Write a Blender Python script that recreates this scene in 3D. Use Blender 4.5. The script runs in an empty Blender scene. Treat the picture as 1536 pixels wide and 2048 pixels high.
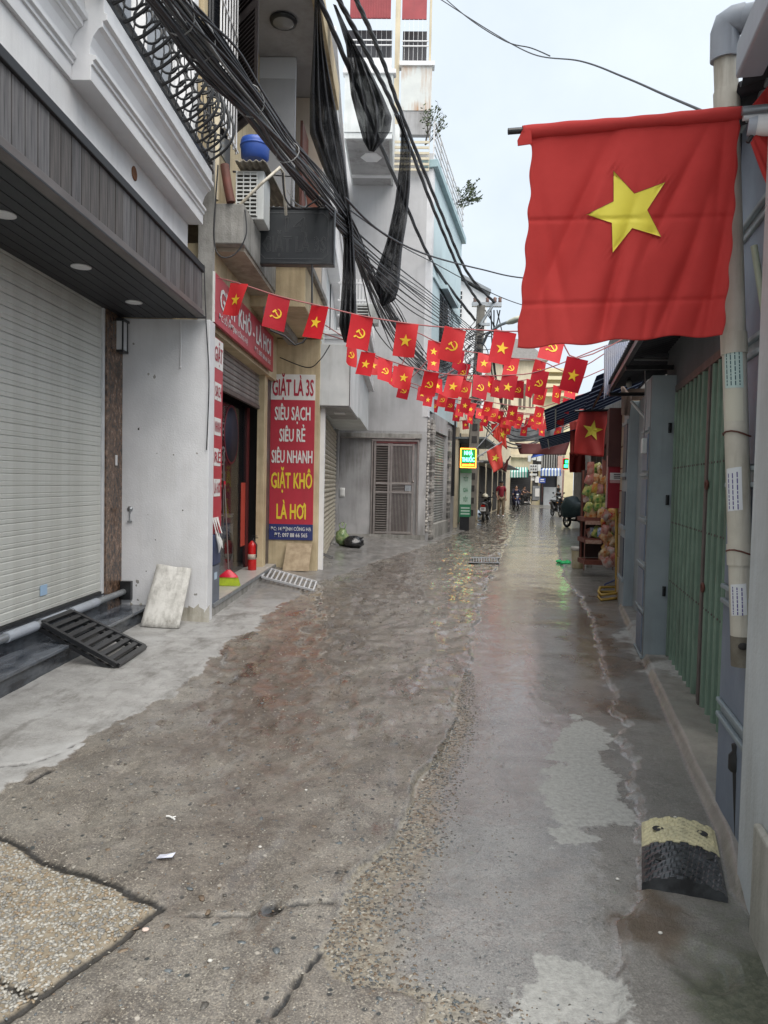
import bpy, bmesh, math, random
import numpy as np
from math import sin, cos, pi, radians, atan, atan2, sqrt
from mathutils import Vector, Matrix
random.seed(7); np.random.seed(7)
SC = bpy.context.scene
COL = SC.collection
# ------------------------------------------------------------------ camera
FPX, PITCH, ROLL, YAW, EYE = 1440.0, atan(59/1440), radians(1.2), atan(37/1440), 1.6
def _yaw(v):
    c, s = cos(YAW), sin(YAW)
    return Vector((v[0]*c - v[1]*s, v[0]*s + v[1]*c, v[2]))
CF = _yaw((0, cos(PITCH), -sin(PITCH))); _R0 = _yaw((1, 0, 0)); _U0 = _yaw((0, sin(PITCH), cos(PITCH)))
CR = cos(ROLL)*_R0 + sin(ROLL)*_U0
CU = cos(ROLL)*_U0 - sin(ROLL)*_R0
cam = bpy.data.cameras.new('camera'); camo = bpy.data.objects.new('camera', cam); COL.objects.link(camo)
cam.sensor_fit = 'VERTICAL'; cam.sensor_height = 24.0; cam.lens = FPX/2048*24.0
cam.clip_start = 0.05; cam.clip_end = 2000
m = Matrix((CR, CU, -CF)).transposed().to_4x4(); m.translation = (0, 0, EYE)
camo.matrix_world = m
SC.camera = camo
# ------------------------------------------------------------------ sky, sun, exposure
SUN_EL, SUN_ROT = radians(58), radians(150)
W = bpy.data.worlds.new('World'); SC.world = W; W.use_nodes = True
wn, wl = W.node_tree.nodes, W.node_tree.links
bg = wn['Background']
sky = wn.new('ShaderNodeTexSky'); sky.sky_type = 'NISHITA'; sky.sun_disc = False
sky.sun_elevation = SUN_EL; sky.sun_rotation = SUN_ROT
sky.air_density = 1.0; sky.dust_density = 4.0; sky.ozone_density = 1.0
hs = wn.new('ShaderNodeHueSaturation'); hs.inputs['Saturation'].default_value = 0.5
wl.new(sky.outputs[0], hs.inputs['Color'])
# thin even overcast: soft cloud tone mixed over the clear sky
tc = wn.new('ShaderNodeTexCoord'); nz = wn.new('ShaderNodeTexNoise')
nz.inputs['Scale'].default_value = 2.2; nz.inputs['Detail'].default_value = 6; nz.inputs['Roughness'].default_value = .55
wl.new(tc.outputs['Generated'], nz.inputs['Vector'])
cr = wn.new('ShaderNodeValToRGB')
cr.color_ramp.elements[0].position = .3; cr.color_ramp.elements[0].color = (4.0, 4.55, 5.15, 1)
cr.color_ramp.elements[1].position = .72; cr.color_ramp.elements[1].color = (5.6, 6.15, 6.6, 1)
wl.new(nz.outputs['Fac'], cr.inputs['Fac'])
mx = wn.new('ShaderNodeMix'); mx.data_type = 'RGBA'; mx.inputs[0].default_value = .82
wl.new(hs.outputs[0], mx.inputs[6]); wl.new(cr.outputs[0], mx.inputs[7])
wl.new(mx.outputs[2], bg.inputs['Color']); bg.inputs['Strength'].default_value = 0.105
sl = bpy.data.lights.new('sun', 'SUN'); sl.energy = 2.2; sl.angle = radians(60); sl.color = (1, .945, .87)
so = bpy.data.objects.new('sun', sl); COL.objects.link(so)
_sd = Vector((sin(SUN_ROT)*cos(SUN_EL), cos(SUN_ROT)*cos(SUN_EL), sin(SUN_EL)))
so.rotation_euler = _sd.to_track_quat('Z', 'Y').to_euler()
SC.view_settings.view_transform = 'Standard'; SC.view_settings.look = 'None'
SC.view_settings.exposure = 0.92; SC.view_settings.gamma = 1; SC.view_settings.use_curve_mapping = False
SC.render.engine = 'CYCLES'
SC.cycles.max_bounces = 8; SC.cycles.diffuse_bounces = 5; SC.cycles.use_denoising = True
# ------------------------------------------------------------------ pixel helpers (photo pixels -> world points)
def ray(x, y): x, y = float(x), float(y); return CF + (x-768)/FPX*CR + (1024-y)/FPX*CU
def at(x, y, Y): d = ray(x, y); return Vector((0, 0, EYE)) + d*(Y/d.y)
def atX(x, y, X): d = ray(x, y); return Vector((0, 0, EYE)) + d*(X/d.x)
def gnd(x, y, z=0.0): d = ray(x, y); return Vector((0, 0, EYE)) + d*((z-EYE)/d.z)
# right-hand street frame: t along the wall, s out into the street
RU, RN, RO = Vector((.2041, .979, 0)), Vector((-.979, .2041, 0)), Vector((1.021, 0, 0))
def RF(t, s, z): return RO + t*RU + s*RN + Vector((0, 0, z))
def frame(o, u, n): 
    o, u, n = Vector(o), Vector(u).normalized(), Vector(n).normalized()
    return lambda a, b, c: o + a*u + b*n + Vector((0, 0, c))
def onR(x, y, s=0.0):      # photo pixel -> (t, z) on the right wall plane offset s
    d = ray(x, y); o = Vector((0, 0, EYE)); k = ((RO + s*RN - o).dot(RN))/d.dot(RN); p = o + d*k
    return ((p-RO).dot(RU), p.z)
# ------------------------------------------------------------------ mesh collector
ORG = {}
class MB:
    def __init__(s): s.v = []; s.f = []; s.mi = []; s.sm = []
    def add(s, vs, fs, smooth=False, mi=0):
        b = len(s.v); s.v += [tuple(p) for p in vs]
        for f in fs: s.f.append(tuple(b+i for i in f)); s.sm.append(smooth); s.mi.append(mi)
        return s
    def box(s, a0, a1, b0, b1, c0, c1, F=None, mi=0):
        P = [(a, b, c) for c in (c0, c1) for b in (b0, b1) for a in (a0, a1)]
        if F: P = [F(*p) for p in P]
        return s.add(P, [(0,2,3,1),(4,5,7,6),(0,1,5,4),(2,6,7,3),(0,4,6,2),(1,3,7,5)], mi=mi)
    def hexa(s, p): # 8 points: bottom 4, top 4
        return s.add(p, [(3,2,1,0),(4,5,6,7),(0,1,5,4),(1,2,6,5),(2,3,7,6),(3,0,4,7)])
    def slab(s, quad, n):  # thin solid from a quad + thickness vector
        q = [Vector(p) for p in quad]; n = Vector(n)
        k = len(q); vs = q + [p+n for p in q]
        return s.add(vs, [tuple(range(k))[::-1], tuple(range(k, 2*k))] + [(i, (i+1) % k, (i+1) % k+k, i+k) for i in range(k)])
    def prism(s, poly, b0, b1, F): # poly of (a,c), extruded along b through F(a,b,c)
        k = len(poly); vs = [F(a, b0, c) for a, c in poly] + [F(a, b1, c) for a, c in poly]
        return s.add(vs, [tuple(range(k)), tuple(range(k, 2*k))[::-1]] + [(i, i+k, (i+1) % k+k, (i+1) % k) for i in range(k)])
    def tube(s, path, r, n=6, closed=False, caps=True):
        P = [Vector(p) for p in path]; K = len(P)
        if K < 2: return s
        rr = r if isinstance(r, (list, tuple)) else [r]*K
        vs = []; ref = None
        for i in range(K):
            if closed: d = P[(i+1) % K]-P[i-1]
            else: d = P[min(i+1, K-1)]-P[max(i-1, 0)]
            if d.length < 1e-9: d = Vector((0, 0, 1))
            d.normalize()
            if ref is None or abs(ref.dot(d)) > .99:
                ref = Vector((0, 0, 1)) if abs(d.z) < .9 else Vector((1, 0, 0))
            x = (ref - d*ref.dot(d)).normalized(); y = d.cross(x); ref = x
            for j in range(n):
                a = 2*pi*j/n; vs.append(P[i] + rr[i]*(cos(a)*x + sin(a)*y))
        fs = []
        for i in range(K if closed else K-1):
            for j in range(n):
                a, b = i*n+j, i*n+(j+1) % n; c, d2 = ((i+1) % K)*n+(j+1) % n, ((i+1) % K)*n+j
                fs.append((a, b, c, d2))
        s.add(vs, fs, smooth=n > 4)
        if caps and not closed:
            s.add(vs[:n], [tuple(range(n))[::-1]]); s.add(vs[-n:], [tuple(range(n))])
        return s
    def lathe(s, prof, o, n=16, ax=None, smooth=True):  # prof (r,h) about axis ax through o
        o = Vector(o); z = Vector(ax or (0, 0, 1)).normalized()
        x = (Vector((1, 0, 0)) if abs(z.x) < .9 else Vector((0, 1, 0))); x = (x - z*x.dot(z)).normalized(); y = z.cross(x)
        vs = []; fs = []
        for r, h in prof:
            for j in range(n): a = 2*pi*j/n; vs.append(o + z*h + r*(cos(a)*x + sin(a)*y))
        for i in range(len(prof)-1):
            for j in range(n): fs.append((i*n+j, i*n+(j+1) % n, (i+1)*n+(j+1) % n, (i+1)*n+j))
        s.add(vs, fs, smooth=smooth)
        if prof[0][0] > 1e-6: s.add(vs[:n], [tuple(range(n))[::-1]])
        if prof[-1][0] > 1e-6: s.add(vs[-n:], [tuple(range(n))])
        return s
    def ball(s, o, rx, ry=None, rz=None, n=10, k=6, F=None, noise=0):
        ry = ry or rx; rz = rz or rx; o = Vector(o); vs = []; fs = []
        for i in range(k+1):
            a = pi*i/k
            for j in range(n):
                b = 2*pi*j/n; q = 1 + (random.uniform(-noise, noise) if noise else 0)
                p = Vector((rx*sin(a)*cos(b)*q, ry*sin(a)*sin(b)*q, -rz*cos(a)*q))
                vs.append(o + (F @ p if F else p))
        for i in range(k):
            for j in range(n): fs.append((i*n+j, i*n+(j+1) % n, (i+1)*n+(j+1) % n, (i+1)*n+j))
        return s.add(vs, fs, smooth=True)
    def loft(s, rings, cap=True, smooth=True):
        n = len(rings[0]); vs = [p for r in rings for p in r]; fs = []
        for i in range(len(rings)-1):
            for j in range(n): fs.append((i*n+j, i*n+(j+1) % n, (i+1)*n+(j+1) % n, (i+1)*n+j))
        s.add(vs, fs, smooth=smooth)
        if cap: s.add(rings[0], [tuple(range(n))[::-1]]); s.add(rings[-1], [tuple(range(n))])
        return s
    def grid(s, fn, nu, nv, smooth=True, thick=0):
        vs = [Vector(fn(i/nu, j/nv)) for j in range(nv+1) for i in range(nu+1)]
        fs = [(j*(nu+1)+i, j*(nu+1)+i+1, (j+1)*(nu+1)+i+1, (j+1)*(nu+1)+i) for j in range(nv) for i in range(nu)]
        return s.add(vs, fs, smooth=smooth)
    def mesh(s, name, mat, org=(0, 0, 0)):
        me = bpy.data.meshes.new(name); o = Vector(org)
        me.from_pydata([tuple(Vector(p)-o) for p in s.v], [], s.f)
        for mm in (mat if isinstance(mat, (list, tuple)) else [mat]): me.materials.append(mm)
        me.polygons.foreach_set('use_smooth', s.sm); me.polygons.foreach_set('material_index', s.mi)
        bm = bmesh.new(); bm.from_mesh(me); bmesh.ops.recalc_face_normals(bm, faces=bm.faces); bm.to_mesh(me); bm.free()
        me.update(); return me
    def build(s, name, mat, parent=None, bevel=0, label=None, cat=None, group=None, kind=None, solid=0):
        org = ORG.get(root_of(parent).name, (0, 0, 0)) if parent else (0, 0, 0)
        if not parent and not kind and s.v:
            xs = np.array(s.v); org = ((xs[:,0].min()+xs[:,0].max())/2, (xs[:,1].min()+xs[:,1].max())/2, xs[:,2].min())
        me = s.mesh(name, mat, org)
        o = bpy.data.objects.new(name, me); COL.objects.link(o)
        if parent: o.parent = parent
        else: o.location = org; ORG[o.name] = Vector(org)
        if bevel:
            b = o.modifiers.new('bevel', 'BEVEL'); b.width = bevel; b.segments = 2; b.limit_method = 'ANGLE'
        if solid:
            b = o.modifiers.new('solid', 'SOLIDIFY'); b.thickness = solid; b.offset = 0
        tag(o, label, cat, group, kind); return o
def root_of(o):
    while o.parent: o = o.parent
    return o
def tag(o, label=None, cat=None, group=None, kind=None):
    if label: o['label'] = label
    if cat: o['category'] = cat
    if group: o['group'] = group
    if kind: o['kind'] = kind
    return o
def thing(name, label, cat, loc=(0, 0, 0), group=None):
    o = bpy.data.objects.new(name, None); COL.objects.link(o); o.location = loc; o.empty_display_size = .1
    ORG[o.name] = Vector(loc); return tag(o, label, cat, group)
def share(src, name, loc=None, parent=None):   # another object on the same mesh
    o = bpy.data.objects.new(name, src.data); COL.objects.link(o); o.parent = parent or src.parent
    if loc is not None: o.location = loc
    return o
def copy_tree(root, loc, rz=None, label=None):
    def cp(o, par):
        c = o.copy(); COL.objects.link(c); c.parent = par
        for ch in o.children: cp(ch, c)
        return c
    r = cp(root, None); r.location = loc
    if rz is not None: r.rotation_euler = (0, 0, rz)
    if label: r['label'] = label
    ORG[r.name] = Vector(loc)
    return r
def lerp(a, b, t): return a + (b-a)*t
def poly_at(pts, x):
    return float(np.interp(x, [p[0] for p in pts], [p[1] for p in pts]))
# ------------------------------------------------------------------ materials
def rgb(h): 
    h = h.lstrip('#'); c = [int(h[i:i+2], 16)/255 for i in (0, 2, 4)]
    return tuple(x/12.92 if x <= .04045 else ((x+.055)/1.055)**2.4 for x in c)
MATS = {}
def surf(name, c1, c2=None, rough=.7, scale=3.0, bump=.0, bscale=60, grime=0, gcol=(.05, .045, .04), metal=0, stretch=(1, 1, 1),
         spec=.5, gscale=1.6, coat=0, trans=0, alpha=1, emit=0, rvar=.1, detail=5):
    if name in MATS: return MATS[name]
    c1 = rgb(c1) if isinstance(c1, str) else c1; c2 = c1 if c2 is None else (rgb(c2) if isinstance(c2, str) else c2)
    if isinstance(gcol, str): gcol = rgb(gcol)
    m = bpy.data.materials.new(name); m.use_nodes = True; N, L = m.node_tree.nodes, m.node_tree.links
    b = N['Principled BSDF']; tcn = N.new('ShaderNodeTexCoord'); mp = N.new('ShaderNodeMapping')
    mp.inputs['Scale'].default_value = stretch; L.new(tcn.outputs['Object'], mp.inputs['Vector'])
    n1 = N.new('ShaderNodeTexNoise'); n1.inputs['Scale'].default_value = scale; n1.inputs['Detail'].default_value = detail
    n1.inputs['Roughness'].default_value = .62; L.new(mp.outputs[0], n1.inputs['Vector'])
    r1 = N.new('ShaderNodeMapRange'); r1.inputs[1].default_value = .36; r1.inputs[2].default_value = .64
    L.new(n1.outputs['Fac'], r1.inputs[0])
    mx = N.new('ShaderNodeMix'); mx.data_type = 'RGBA'; mx.inputs[6].default_value = (*c1, 1); mx.inputs[7].default_value = (*c2, 1)
    L.new(r1.outputs[0], mx.inputs[0]); col = mx.outputs[2]
    if grime:
        mg = N.new('ShaderNodeMapping'); mg.inputs['Scale'].default_value = (5, 5, .35); L.new(tcn.outputs['Object'], mg.inputs['Vector'])
        n2 = N.new('ShaderNodeTexNoise'); n2.inputs['Scale'].default_value = gscale; n2.inputs['Detail'].default_value = 7; n2.inputs['Roughness'].default_value = .68
        L.new(mg.outputs[0], n2.inputs['Vector'])
        n3 = N.new('ShaderNodeTexNoise'); n3.inputs['Scale'].default_value = 1.3; n3.inputs['Detail'].default_value = 6; L.new(tcn.outputs['Object'], n3.inputs['Vector'])
        mu = N.new('ShaderNodeMath'); mu.operation = 'MULTIPLY'; L.new(n2.outputs['Fac'], mu.inputs[0]); L.new(n3.outputs['Fac'], mu.inputs[1])
        r2 = N.new('ShaderNodeMapRange'); r2.inputs[1].default_value = .22; r2.inputs[2].default_value = .42; r2.inputs[4].default_value = grime
        L.new(mu.outputs[0], r2.inputs[0])
        m2 = N.new('ShaderNodeMix'); m2.data_type = 'RGBA'; L.new(r2.outputs[0], m2.inputs[0]); L.new(col, m2.inputs[6]); m2.inputs[7].default_value = (*gcol, 1)
        col = m2.outputs[2]
    L.new(col, b.inputs['Base Color'])
    if rvar:
        rr = N.new('ShaderNodeMapRange'); rr.inputs[3].default_value = max(.02, rough-rvar); rr.inputs[4].default_value = min(1, rough+rvar)
        L.new(n1.outputs['Fac'], rr.inputs[0]); L.new(rr.outputs[0], b.inputs['Roughness'])
    else: b.inputs['Roughness'].default_value = rough
    b.inputs['Metallic'].default_value = metal; b.inputs['Specular IOR Level'].default_value = spec
    if coat: b.inputs['Coat Weight'].default_value = coat; b.inputs['Coat Roughness'].default_value = .1
    if trans: b.inputs['Transmission Weight'].default_value = trans
    if alpha < 1: b.inputs['Alpha'].default_value = alpha
    if emit: b.inputs['Emission Color'].default_value = (*c1, 1); b.inputs['Emission Strength'].default_value = emit
    if bump:
        nb = N.new('ShaderNodeTexNoise'); nb.inputs['Scale'].default_value = bscale; nb.inputs['Detail'].default_value = 4
        L.new(mp.outputs[0], nb.inputs['Vector'])
        bp = N.new('ShaderNodeBump'); bp.inputs['Strength'].default_value = bump; bp.inputs['Distance'].default_value = .01
        L.new(nb.outputs['Fac'], bp.inputs['Height']); L.new(bp.outputs[0], b.inputs['Normal'])
    MATS[name] = m; return m
white_paint = surf('white_paint', (.78, .78, .78), (.70, .70, .71), .55, 2.5, .12, 90, .28, (.34, .33, .31))
white_trim = surf('white_trim', (.75, .75, .755), (.67, .67, .685), .5, 2, .06, 80, .10, (.4, .39, .37))
lilac_wall = surf('lilac_wall', (.72, .725, .745), (.63, .635, .655), .7, 2.0, .3, 70, .28, (.42, .40, .37))
grey_wall = surf('grey_wall', (.42, .415, .42), (.32, .32, .325), .8, 1.2, .35, 50, .75, (.16, .15, .14))
cement = surf('cement', (.36, .35, .33), (.24, .235, .22), .85, 4, .5, 60, .75, (.09, .085, .075))
cream_wall = surf('cream_wall', (.62, .52, .34), (.50, .40, .25), .75, 2.5, .3, 60, .6, (.20, .15, .09))
cream_far = surf('cream_far', (.66, .58, .42), (.55, .48, .35), .8, 1.2, .2, 30, .5, (.28, .23, .16))
blue_wall = surf('blue_wall', (.50, .62, .65), (.45, .56, .60), .7, .8, .2, 40, .3, (.3, .38, .4))
pillar_blue = surf('pillar_blue', (.33, .385, .415), (.275, .325, .355), .6, 2, .15, 60, .5, (.17, .175, .165))
panel_blue = surf('panel_blue', (.20, .245, .32), (.16, .20, .265), .5, 2.5, .1, 60, .3, (.12, .14, .18))
panel_dark = surf('panel_dark', (.06, .08, .12), (.05, .065, .10), .45, 3)
off_white = surf('off_white', (.66, .68, .68), (.55, .58, .58), .6, 2.2, .2, 60, .4, (.3, .29, .26))
black_paint = surf('black_paint', (.012, .013, .015), (.02, .021, .023), .32, 20, .05, 200)
black_rubber = surf('black_rubber', (.014, .014, .015), (.03, .03, .03), .62, 6)
dark_marble = surf('dark_marble', (.016, .019, .025), (.10, .112, .13), .22, 9, 0, 60, .25, (.14, .14, .14), stretch=(1, .35, 1.2))
brown_marble = surf('brown_marble', (.03, .018, .013), (.22, .135, .09), .25, 24, .05, 40, .6, (.03, .02, .015), stretch=(1, 1, .7))
wood_dark = surf('wood_dark', (.045, .041, .041), (.14, .128, .128), .55, 16, .3, 40, stretch=(1.5, 3.5, .22))
wood_trim = surf('wood_trim', (.15, .13, .125), (.11, .095, .09), .5, 6, .1, 60, stretch=(1, .3, 1))
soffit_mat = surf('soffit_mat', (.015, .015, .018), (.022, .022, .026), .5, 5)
shutter_white = surf('shutter_white', (.60, .605, .57), (.52, .53, .50), .42, 1.2, .03, 60, .45, (.33, .32, .28))
shutter_beige = surf('shutter_beige', (.50, .46, .37), (.42, .38, .30), .5, 3, .05, 60, .5, (.2, .17, .12))
shutter_grey = surf('shutter_grey', (.30, .30, .29), (.22, .22, .215), .5, 3, .05, 60, .3, (.1, .1, .1))
steel = surf('steel', (.46, .41, .38), (.36, .32, .30), .35, 5, 0, 60, metal=1)
galv = surf('galv', (.42, .44, .46), (.30, .32, .34), .45, 8, .1, 80, metal=.7)
alu = surf('alu', (.62, .63, .65), (.5, .51, .53), .4, 6)
brown_metal = surf('brown_metal', (.12, .10, .095), (.085, .07, .065), .5, 6, .1, 60, .3, (.16, .09, .05))
rust_red = surf('rust_red', (.16, .05, .035), (.09, .035, .025), .65, 6, .2, 60)
gate_green = surf('gate_green', (.20, .295, .23), (.155, .235, .18), .5, 4, .08, 80, .7, (.07, .075, .06))
glass_dark = surf('glass_dark', (.012, .014, .018), (.02, .022, .026), .06, 2, rvar=0)
glass_clear = surf('glass_clear', (.8, .85, .85), None, .03, 2, rvar=0, trans=1)
red_sign = surf('red_sign', (.50, .035, .06), (.44, .03, .05), .4, 3, grime=.25, gcol=(.3, .04, .05))
red_board = surf('red_board', (.36, .03, .05), (.30, .025, .04), .45, 3)
white_print = surf('white_print', (.78, .78, .76), (.72, .72, .70), .5, 8)
yellow_print = surf('yellow_print', (.80, .62, .05), (.74, .56, .04), .5, 8)
red_print = surf('red_print', (.42, .02, .05), None, .5)
navy_print = surf('navy_print', (.025, .035, .14), (.03, .04, .15), .45)
flag_red = None
flag_yellow = surf('flag_yellow', (.86, .55, .03), (.80, .50, .03), .6, 5)
cloth_star = surf('cloth_star', (.78, .68, .07), (.72, .62, .06), .6, 6, .15, 400)
pvc = surf('pvc', (.60, .57, .49), (.48, .45, .38), .5, 4, .1, 60, .95, (.17, .125, .075), gscale=2.6)
pvc_grey = surf('pvc_grey', (.38, .41, .46), (.33, .36, .41), .45, 4, .05, 60, .3, (.2, .2, .2))
cable_black = surf('cable_black', (.016, .016, .019), (.034, .034, .038), .5, 10)
cable_grey = surf('cable_grey', (.28, .28, .28), (.2, .2, .2), .55, 10)
def translucent(name, c1, c2, fac, scale=4, rough=.6, bump=.1, bscale=400, grime=0):
    m = surf(name, c1, c2, rough, scale, bump, bscale, grime); N, L = m.node_tree.nodes, m.node_tree.links
    b, o = N['Principled BSDF'], N['Material Output']; t = N.new('ShaderNodeBsdfTranslucent'); x = N.new('ShaderNodeMixShader'); x.inputs[0].default_value = fac
    L.new(b.inputs['Base Color'].links[0].from_socket, t.inputs['Color']); L.new(b.outputs[0], x.inputs[1]); L.new(t.outputs[0], x.inputs[2]); L.new(x.outputs[0], o.inputs['Surface']); return m
flag_red = translucent('flag_red', (.70, .014, .026), (.62, .012, .022), .3, 5, .6); flag_reds = [flag_red, translucent('flag_red_deep', (.58, .012, .03), (.50, .010, .024), .3, 5, .6), translucent('flag_red_faded', (.74, .035, .04), (.66, .028, .034), .3, 5, .6)]
roof_light = translucent('roof_light', (.42, .47, .56), (.30, .35, .44), .5, 5, .5)
net_black = None
skin_mat = surf('skin_mat', (.42, .24, .16), (.38, .21, .14), .55, 8)
hair_mat = surf('hair_mat', (.012, .01, .01), (.02, .018, .016), .5, 30)
teal_cover = surf('teal_cover', (.045, .085, .09), (.03, .06, .068), .6, 4, .2, 20)
plate_white = surf('plate_white', (.75, .75, .74), None, .4)
dark_fill = surf('dark_fill', (.03, .028, .027), (.045, .042, .04), .8, 2)
tile_tan = surf('tile_tan', (.42, .34, .24), (.34, .27, .18), .5, 6, .1, 30, .5, (.16, .12, .09))
plastic_blue = surf('plastic_blue', (.03, .09, .38), (.025, .075, .33), .4, 3)
plastic_navy = surf('plastic_navy', (.03, .05, .13), (.02, .035, .09), .45, 3, grime=.4, gcol=(.12, .12, .13))
stone_grey = surf('stone_grey', (.34, .32, .30), (.20, .19, .18), .85, 6, .6, 40)
foam_board = surf('foam_board', (.62, .61, .58), (.52, .51, .48), .7, 3, .4, 25, .85, (.17, .16, .14), gscale=3.5)
def net_mat():
    m = bpy.data.materials.new('net_black'); m.use_nodes = True; N, L = m.node_tree.nodes, m.node_tree.links
    b = N['Principled BSDF']; b.inputs['Base Color'].default_value = (.026, .028, .034, 1); b.inputs['Roughness'].default_value = .8
    tcn = N.new('ShaderNodeTexCoord'); n = N.new('ShaderNodeTexNoise'); n.inputs['Scale'].default_value = 3; n.inputs['Detail'].default_value = 5
    L.new(tcn.outputs['Object'], n.inputs['Vector']); r = N.new('ShaderNodeMapRange'); r.inputs[1].default_value = .35; r.inputs[2].default_value = .6
    r.inputs[3].default_value = .62; r.inputs[4].default_value = .94
    L.new(n.outputs['Fac'], r.inputs[0]); L.new(r.outputs[0], b.inputs['Alpha']); return m
net_black = net_mat()
# ------------------------------------------------------------------ lettering
_tc = {}
def text(s, o, ex, ey, h, mat, parent, width=None, name='lettering', bold=.012, depth=.002, xs=.75, label=None):
    """lettering centred on o, ex/ey unit vectors, cap height h"""
    horns = [i for i, ch in enumerate(s) if ch == 'Ơ']; s = s.replace('Ơ', 'O')
    c = bpy.data.curves.new('text_curve', 'FONT'); c.body = s; c.align_x = 'CENTER'; c.resolution_u = 2
    t = bpy.data.objects.new('text_tmp', c); COL.objects.link(t)
    dg = bpy.context.evaluated_depsgraph_get(); me = bpy.data.meshes.new_from_object(t.evaluated_get(dg))
    k = h/.70; V = [v.co.copy() for v in me.vertices]; w0 = max(v.x for v in V)-min(v.x for v in V)
    kx = (width/w0) if width else k*xs
    o, ex, ey = Vector(o), Vector(ex).normalized(), Vector(ey).normalized(); ez = ex.cross(ey)
    mid = (max(v.x for v in V)+min(v.x for v in V))/2
    b = MB()
    for q_, (sx, sy) in enumerate(((0, 0), (-1, 0), (1, 0), (-.5, .6), (.5, -.6))):   # heavier strokes: overlapping prints
        b.add([o + ex*((v.x-mid+sx*bold)*kx) + ey*((v.y+sy*bold)*k - h/2) + ez*(depth+.00025*q_) for v in V], [tuple(p.vertices) for p in me.polygons])
    for i in horns:      # the horn of the letter O-horn, built by hand beside the O
        c.align_x = 'LEFT'; ws = []
        for part in (s, s[:i+1]):
            c.body = part; m2 = bpy.data.meshes.new_from_object(t.evaluated_get(bpy.context.evaluated_depsgraph_get())); ws.append((min(v.co.x for v in m2.vertices), max(v.co.x for v in m2.vertices))); bpy.data.meshes.remove(m2)
        xr = ws[1][1]-(ws[0][0]+ws[0][1])/2
        pts = [(-.10, .60), (-.01, .66), (.03, .76), (.14, .76), (.12, .64), (.02, .54), (-.06, .50)]
        b.add([o + ex*((xr+px_)*kx) + ey*(py_*k - h/2) + ez*(depth+.0012) for px_, py_ in pts], [tuple(range(len(pts)))])
    bpy.data.objects.remove(t); bpy.data.curves.remove(c); bpy.data.meshes.remove(me)
    q = b.build(name, mat, parent)
    if label: q['label'] = label
    return q
# ================================================================== GROUND
def _vn(x, y, seed):
    xi, yi = np.floor(x).astype(np.int64), np.floor(y).astype(np.int64); fx, fy = x-xi, y-yi
    fx, fy = fx*fx*(3-2*fx), fy*fy*(3-2*fy)
    def h(a, b):
        n = (a*374761393 + b*668265263 + seed*2147483647) & 0xffffffff
        n = ((n ^ (n >> 13))*1274126177) & 0xffffffff
        return ((n ^ (n >> 16)) & 0xffff)/65535.0
    return (h(xi, yi)*(1-fx)+h(xi+1, yi)*fx)*(1-fy) + (h(xi, yi+1)*(1-fx)+h(xi+1, yi+1)*fx)*fy
def fbm(x, y, sc, seed=0, oct=4):
    s = 0; a = .5; t = 0
    for o in range(oct): s = s + a*_vn(x*sc, y*sc, seed+o*17); t += a; a *= .5; sc *= 2.03
    return s/t
def gpts(px): return [tuple(gnd(*p).xy) for p in px]
lane_edge = gpts([(850,2048),(850,2010),(800,1985),(720,1975),(665,1950),(640,1890),(655,1845),(700,1770),(745,1720),(780,1690),(835,1575),(870,1510),(905,1440),(912,1400),(940,1290),(945,1265),(957,1215),(968,1190),(980,1160),(1000,1110),(1020,1075),(1032,1045),(1045,1020)])
walkL_edge = gpts([(-420,1800),(0,1600),(60,1560),(180,1500),(290,1425),(380,1370),(440,1310),(520,1250),(560,1215),(640,1168),(700,1145),(790,1112),(845,1096),(915,1068),(945,1056)])
walkR_edge = gpts([(1250,2048),(1262,1900),(1285,1800),(1282,1700),(1278,1640),(1275,1560),(1250,1490),(1238,1430),(1215,1350),(1190,1290),(1178,1235),(1162,1195),(1135,1160),(1122,1120),(1115,1085),(1110,1050),(1105,1020)])
kerb_edge = gpts([(1460,1790),(1440,1690),(1383,1560),(1279,1312),(1235,1215),(1190,1130)])
def by_y(pts, Y):
    p = sorted(pts, key=lambda q: q[1]); return np.interp(Y, [q[1] for q in p], [q[0] for q in p])
def sd_poly(px, X, Y):    # signed distance (positive inside) of polygon
    P = np.array(gpts(px)); d = np.full(X.shape, 1e9); ins = np.zeros(X.shape, bool); n = len(P)
    for i in range(n):
        ax, ay = P[i]; bx, by = P[(i+1) % n]; ex, ey = bx-ax, by-ay
        t = np.clip(((X-ax)*ex+(Y-ay)*ey)/(ex*ex+ey*ey), 0, 1)
        d = np.minimum(d, np.hypot(X-ax-t*ex, Y-ay-t*ey))
        c = ((ay > Y) != (by > Y)) & (X < ex*(Y-ay)/(ey if abs(ey) > 1e-9 else 1e-9)+ax); ins ^= c
    return np.where(ins, d, -d)
def sst(a, b, x): t = np.clip((x-a)/(b-a), 0, 1); return t*t*(3-2*t)
NY, NX = 620, 330
Yr = 1.55*np.exp(np.linspace(0, np.log(66/1.55), NY)); U = np.linspace(0, 1, NX)
XL = np.interp(Yr, [0, 7.7, 8.2, 12.2, 19.6, 26, 40, 66], [-3.15, -3.15, -2.7, -2.6, -2.0, -.2, 1.5, 2.5])
XR = 1.021+.2085*Yr+np.interp(Yr, [0, 8, 30, 66], [.3, .5, 1.5, 4])
Xg = XL[:, None]+(XR-XL)[:, None]*U[None, :]; Yg = np.repeat(Yr[:, None], NX, 1)
w1 = (fbm(Xg, Yg, 3.1, 3)-.5)*.22 + (fbm(Xg, Yg, 16, 5, 3)-.5)*.09
xl = by_y(lane_edge, Yg); sdl = (xl - Xg) + w1*np.clip(Yg/6, .45, 1.2)*.8   # >0 left lane
xw = by_y(walkL_edge, Yg); sdw = (xw - Xg) + w1*1.3
xr = by_y(walkR_edge, Yg); sdr = (Xg - xr) + w1*1.0
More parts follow.
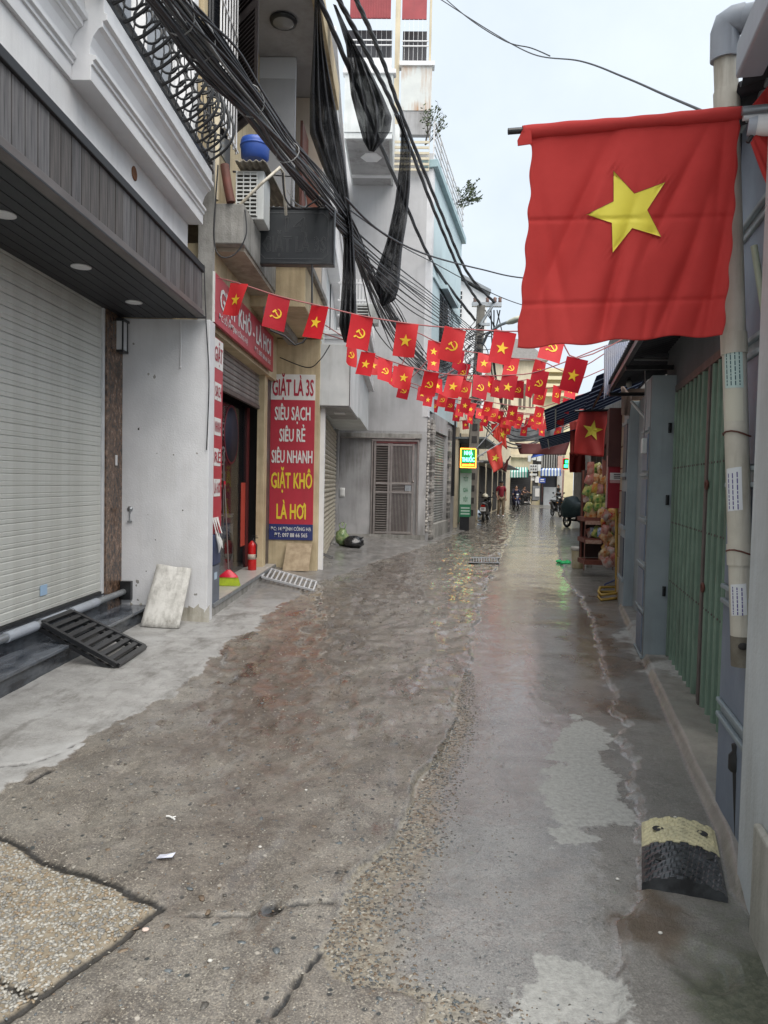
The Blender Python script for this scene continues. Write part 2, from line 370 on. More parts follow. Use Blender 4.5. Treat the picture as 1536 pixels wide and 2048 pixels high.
xk = by_y(kerb_edge, Yg); sdk = np.where(Yg < 9.5, Xg - xk, -1)
dry1 = sd_poly([(1150,1432),(1192,1440),(1222,1480),(1205,1520),(1235,1560),(1235,1600),(1262,1640),(1200,1652),(1150,1695),(1110,1695),(1100,1620),(1083,1580),(1110,1530),(1108,1480)], Xg, Yg)
dry2 = sd_poly([(1075,1925),(1180,1912),(1255,1970),(1295,2060),(1045,2060),(1038,1970)], Xg, Yg)
dry3 = sd_poly([(1330,1230),(1420,1300),(1400,1420),(1260,1340),(1200,1270)], Xg, Yg)
dry = np.maximum(np.maximum(dry1, dry2), dry3*.5-.05) + (fbm(Xg, Yg, 9, 31)-.5)*.22
slab = sd_poly([(-300,1560),(325,1822),(-80,2120)], Xg, Yg)
grv = np.abs(slab); groove = np.where(slab > -.5, sst(.021, .007, grv), 0)
gr2 = sd_poly([(-200,1890),(72,2003),(60,2060),(-300,2060)], Xg, Yg); groove = np.maximum(groove, np.where(slab > 0, sst(.022, .008, np.abs(gr2)), 0))
aggw = np.interp(Yg, [2, 2.6, 3.0, 4, 5, 6.2], [.30, .36, .30, .17, .12, .0])
agg = np.where(sdl < 0, 1 - (-sdl)/np.maximum(aggw, 1e-3), 0); agg = np.clip(agg, 0, 1); agg = np.where(aggw < .02, 0, agg)
agg = np.clip(agg*1.6 + (fbm(Xg, Yg, 6, 41)-.5)*.8*(agg > 0), 0, 1)
moss = np.clip(sst(.0, .35, sdr)*sst(3.3, 2.4, Yg)*(fbm(Xg, Yg, 4, 51)*1.9-.45), 0, 1)
stain = np.zeros_like(Xg)
for px, r in (((1290,1880), .16), ((1300,1800), .13), ((1225,1330), .5), ((1235,1420), .34), ((1190,1290), .5), ((1090,1190), .8), ((1160,1245), .6)):
    c = gnd(*px); d = np.hypot((Xg-c.x), (Yg-c.y)*.8); stain = np.maximum(stain, sst(r, r*.35, d + (fbm(Xg, Yg, 5, 61)-.5)*r*1.6))
patch = fbm(Xg, Yg, 1.1, 71)*.6 + fbm(Xg*1.0, Yg*.45, 2.7, 77)*.4
# relief
hl = (fbm(Xg, Yg, 2.1, 81)-.5)*.034 + sst(3.2, 5.5, Yg)*(np.abs(fbm(Xg, Yg*.6, 4.2, 87, 5)-.5)*-.075+.008) + (fbm(Xg, Yg*.75, 9, 83, 4)-.5)*.024*sst(.36, .56, fbm(Xg, Yg, 1.3, 82))
pit = np.clip(.43-fbm(Xg, Yg*.55, 5.5, 84, 3), 0, 1)*.16
lane = sst(-.006, .006, sdl)
crack = np.zeros_like(Xg)
for pl, wd in (([(335,1828),(390,1834),(470,1832),(540,1826),(600,1812),(665,1808)], .010), ([(640,1905),(606,1952),(580,1990),(545,2040)], .014), ([(0,1545),(60,1538),(110,1520),(150,1498)], .010), ([(60,1572),(100,1548)], .02)):
    P = np.array(gpts(pl)); d = np.full(Xg.shape, 9.)
    for i in range(len(P)-1):
        ax, ay = P[i]; ex, ey = P[i+1]-P[i]; t = np.clip(((Xg-ax)*ex+(Yg-ay)*ey)/(ex*ex+ey*ey), 0, 1)
        d = np.minimum(d, np.hypot(Xg-ax-t*ex, Yg-ay-t*ey))
    crack = np.maximum(crack, sst(wd*.95, wd*.25, d + (fbm(Xg, Yg, 22, 91, 2)-.5)*.02))
c = gnd(543, 1826); crack = np.maximum(crack, sst(.045, .02, np.hypot((Xg-c.x), (Yg-c.y)*.8) + (fbm(Xg, Yg, 25, 92, 2)-.5)*.03))
Z = lane*(.016 + (hl - pit*.5)*sst(.06, -.12, np.maximum(sdw, sdr))) + (1-lane)*((fbm(Xg, Yg, 1.6, 93)-.5)*.014 + (fbm(Xg, Yg, 30, 94, 2)-.5)*.003) - .5*np.abs(sst(1.6, 0, np.abs(Xg-xr))*.0)
Z += np.clip(sdw, 0, 3)*np.interp(Yg, [0, 8, 12, 20], [.03, .03, .07, .06]) * sst(0, .1, sdw) + sst(-.01, .012, sdw)*.012
Z += sst(-.01, .02, sdr)*(.022 + (fbm(Xg, Yg, 7, 95)-.5)*.012) + sst(0, .03, sdk)*.055 + np.clip(sdk, 0, .5)*.05
Z -= groove*.016 + crack*.022 + sst(.5, .8, agg)*.004 + moss*0
dp = gnd(1415, 1945); Z -= .028*sst(.14, .06, np.hypot(Xg-dp.x, (Yg-dp.y)*.9)+(fbm(Xg, Yg, 8, 96)-.5)*.08)
Z = np.where(slab > .03, Z-.002, Z)
kind = np.zeros((NY-1, NX-1), int); mid = lambda A: (A[:-1, :-1]+A[1:, 1:]+A[1:, :-1]+A[:-1, 1:])/4
kind[mid(sdw) > 0] = 1; kind[mid(sdr) > 0] = 2
ATT = dict(m_lane=lane, m_agg=agg, m_dry=np.clip(dry/.12+.5, 0, 1), m_walk=np.clip(np.maximum(sdw, sdr)/.08+.5, 0, 1), m_right=np.clip(sdr/.05+.5, 0, 1), m_moss=moss, m_stain=stain,
           m_groove=np.maximum(groove, crack), m_mud=np.clip(sst(-.1, -.6, sdw)*sst(1.9, .5, -sdw)*sst(3.2, 5.0, Yg)*sst(19, 12, Yg)*1.15 + sst(.5, .62, fbm(Xg, Yg, 1.4, 111))*.55, 0, 1)*np.clip(.35+1.3*(fbm(Xg, Yg*.5, 6, 112)), 0, 1), m_slab=np.clip(slab/.02+.5, 0, 1), m_kerb=np.clip(sdk/.04+.5, 0, 1))
def ground_mat():
    m = bpy.data.materials.new('wet_concrete'); m.use_nodes = True; N, L = m.node_tree.nodes, m.node_tree.links; b = N['Principled BSDF']
    geo = N.new('ShaderNodeNewGeometry'); P = geo.outputs['Position']
    def A(n): q = N.new('ShaderNodeAttribute'); q.attribute_name = n; return q.outputs['Fac']
    def noise(sc, det=5, ro=.6, st=None):
        n = N.new('ShaderNodeTexNoise'); n.inputs['Scale'].default_value = sc; n.inputs['Detail'].default_value = det; n.inputs['Roughness'].default_value = ro
        if st: mp = N.new('ShaderNodeMapping'); mp.inputs['Scale'].default_value = st; L.new(P, mp.inputs[0]); L.new(mp.outputs[0], n.inputs['Vector'])
        else: L.new(P, n.inputs['Vector'])
        return n.outputs['Fac']
    def vor(sc, feat='F1', out='Distance', rnd=1):
        n = N.new('ShaderNodeTexVoronoi'); n.feature = feat; n.inputs['Scale'].default_value = sc; n.inputs['Randomness'].default_value = rnd; L.new(P, n.inputs['Vector']); return n.outputs[out]
    def rng(x, a, b2, c=0, d=1, cl=True):
        r = N.new('ShaderNodeMapRange'); r.clamp = cl; r.inputs[1].default_value = a; r.inputs[2].default_value = b2; r.inputs[3].default_value = c; r.inputs[4].default_value = d; L.new(x, r.inputs[0]); return r.outputs[0]
    def mth(op, x, y):
        q = N.new('ShaderNodeMath'); q.operation = op
        for i, v in enumerate((x, y)):
            if isinstance(v, (int, float)): q.inputs[i].default_value = v
            else: L.new(v, q.inputs[i])
        return q.outputs[0]
    def mixc(f, x, y):
        q = N.new('ShaderNodeMix'); q.data_type = 'RGBA'
        if isinstance(f, (int, float)): q.inputs[0].default_value = f
        else: L.new(f, q.inputs[0])
        for i, v in ((6, x), (7, y)):
            if isinstance(v, tuple): q.inputs[i].default_value = (*v, 1)
            else: L.new(v, q.inputs[i])
        return q.outputs[2]
    def mixf(f, x, y):
        q = N.new('ShaderNodeMix'); q.data_type = 'FLOAT'
        L.new(f, q.inputs[0]) if not isinstance(f, (int, float)) else setattr(q.inputs[0], 'default_value', f)
        for i, v in ((2, x), (3, y)):
            if isinstance(v, (int, float)): q.inputs[i].default_value = v
            else: L.new(v, q.inputs[i])
        return q.outputs[0]
    big, midn, fine, grit = noise(.9, 6, .65), noise(4.5, 6, .65), noise(38, 4, .7), noise(140, 3, .7)
    streak = noise(5, 6, .7, (1.0, .35, 1))
    # left lane: brownish worn concrete full of chips
    left = mixc(rng(midn, .38, .62), (.132, .121, .108), (.255, .236, .208))
    left = mixc(rng(big, .47, .64, 0, .55), left, (.105, .086, .07))
    left = mixc(rng(grit, .54, .66, 0, .75), left, (.46, .42, .34)); left = mixc(rng(grit, .46, .36, 0, .6), left, (.045, .039, .033)); left = mixc(rng(fine, .56, .68, 0, .45), left, (.33, .29, .235)); left = mixc(rng(fine, .43, .33, 0, .5), left, (.06, .052, .044))
    chip = vor(26); chipc = vor(26, out='Color')
    sepc = N.new('ShaderNodeSeparateColor'); L.new(chipc, sepc.inputs[0])
    left = mixc(mth('MULTIPLY', rng(chip, .30, .20), rng(sepc.outputs[0], .84, .87)), left, (.045, .05, .05))
    left = mixc(mth('MULTIPLY', rng(chip, .26, .17), rng(sepc.outputs[1], .92, .95)), left, (.42, .39, .34))
    wetspot = mth('MULTIPLY', rng(noise(3.4, 7, .7, (1, .42, 1)), .54, .63), 1.0)
    left = mixc(mth('MULTIPLY', wetspot, .5), left, (.055, .045, .037))
    left = mixc(mth('MULTIPLY', A('m_mud'), .6), left, mixc(rng(fine, .36, .64), (.05, .038, .03), (.135, .105, .085)))
    # right lane: smoother grey screed, wet
    right = mixc(rng(midn, .36, .64), (.18, .173, .162), (.275, .264, .247)); right = mixc(rng(fine, .55, .68, 0, .45), right, (.38, .36, .33)); right = mixc(rng(fine, .44, .34, 0, .55), right, (.08, .075, .068)); right = mixc(rng(grit, .46, .36, 0, .6), right, (.07, .066, .06)); right = mixc(rng(grit, .55, .66, 0, .5), right, (.42, .40, .37))
    agc = vor(48, 'F1'); agcol = mixc(rng(fine, .38, .62), (.18, .158, .122), (.34, .305, .24)); agcol = mixc(rng(grit, .46, .36, 0, .7), agcol, (.09, .075, .055))
    col = mixc(A('m_lane'), right, left)
    col = mixc(rng(mth('ADD', A('m_agg'), mth('MULTIPLY', mth('SUBTRACT', midn, .5), 1.3)), .15, .95), col, agcol)
    walk = mixc(rng(midn, .3, .7), (.23, .225, .215), (.40, .395, .385)); walk = mixc(rng(streak, .50, .64, 0, .75), walk, (.13, .122, .11)); walk = mixc(rng(fine, .55, .7, 0, .35), walk, (.5, .49, .47)); walk = mixc(rng(grit, .45, .36, 0, .5), walk, (.09, .085, .08)); walk = mixc(rng(big, .52, .62, 0, .7), walk, (.40, .40, .395))
    walk = mixc(rng(noise(11, 6, .7, (.6, 1.6, 1)), .62, .7, 0, .55), walk, (.12, .11, .10))
    wk = rng(mth('ADD', A('m_walk'), mth('MULTIPLY', mth('SUBTRACT', midn, .5), .7)), .42, .58)
    walkd = mixc(A('m_right'), walk, mixc(rng(grit, .36, .64), mixc(rng(midn, .35, .7), (.10, .096, .088), (.17, .162, .15)), mixc(rng(fine, .35, .65), (.17, .162, .15), (.29, .278, .255))))
    far0 = N.new('ShaderNodeSeparateXYZ'); L.new(P, far0.inputs[0]); wet_w = mth('MULTIPLY', rng(far0.outputs['Y'], 8.3, 10.5), mth('SUBTRACT', 1.0, A('m_right'))); walkd = mixc(mth('MULTIPLY', wet_w, .8), walkd, mixc(rng(streak, .38, .62), (.085, .08, .075), (.20, .19, .18)))
    col = mixc(wk, col, walkd)
    col = mixc(rng(A('m_kerb'), .4, .6, 0, .8), col, mixc(rng(midn, .35, .7), (.23, .215, .19), (.33, .31, .275)))
    dr = rng(mth('ADD', A('m_dry'), mth('MULTIPLY', mth('SUBTRACT', noise(24, 5, .7), .5), 1.1)), .44, .60)
    col = mixc(dr, col, mixc(rng(fine, .35, .65), (.30, .30, .285), (.43, .43, .41)))
    sl_ = mixc(rng(fine, .35, .65), (.20, .165, .115), (.30, .26, .20)); col = mixc(rng(A('m_slab'), .4, .6), col, sl_)
    st = A('m_stain'); col = mixc(mth('MULTIPLY', st, .8), col, mixc(rng(midn, .4, .6), (.075, .05, .028), (.13, .092, .058)))
    col = mixc(mth('MULTIPLY', rng(mth('ADD', A('m_moss'), mth('MULTIPLY', mth('SUBTRACT', fine, .5), 1.0)), .3, .75), .8), col, mixc(rng(fine, .4, .6), (.03, .042, .018), (.075, .085, .05)))
    col = mixc(rng(A('m_groove'), .12, .7, 0, .93), col, (.018, .017, .016))
    L.new(col, b.inputs['Base Color'])
    # wetness
    wet_r = rng(noise(1.3, 5, .6, (1.2, .4, 1)), .36, .60, .34, .22)
    wet_l = mixf(wetspot, rng(midn, .3, .7, .42, .28), .13)
    ro = mixf(A('m_lane'), wet_r, wet_l)
    far = N.new('ShaderNodeSeparateXYZ'); L.new(P, far.inputs[0]); fw = rng(far.outputs['Y'], 9, 15)
    ro = mixf(mth('MULTIPLY', fw, rng(streak, .36, .58)), ro, .10)
    ro = mixf(wk, ro, mixf(A('m_right'), rng(midn, .3, .7, .75, .5), rng(midn, .35, .65, .5, .3))); ro = mixf(dr, ro, .9); ro = mixf(mth('MULTIPLY', st, .8), ro, .22)
    ro = mixf(rng(A('m_slab'), .4, .6), ro, .6); ro = mixf(A('m_moss'), ro, .6); ro = mixf(rng(A('m_agg'), .3, .7, 0, .8), ro, .5)
    film = mixf(A('m_lane'), rng(noise(1.1, 5, .6, (1.3, .4, 1)), .34, .54, .75, 1.0), mth('MAXIMUM', wetspot, mth('MAXIMUM', rng(noise(1.9, 5, .65, (1, .4, 1)), .5, .62, .12, .75), mth('MULTIPLY', rng(far0.outputs['Y'], 2.6, 6, .15, 1.0), rng(noise(2.7, 6, .65, (1, .5, 1)), .38, .54)))))
    film = mth('MULTIPLY', film, mixf(wk, 1.0, mixf(A('m_right'), mixf(wet_w, .05, .7), .4))); film = mth('MULTIPLY', film, mixf(dr, 1.0, 0.0)); film = mth('MULTIPLY', film, mixf(A('m_slab'), 1.0, .1))
    L.new(film, b.inputs['Coat Weight']); b.inputs['Coat IOR'].default_value = 1.4; L.new(mixf(A('m_lane'), .13, .07), b.inputs['Coat Roughness'])
    bc = N.new('ShaderNodeBump'); bc.inputs['Distance'].default_value = .006; bc.inputs['Strength'].default_value = .13; L.new(mth('ADD', noise(34, 4, .6), mth('MULTIPLY', noise(9, 4, .6), 1.5)), bc.inputs['Height']); L.new(bc.outputs[0], b.inputs['Coat Normal'])
    L.new(ro, b.inputs['Roughness']); b.inputs['Specular IOR Level'].default_value = .55; b.inputs['IOR'].default_value = 1.5
    hgt = mth('ADD', mth('MULTIPLY', fine, .55), mth('MULTIPLY', grit, .35)); hgt = mth('ADD', hgt, mth('MULTIPLY', grit, .2))
    hgt = mth('ADD', hgt, mth('MULTIPLY', noise(13, 5, .65), 1.1))
    bp = N.new('ShaderNodeBump'); bp.inputs['Distance'].default_value = .008
    L.new(mixf(A('m_lane'), mixf(mth('MULTIPLY', fw, .5), .7, .25), mixf(wetspot, .55, .12)), bp.inputs['Strength']); L.new(hgt, bp.inputs['Height']); L.new(bp.outputs[0], b.inputs['Normal'])
    return m
wet_concrete = ground_mat()
allv = np.stack([Xg, Yg, Z], -1).reshape(-1, 3)
idx = np.arange(NY*NX).reshape(NY, NX); quads = np.stack([idx[:-1, :-1], idx[:-1, 1:], idx[1:, 1:], idx[1:, :-1]], -1)
for k, nm, lb in ((0, 'road', 'wet worn concrete lane running between the houses'), (1, 'pavement', 'pale dry concrete pavement along the left shopfronts'), (2, 'pavement', 'damp grey concrete pavement below the green gate')):
    q = quads[kind == k]; used = np.unique(q); rem = np.full(NY*NX, -1); rem[used] = np.arange(len(used)); q = rem[q]
    me = bpy.data.meshes.new(nm); me.vertices.add(len(used)); me.vertices.foreach_set('co', allv[used].ravel().astype(np.float32))
    me.loops.add(q.size); me.loops.foreach_set('vertex_index', q.ravel().astype(np.int32)); me.polygons.add(len(q))
    me.polygons.foreach_set('loop_start', np.arange(0, q.size, 4, dtype=np.int32)); me.polygons.foreach_set('loop_total', np.full(len(q), 4, np.int32))
    me.polygons.foreach_set('use_smooth', np.ones(len(q), bool)); me.update(calc_edges=True)
    for an, av in ATT.items():
        at_ = me.attributes.new(an, 'FLOAT', 'POINT'); at_.data.foreach_set('value', av.reshape(-1)[used].astype(np.float32))
    me.materials.append(wet_concrete); o = bpy.data.objects.new(nm, me); COL.objects.link(o); o['kind'] = 'structure'; o['label'] = lb
b = MB(); b.box(-260, 260, -120, 400, -.42, -.40); b.build('ground', cement, kind='structure')
def Zat(x, y):
    j = int(np.clip(np.searchsorted(Yr, y), 1, NY-1)); return float(np.interp(x, Xg[j], Z[j]))
def gz(px, py): p = gnd(px, py); p.z = Zat(p.x, p.y); return p
# pebbles pressed into the square slab, bottom left
rng_ = random.Random(3); b = MB(); cols = []; n = 0
pebble_mats = [surf('pebble_pale', (.40, .385, .345), (.30, .285, .25), .5, 20), surf('pebble_grey', (.24, .235, .215), (.17, .165, .155), .5, 20), surf('pebble_tan', (.29, .23, .155), (.24, .18, .12), .5, 20)]
def inpoly(P, x, y):
    r = False
    for i in range(len(P)):
        ax, ay = P[i]; bx, by = P[(i+1) % len(P)]
        if (ay > y) != (by > y) and x < (bx-ax)*(y-ay)/(by-ay)+ax: r = not r
    return r
SP = gpts([(-60,1672),(312,1822),(-60,2096)])
while n < 3800:
    x, y = rng_.uniform(-2.2, -.3), rng_.uniform(1.6, 3.2)
    if not inpoly(SP, x, y): n += .05; continue
    r = rng_.uniform(.0042, .0095); n += 1; a = rng_.uniform(0, pi); M = Matrix.Rotation(a, 3, 'Z')
    k0 = len(b.f); b.ball((x, y, Zat(x, y)+r*.12), r*1.35, r*.8, r*.5, 6, 3, M)
    mi = rng_.choice([0, 0, 0, 1, 1, 2])
    for k in range(k0, len(b.f)): b.mi[k] = mi
b.build('pebbles', pebble_mats, kind='stuff', label='pale pebbles pressed into the square concrete slab')

# loose chips set in the worn concrete, and dark stones in the exposed-aggregate strip
chip_mats = [surf('chip_light', (.40, .375, .325), (.30, .28, .24), .55, 20), surf('chip_dark', (.075, .072, .066), (.12, .112, .10), .5, 20), surf('chip_brown', (.20, .15, .10), (.14, .10, .07), .55, 20), surf('chip_bluegrey', (.15, .17, .18), (.10, .115, .125), .45, 20)]
def stone(b, x, y, r, mi, flat=.45, sink=.1):
    k0 = len(b.f); a = rng_.uniform(0, pi); M = Matrix.Rotation(a, 3, 'Z'); b.ball((x, y, Zat(x, y)+r*sink), r*rng_.uniform(1, 1.7), r*rng_.uniform(.65, 1), r*flat, 6, 3, M, noise=.22)
    for k in range(k0, len(b.f)): b.mi[k] = mi
b = MB(); n = 0; tries = 0
while n < 4300 and tries < 40000:
    tries += 1; y = 1.9*math.exp(rng_.random()**1.15*1.75); x = rng_.uniform(-2.7, 1.6)
    if x > by_y(lane_edge, y)-.01 or x < by_y(walkL_edge, y)+.05 or abs(x) > y*.62 or inpoly(SP, x, y): continue
    n += 1; big_ = rng_.random() < .035; r = rng_.uniform(.009, .016) if big_ else rng_.uniform(.0018, .0042)*(1+.12*y)
    stone(b, x, y, r, rng_.choice([1, 3, 3, 2]) if big_ else rng_.choice([0, 0, 0, 1, 2, 3]), .25 if big_ else .4, .0 if big_ else .1)
b.build('stone_chips', chip_mats, kind='stuff', label='small pale and dark stone chips embedded in the worn lane')
b = MB(); n = 0; tries = 0
while n < 4600 and tries < 60000:
    tries += 1; y = 1.95*math.exp(rng_.random()*1.15); w = float(np.interp(y, [2, 2.6, 3.0, 4, 5, 6.2], [.34, .40, .34, .24, .20, .08])); d = rng_.random()*1.7*w
    if rng_.random() > max(.04, 1-d/w)**.8: continue
    x = float(by_y(lane_edge, y))+d+.012; n += 1; stone(b, x, y, rng_.uniform(.003, .0078)*(1 if d < w*.8 else .7), rng_.choice([1, 1, 3, 2, 3, 2, 0]), .3, .0)
b.build('aggregate_stones', chip_mats, kind='stuff', label='dark stones exposed along the broken edge of the concrete slab')
# ================================================================== WHITE HOUSE (left, near)
EX, EY, EZ = Vector((1, 0, 0)), Vector((0, 1, 0)), Vector((0, 0, 1))
XA = -2.15
A = thing('white_house', 'white house with closed pale roller shutter and dark plank fascia, nearest on the left', 'house', (-3.6, 5, 0))
def bx(name, mat, par, *a, **k):
    F = k.pop('F', None); b = MB(); b.box(*a, F=F); return b.build(name, mat, par, **k)
bx('wall', white_paint, A, -7, -3.12, -1.5, 7.72, 0, 9.5)
bx('upper_wall', white_paint, A, -3.12, -2.35, -1.5, 7.72, 3.84, 4.9)
bx('upper_wall', white_paint, A, -3.12, -2.42, -1.5, 4.62, 4.9, 9.5)
b = MB(); b.box(-3.12, -2.1, 7.72, 7.93, -.02, 3.30)
w = b.build('return_wall', lilac_wall, A, bevel=.006)
# fascia, soffit
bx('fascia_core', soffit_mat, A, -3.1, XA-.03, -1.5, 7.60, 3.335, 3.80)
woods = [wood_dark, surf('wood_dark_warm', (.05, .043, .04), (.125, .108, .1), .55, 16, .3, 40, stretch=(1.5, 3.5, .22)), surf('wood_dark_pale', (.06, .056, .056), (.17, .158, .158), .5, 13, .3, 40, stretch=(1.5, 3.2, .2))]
w = .14; y = -1.4; first = None
while y < 7.58:
    y1 = min(y+w-.011, 7.6)
    if first is None or y1-y < w-.0112:
        b = MB(); b.box(XA-.028, XA-.004, y, y1, 3.372, 3.762); q = b.build('plank', wood_dark, A, bevel=.003)
        first = first or q; y0f = y
    else:
        q = share(first, 'plank', (first.location.x+random.uniform(-.002, .002), y-y0f, 0)); q.material_slots[0].link = 'OBJECT'; q.material_slots[0].material = random.choice(woods)
    y += w
bx('bottom_trim', wood_trim, A, XA-.07, XA+.012, -1.5, 7.615, 3.30, 3.371, bevel=.006)
bx('top_trim', soffit_mat, A, XA-.05, XA+.02, -1.5, 7.615, 3.763, 3.83, bevel=.006)
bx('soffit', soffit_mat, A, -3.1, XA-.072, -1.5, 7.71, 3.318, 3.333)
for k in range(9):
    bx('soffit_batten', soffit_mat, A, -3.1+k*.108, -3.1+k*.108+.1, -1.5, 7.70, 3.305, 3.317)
for yy in (2.43, 3.575, 4.72, 5.86, 7.01):
    b = MB(); b.lathe([(.075, 0), (.08, -.004), (.08, -.010), (.060, -.012)], (-2.655, yy, 3.305), 20); dl = b.build('downlight', white_trim, A)
    b = MB(); b.lathe([(.058, -.011), (.03, -.007), (0, -.006)], (-2.655, yy, 3.305), 18); b.build('lamp_lens', surf('lens', (.5, .5, .48), None, .3), dl)
# roller shutter
b = MB(); b.box(-3.12, -3.085, -1.5, 7.255, .40, 3.32); rs = b.build('roller_shutter', shutter_white, A)
prof = [(0, 0), (.007, .004), (.009, .03), (.004, .036), (.009, .042), (.010, .088), (.003, .0965), (0, .097)]
z = .428; f0 = None
while z < 3.30:
    if f0 is None:
        b = MB(); b.prism([(p[0], p[1]) for p in prof], -1.5, 7.25, lambda a, y_, c: Vector((-3.083+a, y_, .428+c))); f0 = b.build('slat', shutter_white, rs); 
    else: share(f0, 'slat', (f0.location.x+random.uniform(-.0025, .0025), f0.location.y, f0.location.z+z-.428)).rotation_euler = (random.uniform(-.0006, .0006), 0, random.uniform(-.0004, .0004))
    z += .0985
bx('bottom_rail', black_paint, rs, -3.085, -3.06, -1.5, 7.25, .395, .427)
bx('guide_rail', alu, A, -3.10, -3.055, 7.252, 7.30, .40, 3.30, bevel=.004)
bx('sticker', surf('sticker_blue', (.35, .5, .68)), rs, -3.071, -3.068, 6.02, 6.14, .57, .66)
bx('marble_pilaster', brown_marble, A, -3.10, -3.04, 7.302, 7.72, 0, 3.30)
b = MB(); b.box(-3.04, -3.025, 7.52, 7.56, 1.72, 1.83); b.build('bell_button', white_trim, A, bevel=.004)
# steps
tread_mat = surf('marble_sky_lit', (.035, .042, .055), (.15, .165, .19), .2, 8, 0, 60, .3, (.2, .2, .2), stretch=(1, .3, 1))  # lighter copy of the dark marble: sky gloss put into the tread colour
bx('step', dark_marble, A, -3.3, -2.74, -1.5, 7.72, -.05, .185); bx('tread', tread_mat, A, -3.2, -2.71, -1.5, 7.72, .186, .215, bevel=.006)
bx('step', dark_marble, A, -3.3, -3.02, -1.5, 7.30, .2151, .37); bx('tread', tread_mat, A, -3.2, -3.0, -1.5, 7.30, .371, .394, bevel=.005)
# cornice under the balcony
pr_ = [(-3.4, 4.30), (-2.19, 4.30), (-2.19, 4.40), (-2.175, 4.405), (-2.175, 4.43), (-2.155, 4.44), (-2.155, 4.465), (-2.20, 4.475), (-2.195, 4.53), (-2.175, 4.59), (-2.14, 4.64), (-2.11, 4.655), (-2.11, 4.69), (-2.08, 4.70), (-2.08, 4.74), (-2.10, 4.75), (-2.10, 4.855), (-3.4, 4.855)]
b = MB(); b.prism(pr_, 4.97, 7.73, lambda a, y_, c: Vector((a, y_, c))); b.build('cornice', white_trim, A, bevel=.003)
pr2 = [(p[0] if p[0] < -3 else p[0]-.13, p[1]) for p in pr_]
b = MB(); b.prism(pr2, -1.5, 4.967, lambda a, y_, c: Vector((a, y_, c))); b.build('cornice', white_trim, A, bevel=.003)
b = MB(); b.prism([(-2.36, 3.98), (-2.33, 3.99), (-2.33, 4.02), (-2.345, 4.05), (-2.36, 4.06)], -1.5, 7.72, lambda a, y_, c: Vector((a, y_, c))); b.build('moulding', white_trim, A)
b = MB(); b.box(-2.48, -2.27, 4.50, 4.955, 4.62, 4.95); b.box(-2.46, -2.25, 4.48, 4.958, 4.92, 5.0); b.build('pedestal', white_trim, A, bevel=.008)
# pipe sleeve hole in the wall below the balcony
c = atX(268, 347, -2.35); b = MB(); b.lathe([(.055, 0), (.06, .006), (.04, .008), (.03, .004), (0, .002)], c, 18, ax=(1, 0, 0)); b.build('pipe_sleeve', surf('sleeve', (.30, .12, .05), (.2, .08, .03), .6), A)
# balcony back: columns, glass doors, ornamental panel
bx('upper_wall', white_paint, A, -3.6, -3.4, -1.5, 7.72, 4.86, 9.5)
for yy in (5.2, 6.2, 7.5): bx('column', white_trim, A, -3.4, -3.15, yy-.12, yy+.12, 4.856, 8, bevel=.02)
for yy in (5.35, 6.36): bx('balcony_window', glass_dark, A, -3.4, -3.37, yy, yy+.68, 5.0, 7.6)
bx('balcony_end_wall', white_paint, A, -3.4, -2.31, 7.74, 7.9, 4.86, 9.5)
for x0, x1 in ((-3.2, -2.98), (-2.8, -2.55)): bx('end_window', surf('grey_glass', (.25, .27, .30), (.2, .22, .25), .2), A, x0, x1, 7.72, 7.739, 5.05, 8.6)
bx('end_pilaster', white_trim, A, -2.5, -2.38, 7.70, 7.739, 4.86, 9.5, bevel=.01)
fl = MB()
for i in range(4):
    for j in range(5):
        cx, cz = 4.66+i*.0, 5.0; o = Vector((-2.4-.22*i, 4.9, 5.02+.2*j)); 
        fl.tube([o+Vector((.1*cos(a)*.95, 0, .1*sin(a)*.95)) for a in np.linspace(0, 2*pi, 13)[:-1]], .008, 4, closed=True)
        fl.tube([o+Vector((.06*cos(a)*(1-a/9), 0, .06*sin(a)*(1-a/9))) for a in np.linspace(0, 6, 10)], .007, 4)
fl.build('ornamental_screen', white_trim, A)
# wrought-iron belly railing
rl = thing('balcony_railing', 'black wrought-iron belly railing with scrolls on the white balcony', 'railing', (-2.12, 5.2, 4.86))
XR0 = -2.125
for zz, rr in ((4.875, .028), (4.97, .018), (5.86, .02)):
    xo = XR0 + (.02 if zz > 5.5 else 0)
    b = MB(); b.box(xo-rr, xo+rr, 4.2, 7.80, zz-rr*.6, zz+rr*.6); b.build('rail', black_paint, rl)
def belly(n=18):
    pts = []
    for i in range(n+1):
        t = i/n; z = .02+.84*t; x = .30*sin(pi*min(1, t*1.35))**1.0 if t < .74 else .02*0
        x = .29*sin(pi*t**.72)**1.15; pts.append(Vector((x, 0, z)))
    return pts
f0 = f1 = None
for k in range(17):
    yy = 4.30+k*.205
    if f0 is None:
        b = MB(); b.tube([p+Vector((XR0, yy, 4.87)) for p in belly()], .014, 6); f0 = b.build('baluster', black_paint, rl)
        b = MB(); o = Vector((XR0+.10, yy, 4.87))
        for cz, r0, sg, cx in ((.20, .11, 1, .0), (.47, .12, -1, .02)):
            b.tube([o+Vector((cx+sg*r0*(1-a/13)*cos(a*1.0+1), 0.02*sin(a), cz+r0*(1-a/13)*sin(a+1))) for a in np.linspace(0, 7.4, 22)], .0105, 5)
        b.tube([o+Vector((-.09, 0, .05)), o+Vector((-.06, 0, .3)), o+Vector((-.08, 0, .6)), o+Vector((-.09, 0, .98))], .006, 5)
        for cz in (.27, .48): b.ball(o+Vector((.06, 0, cz)), .02, .02, .025, 6, 4)
        f1 = b.build('scroll', black_paint, f0)
    else:
        q = share(f0, 'baluster', f0.location+Vector((0, k*.205, 0))); share(f1, 'scroll', f1.location, q)
b = MB()   # end panel of the railing
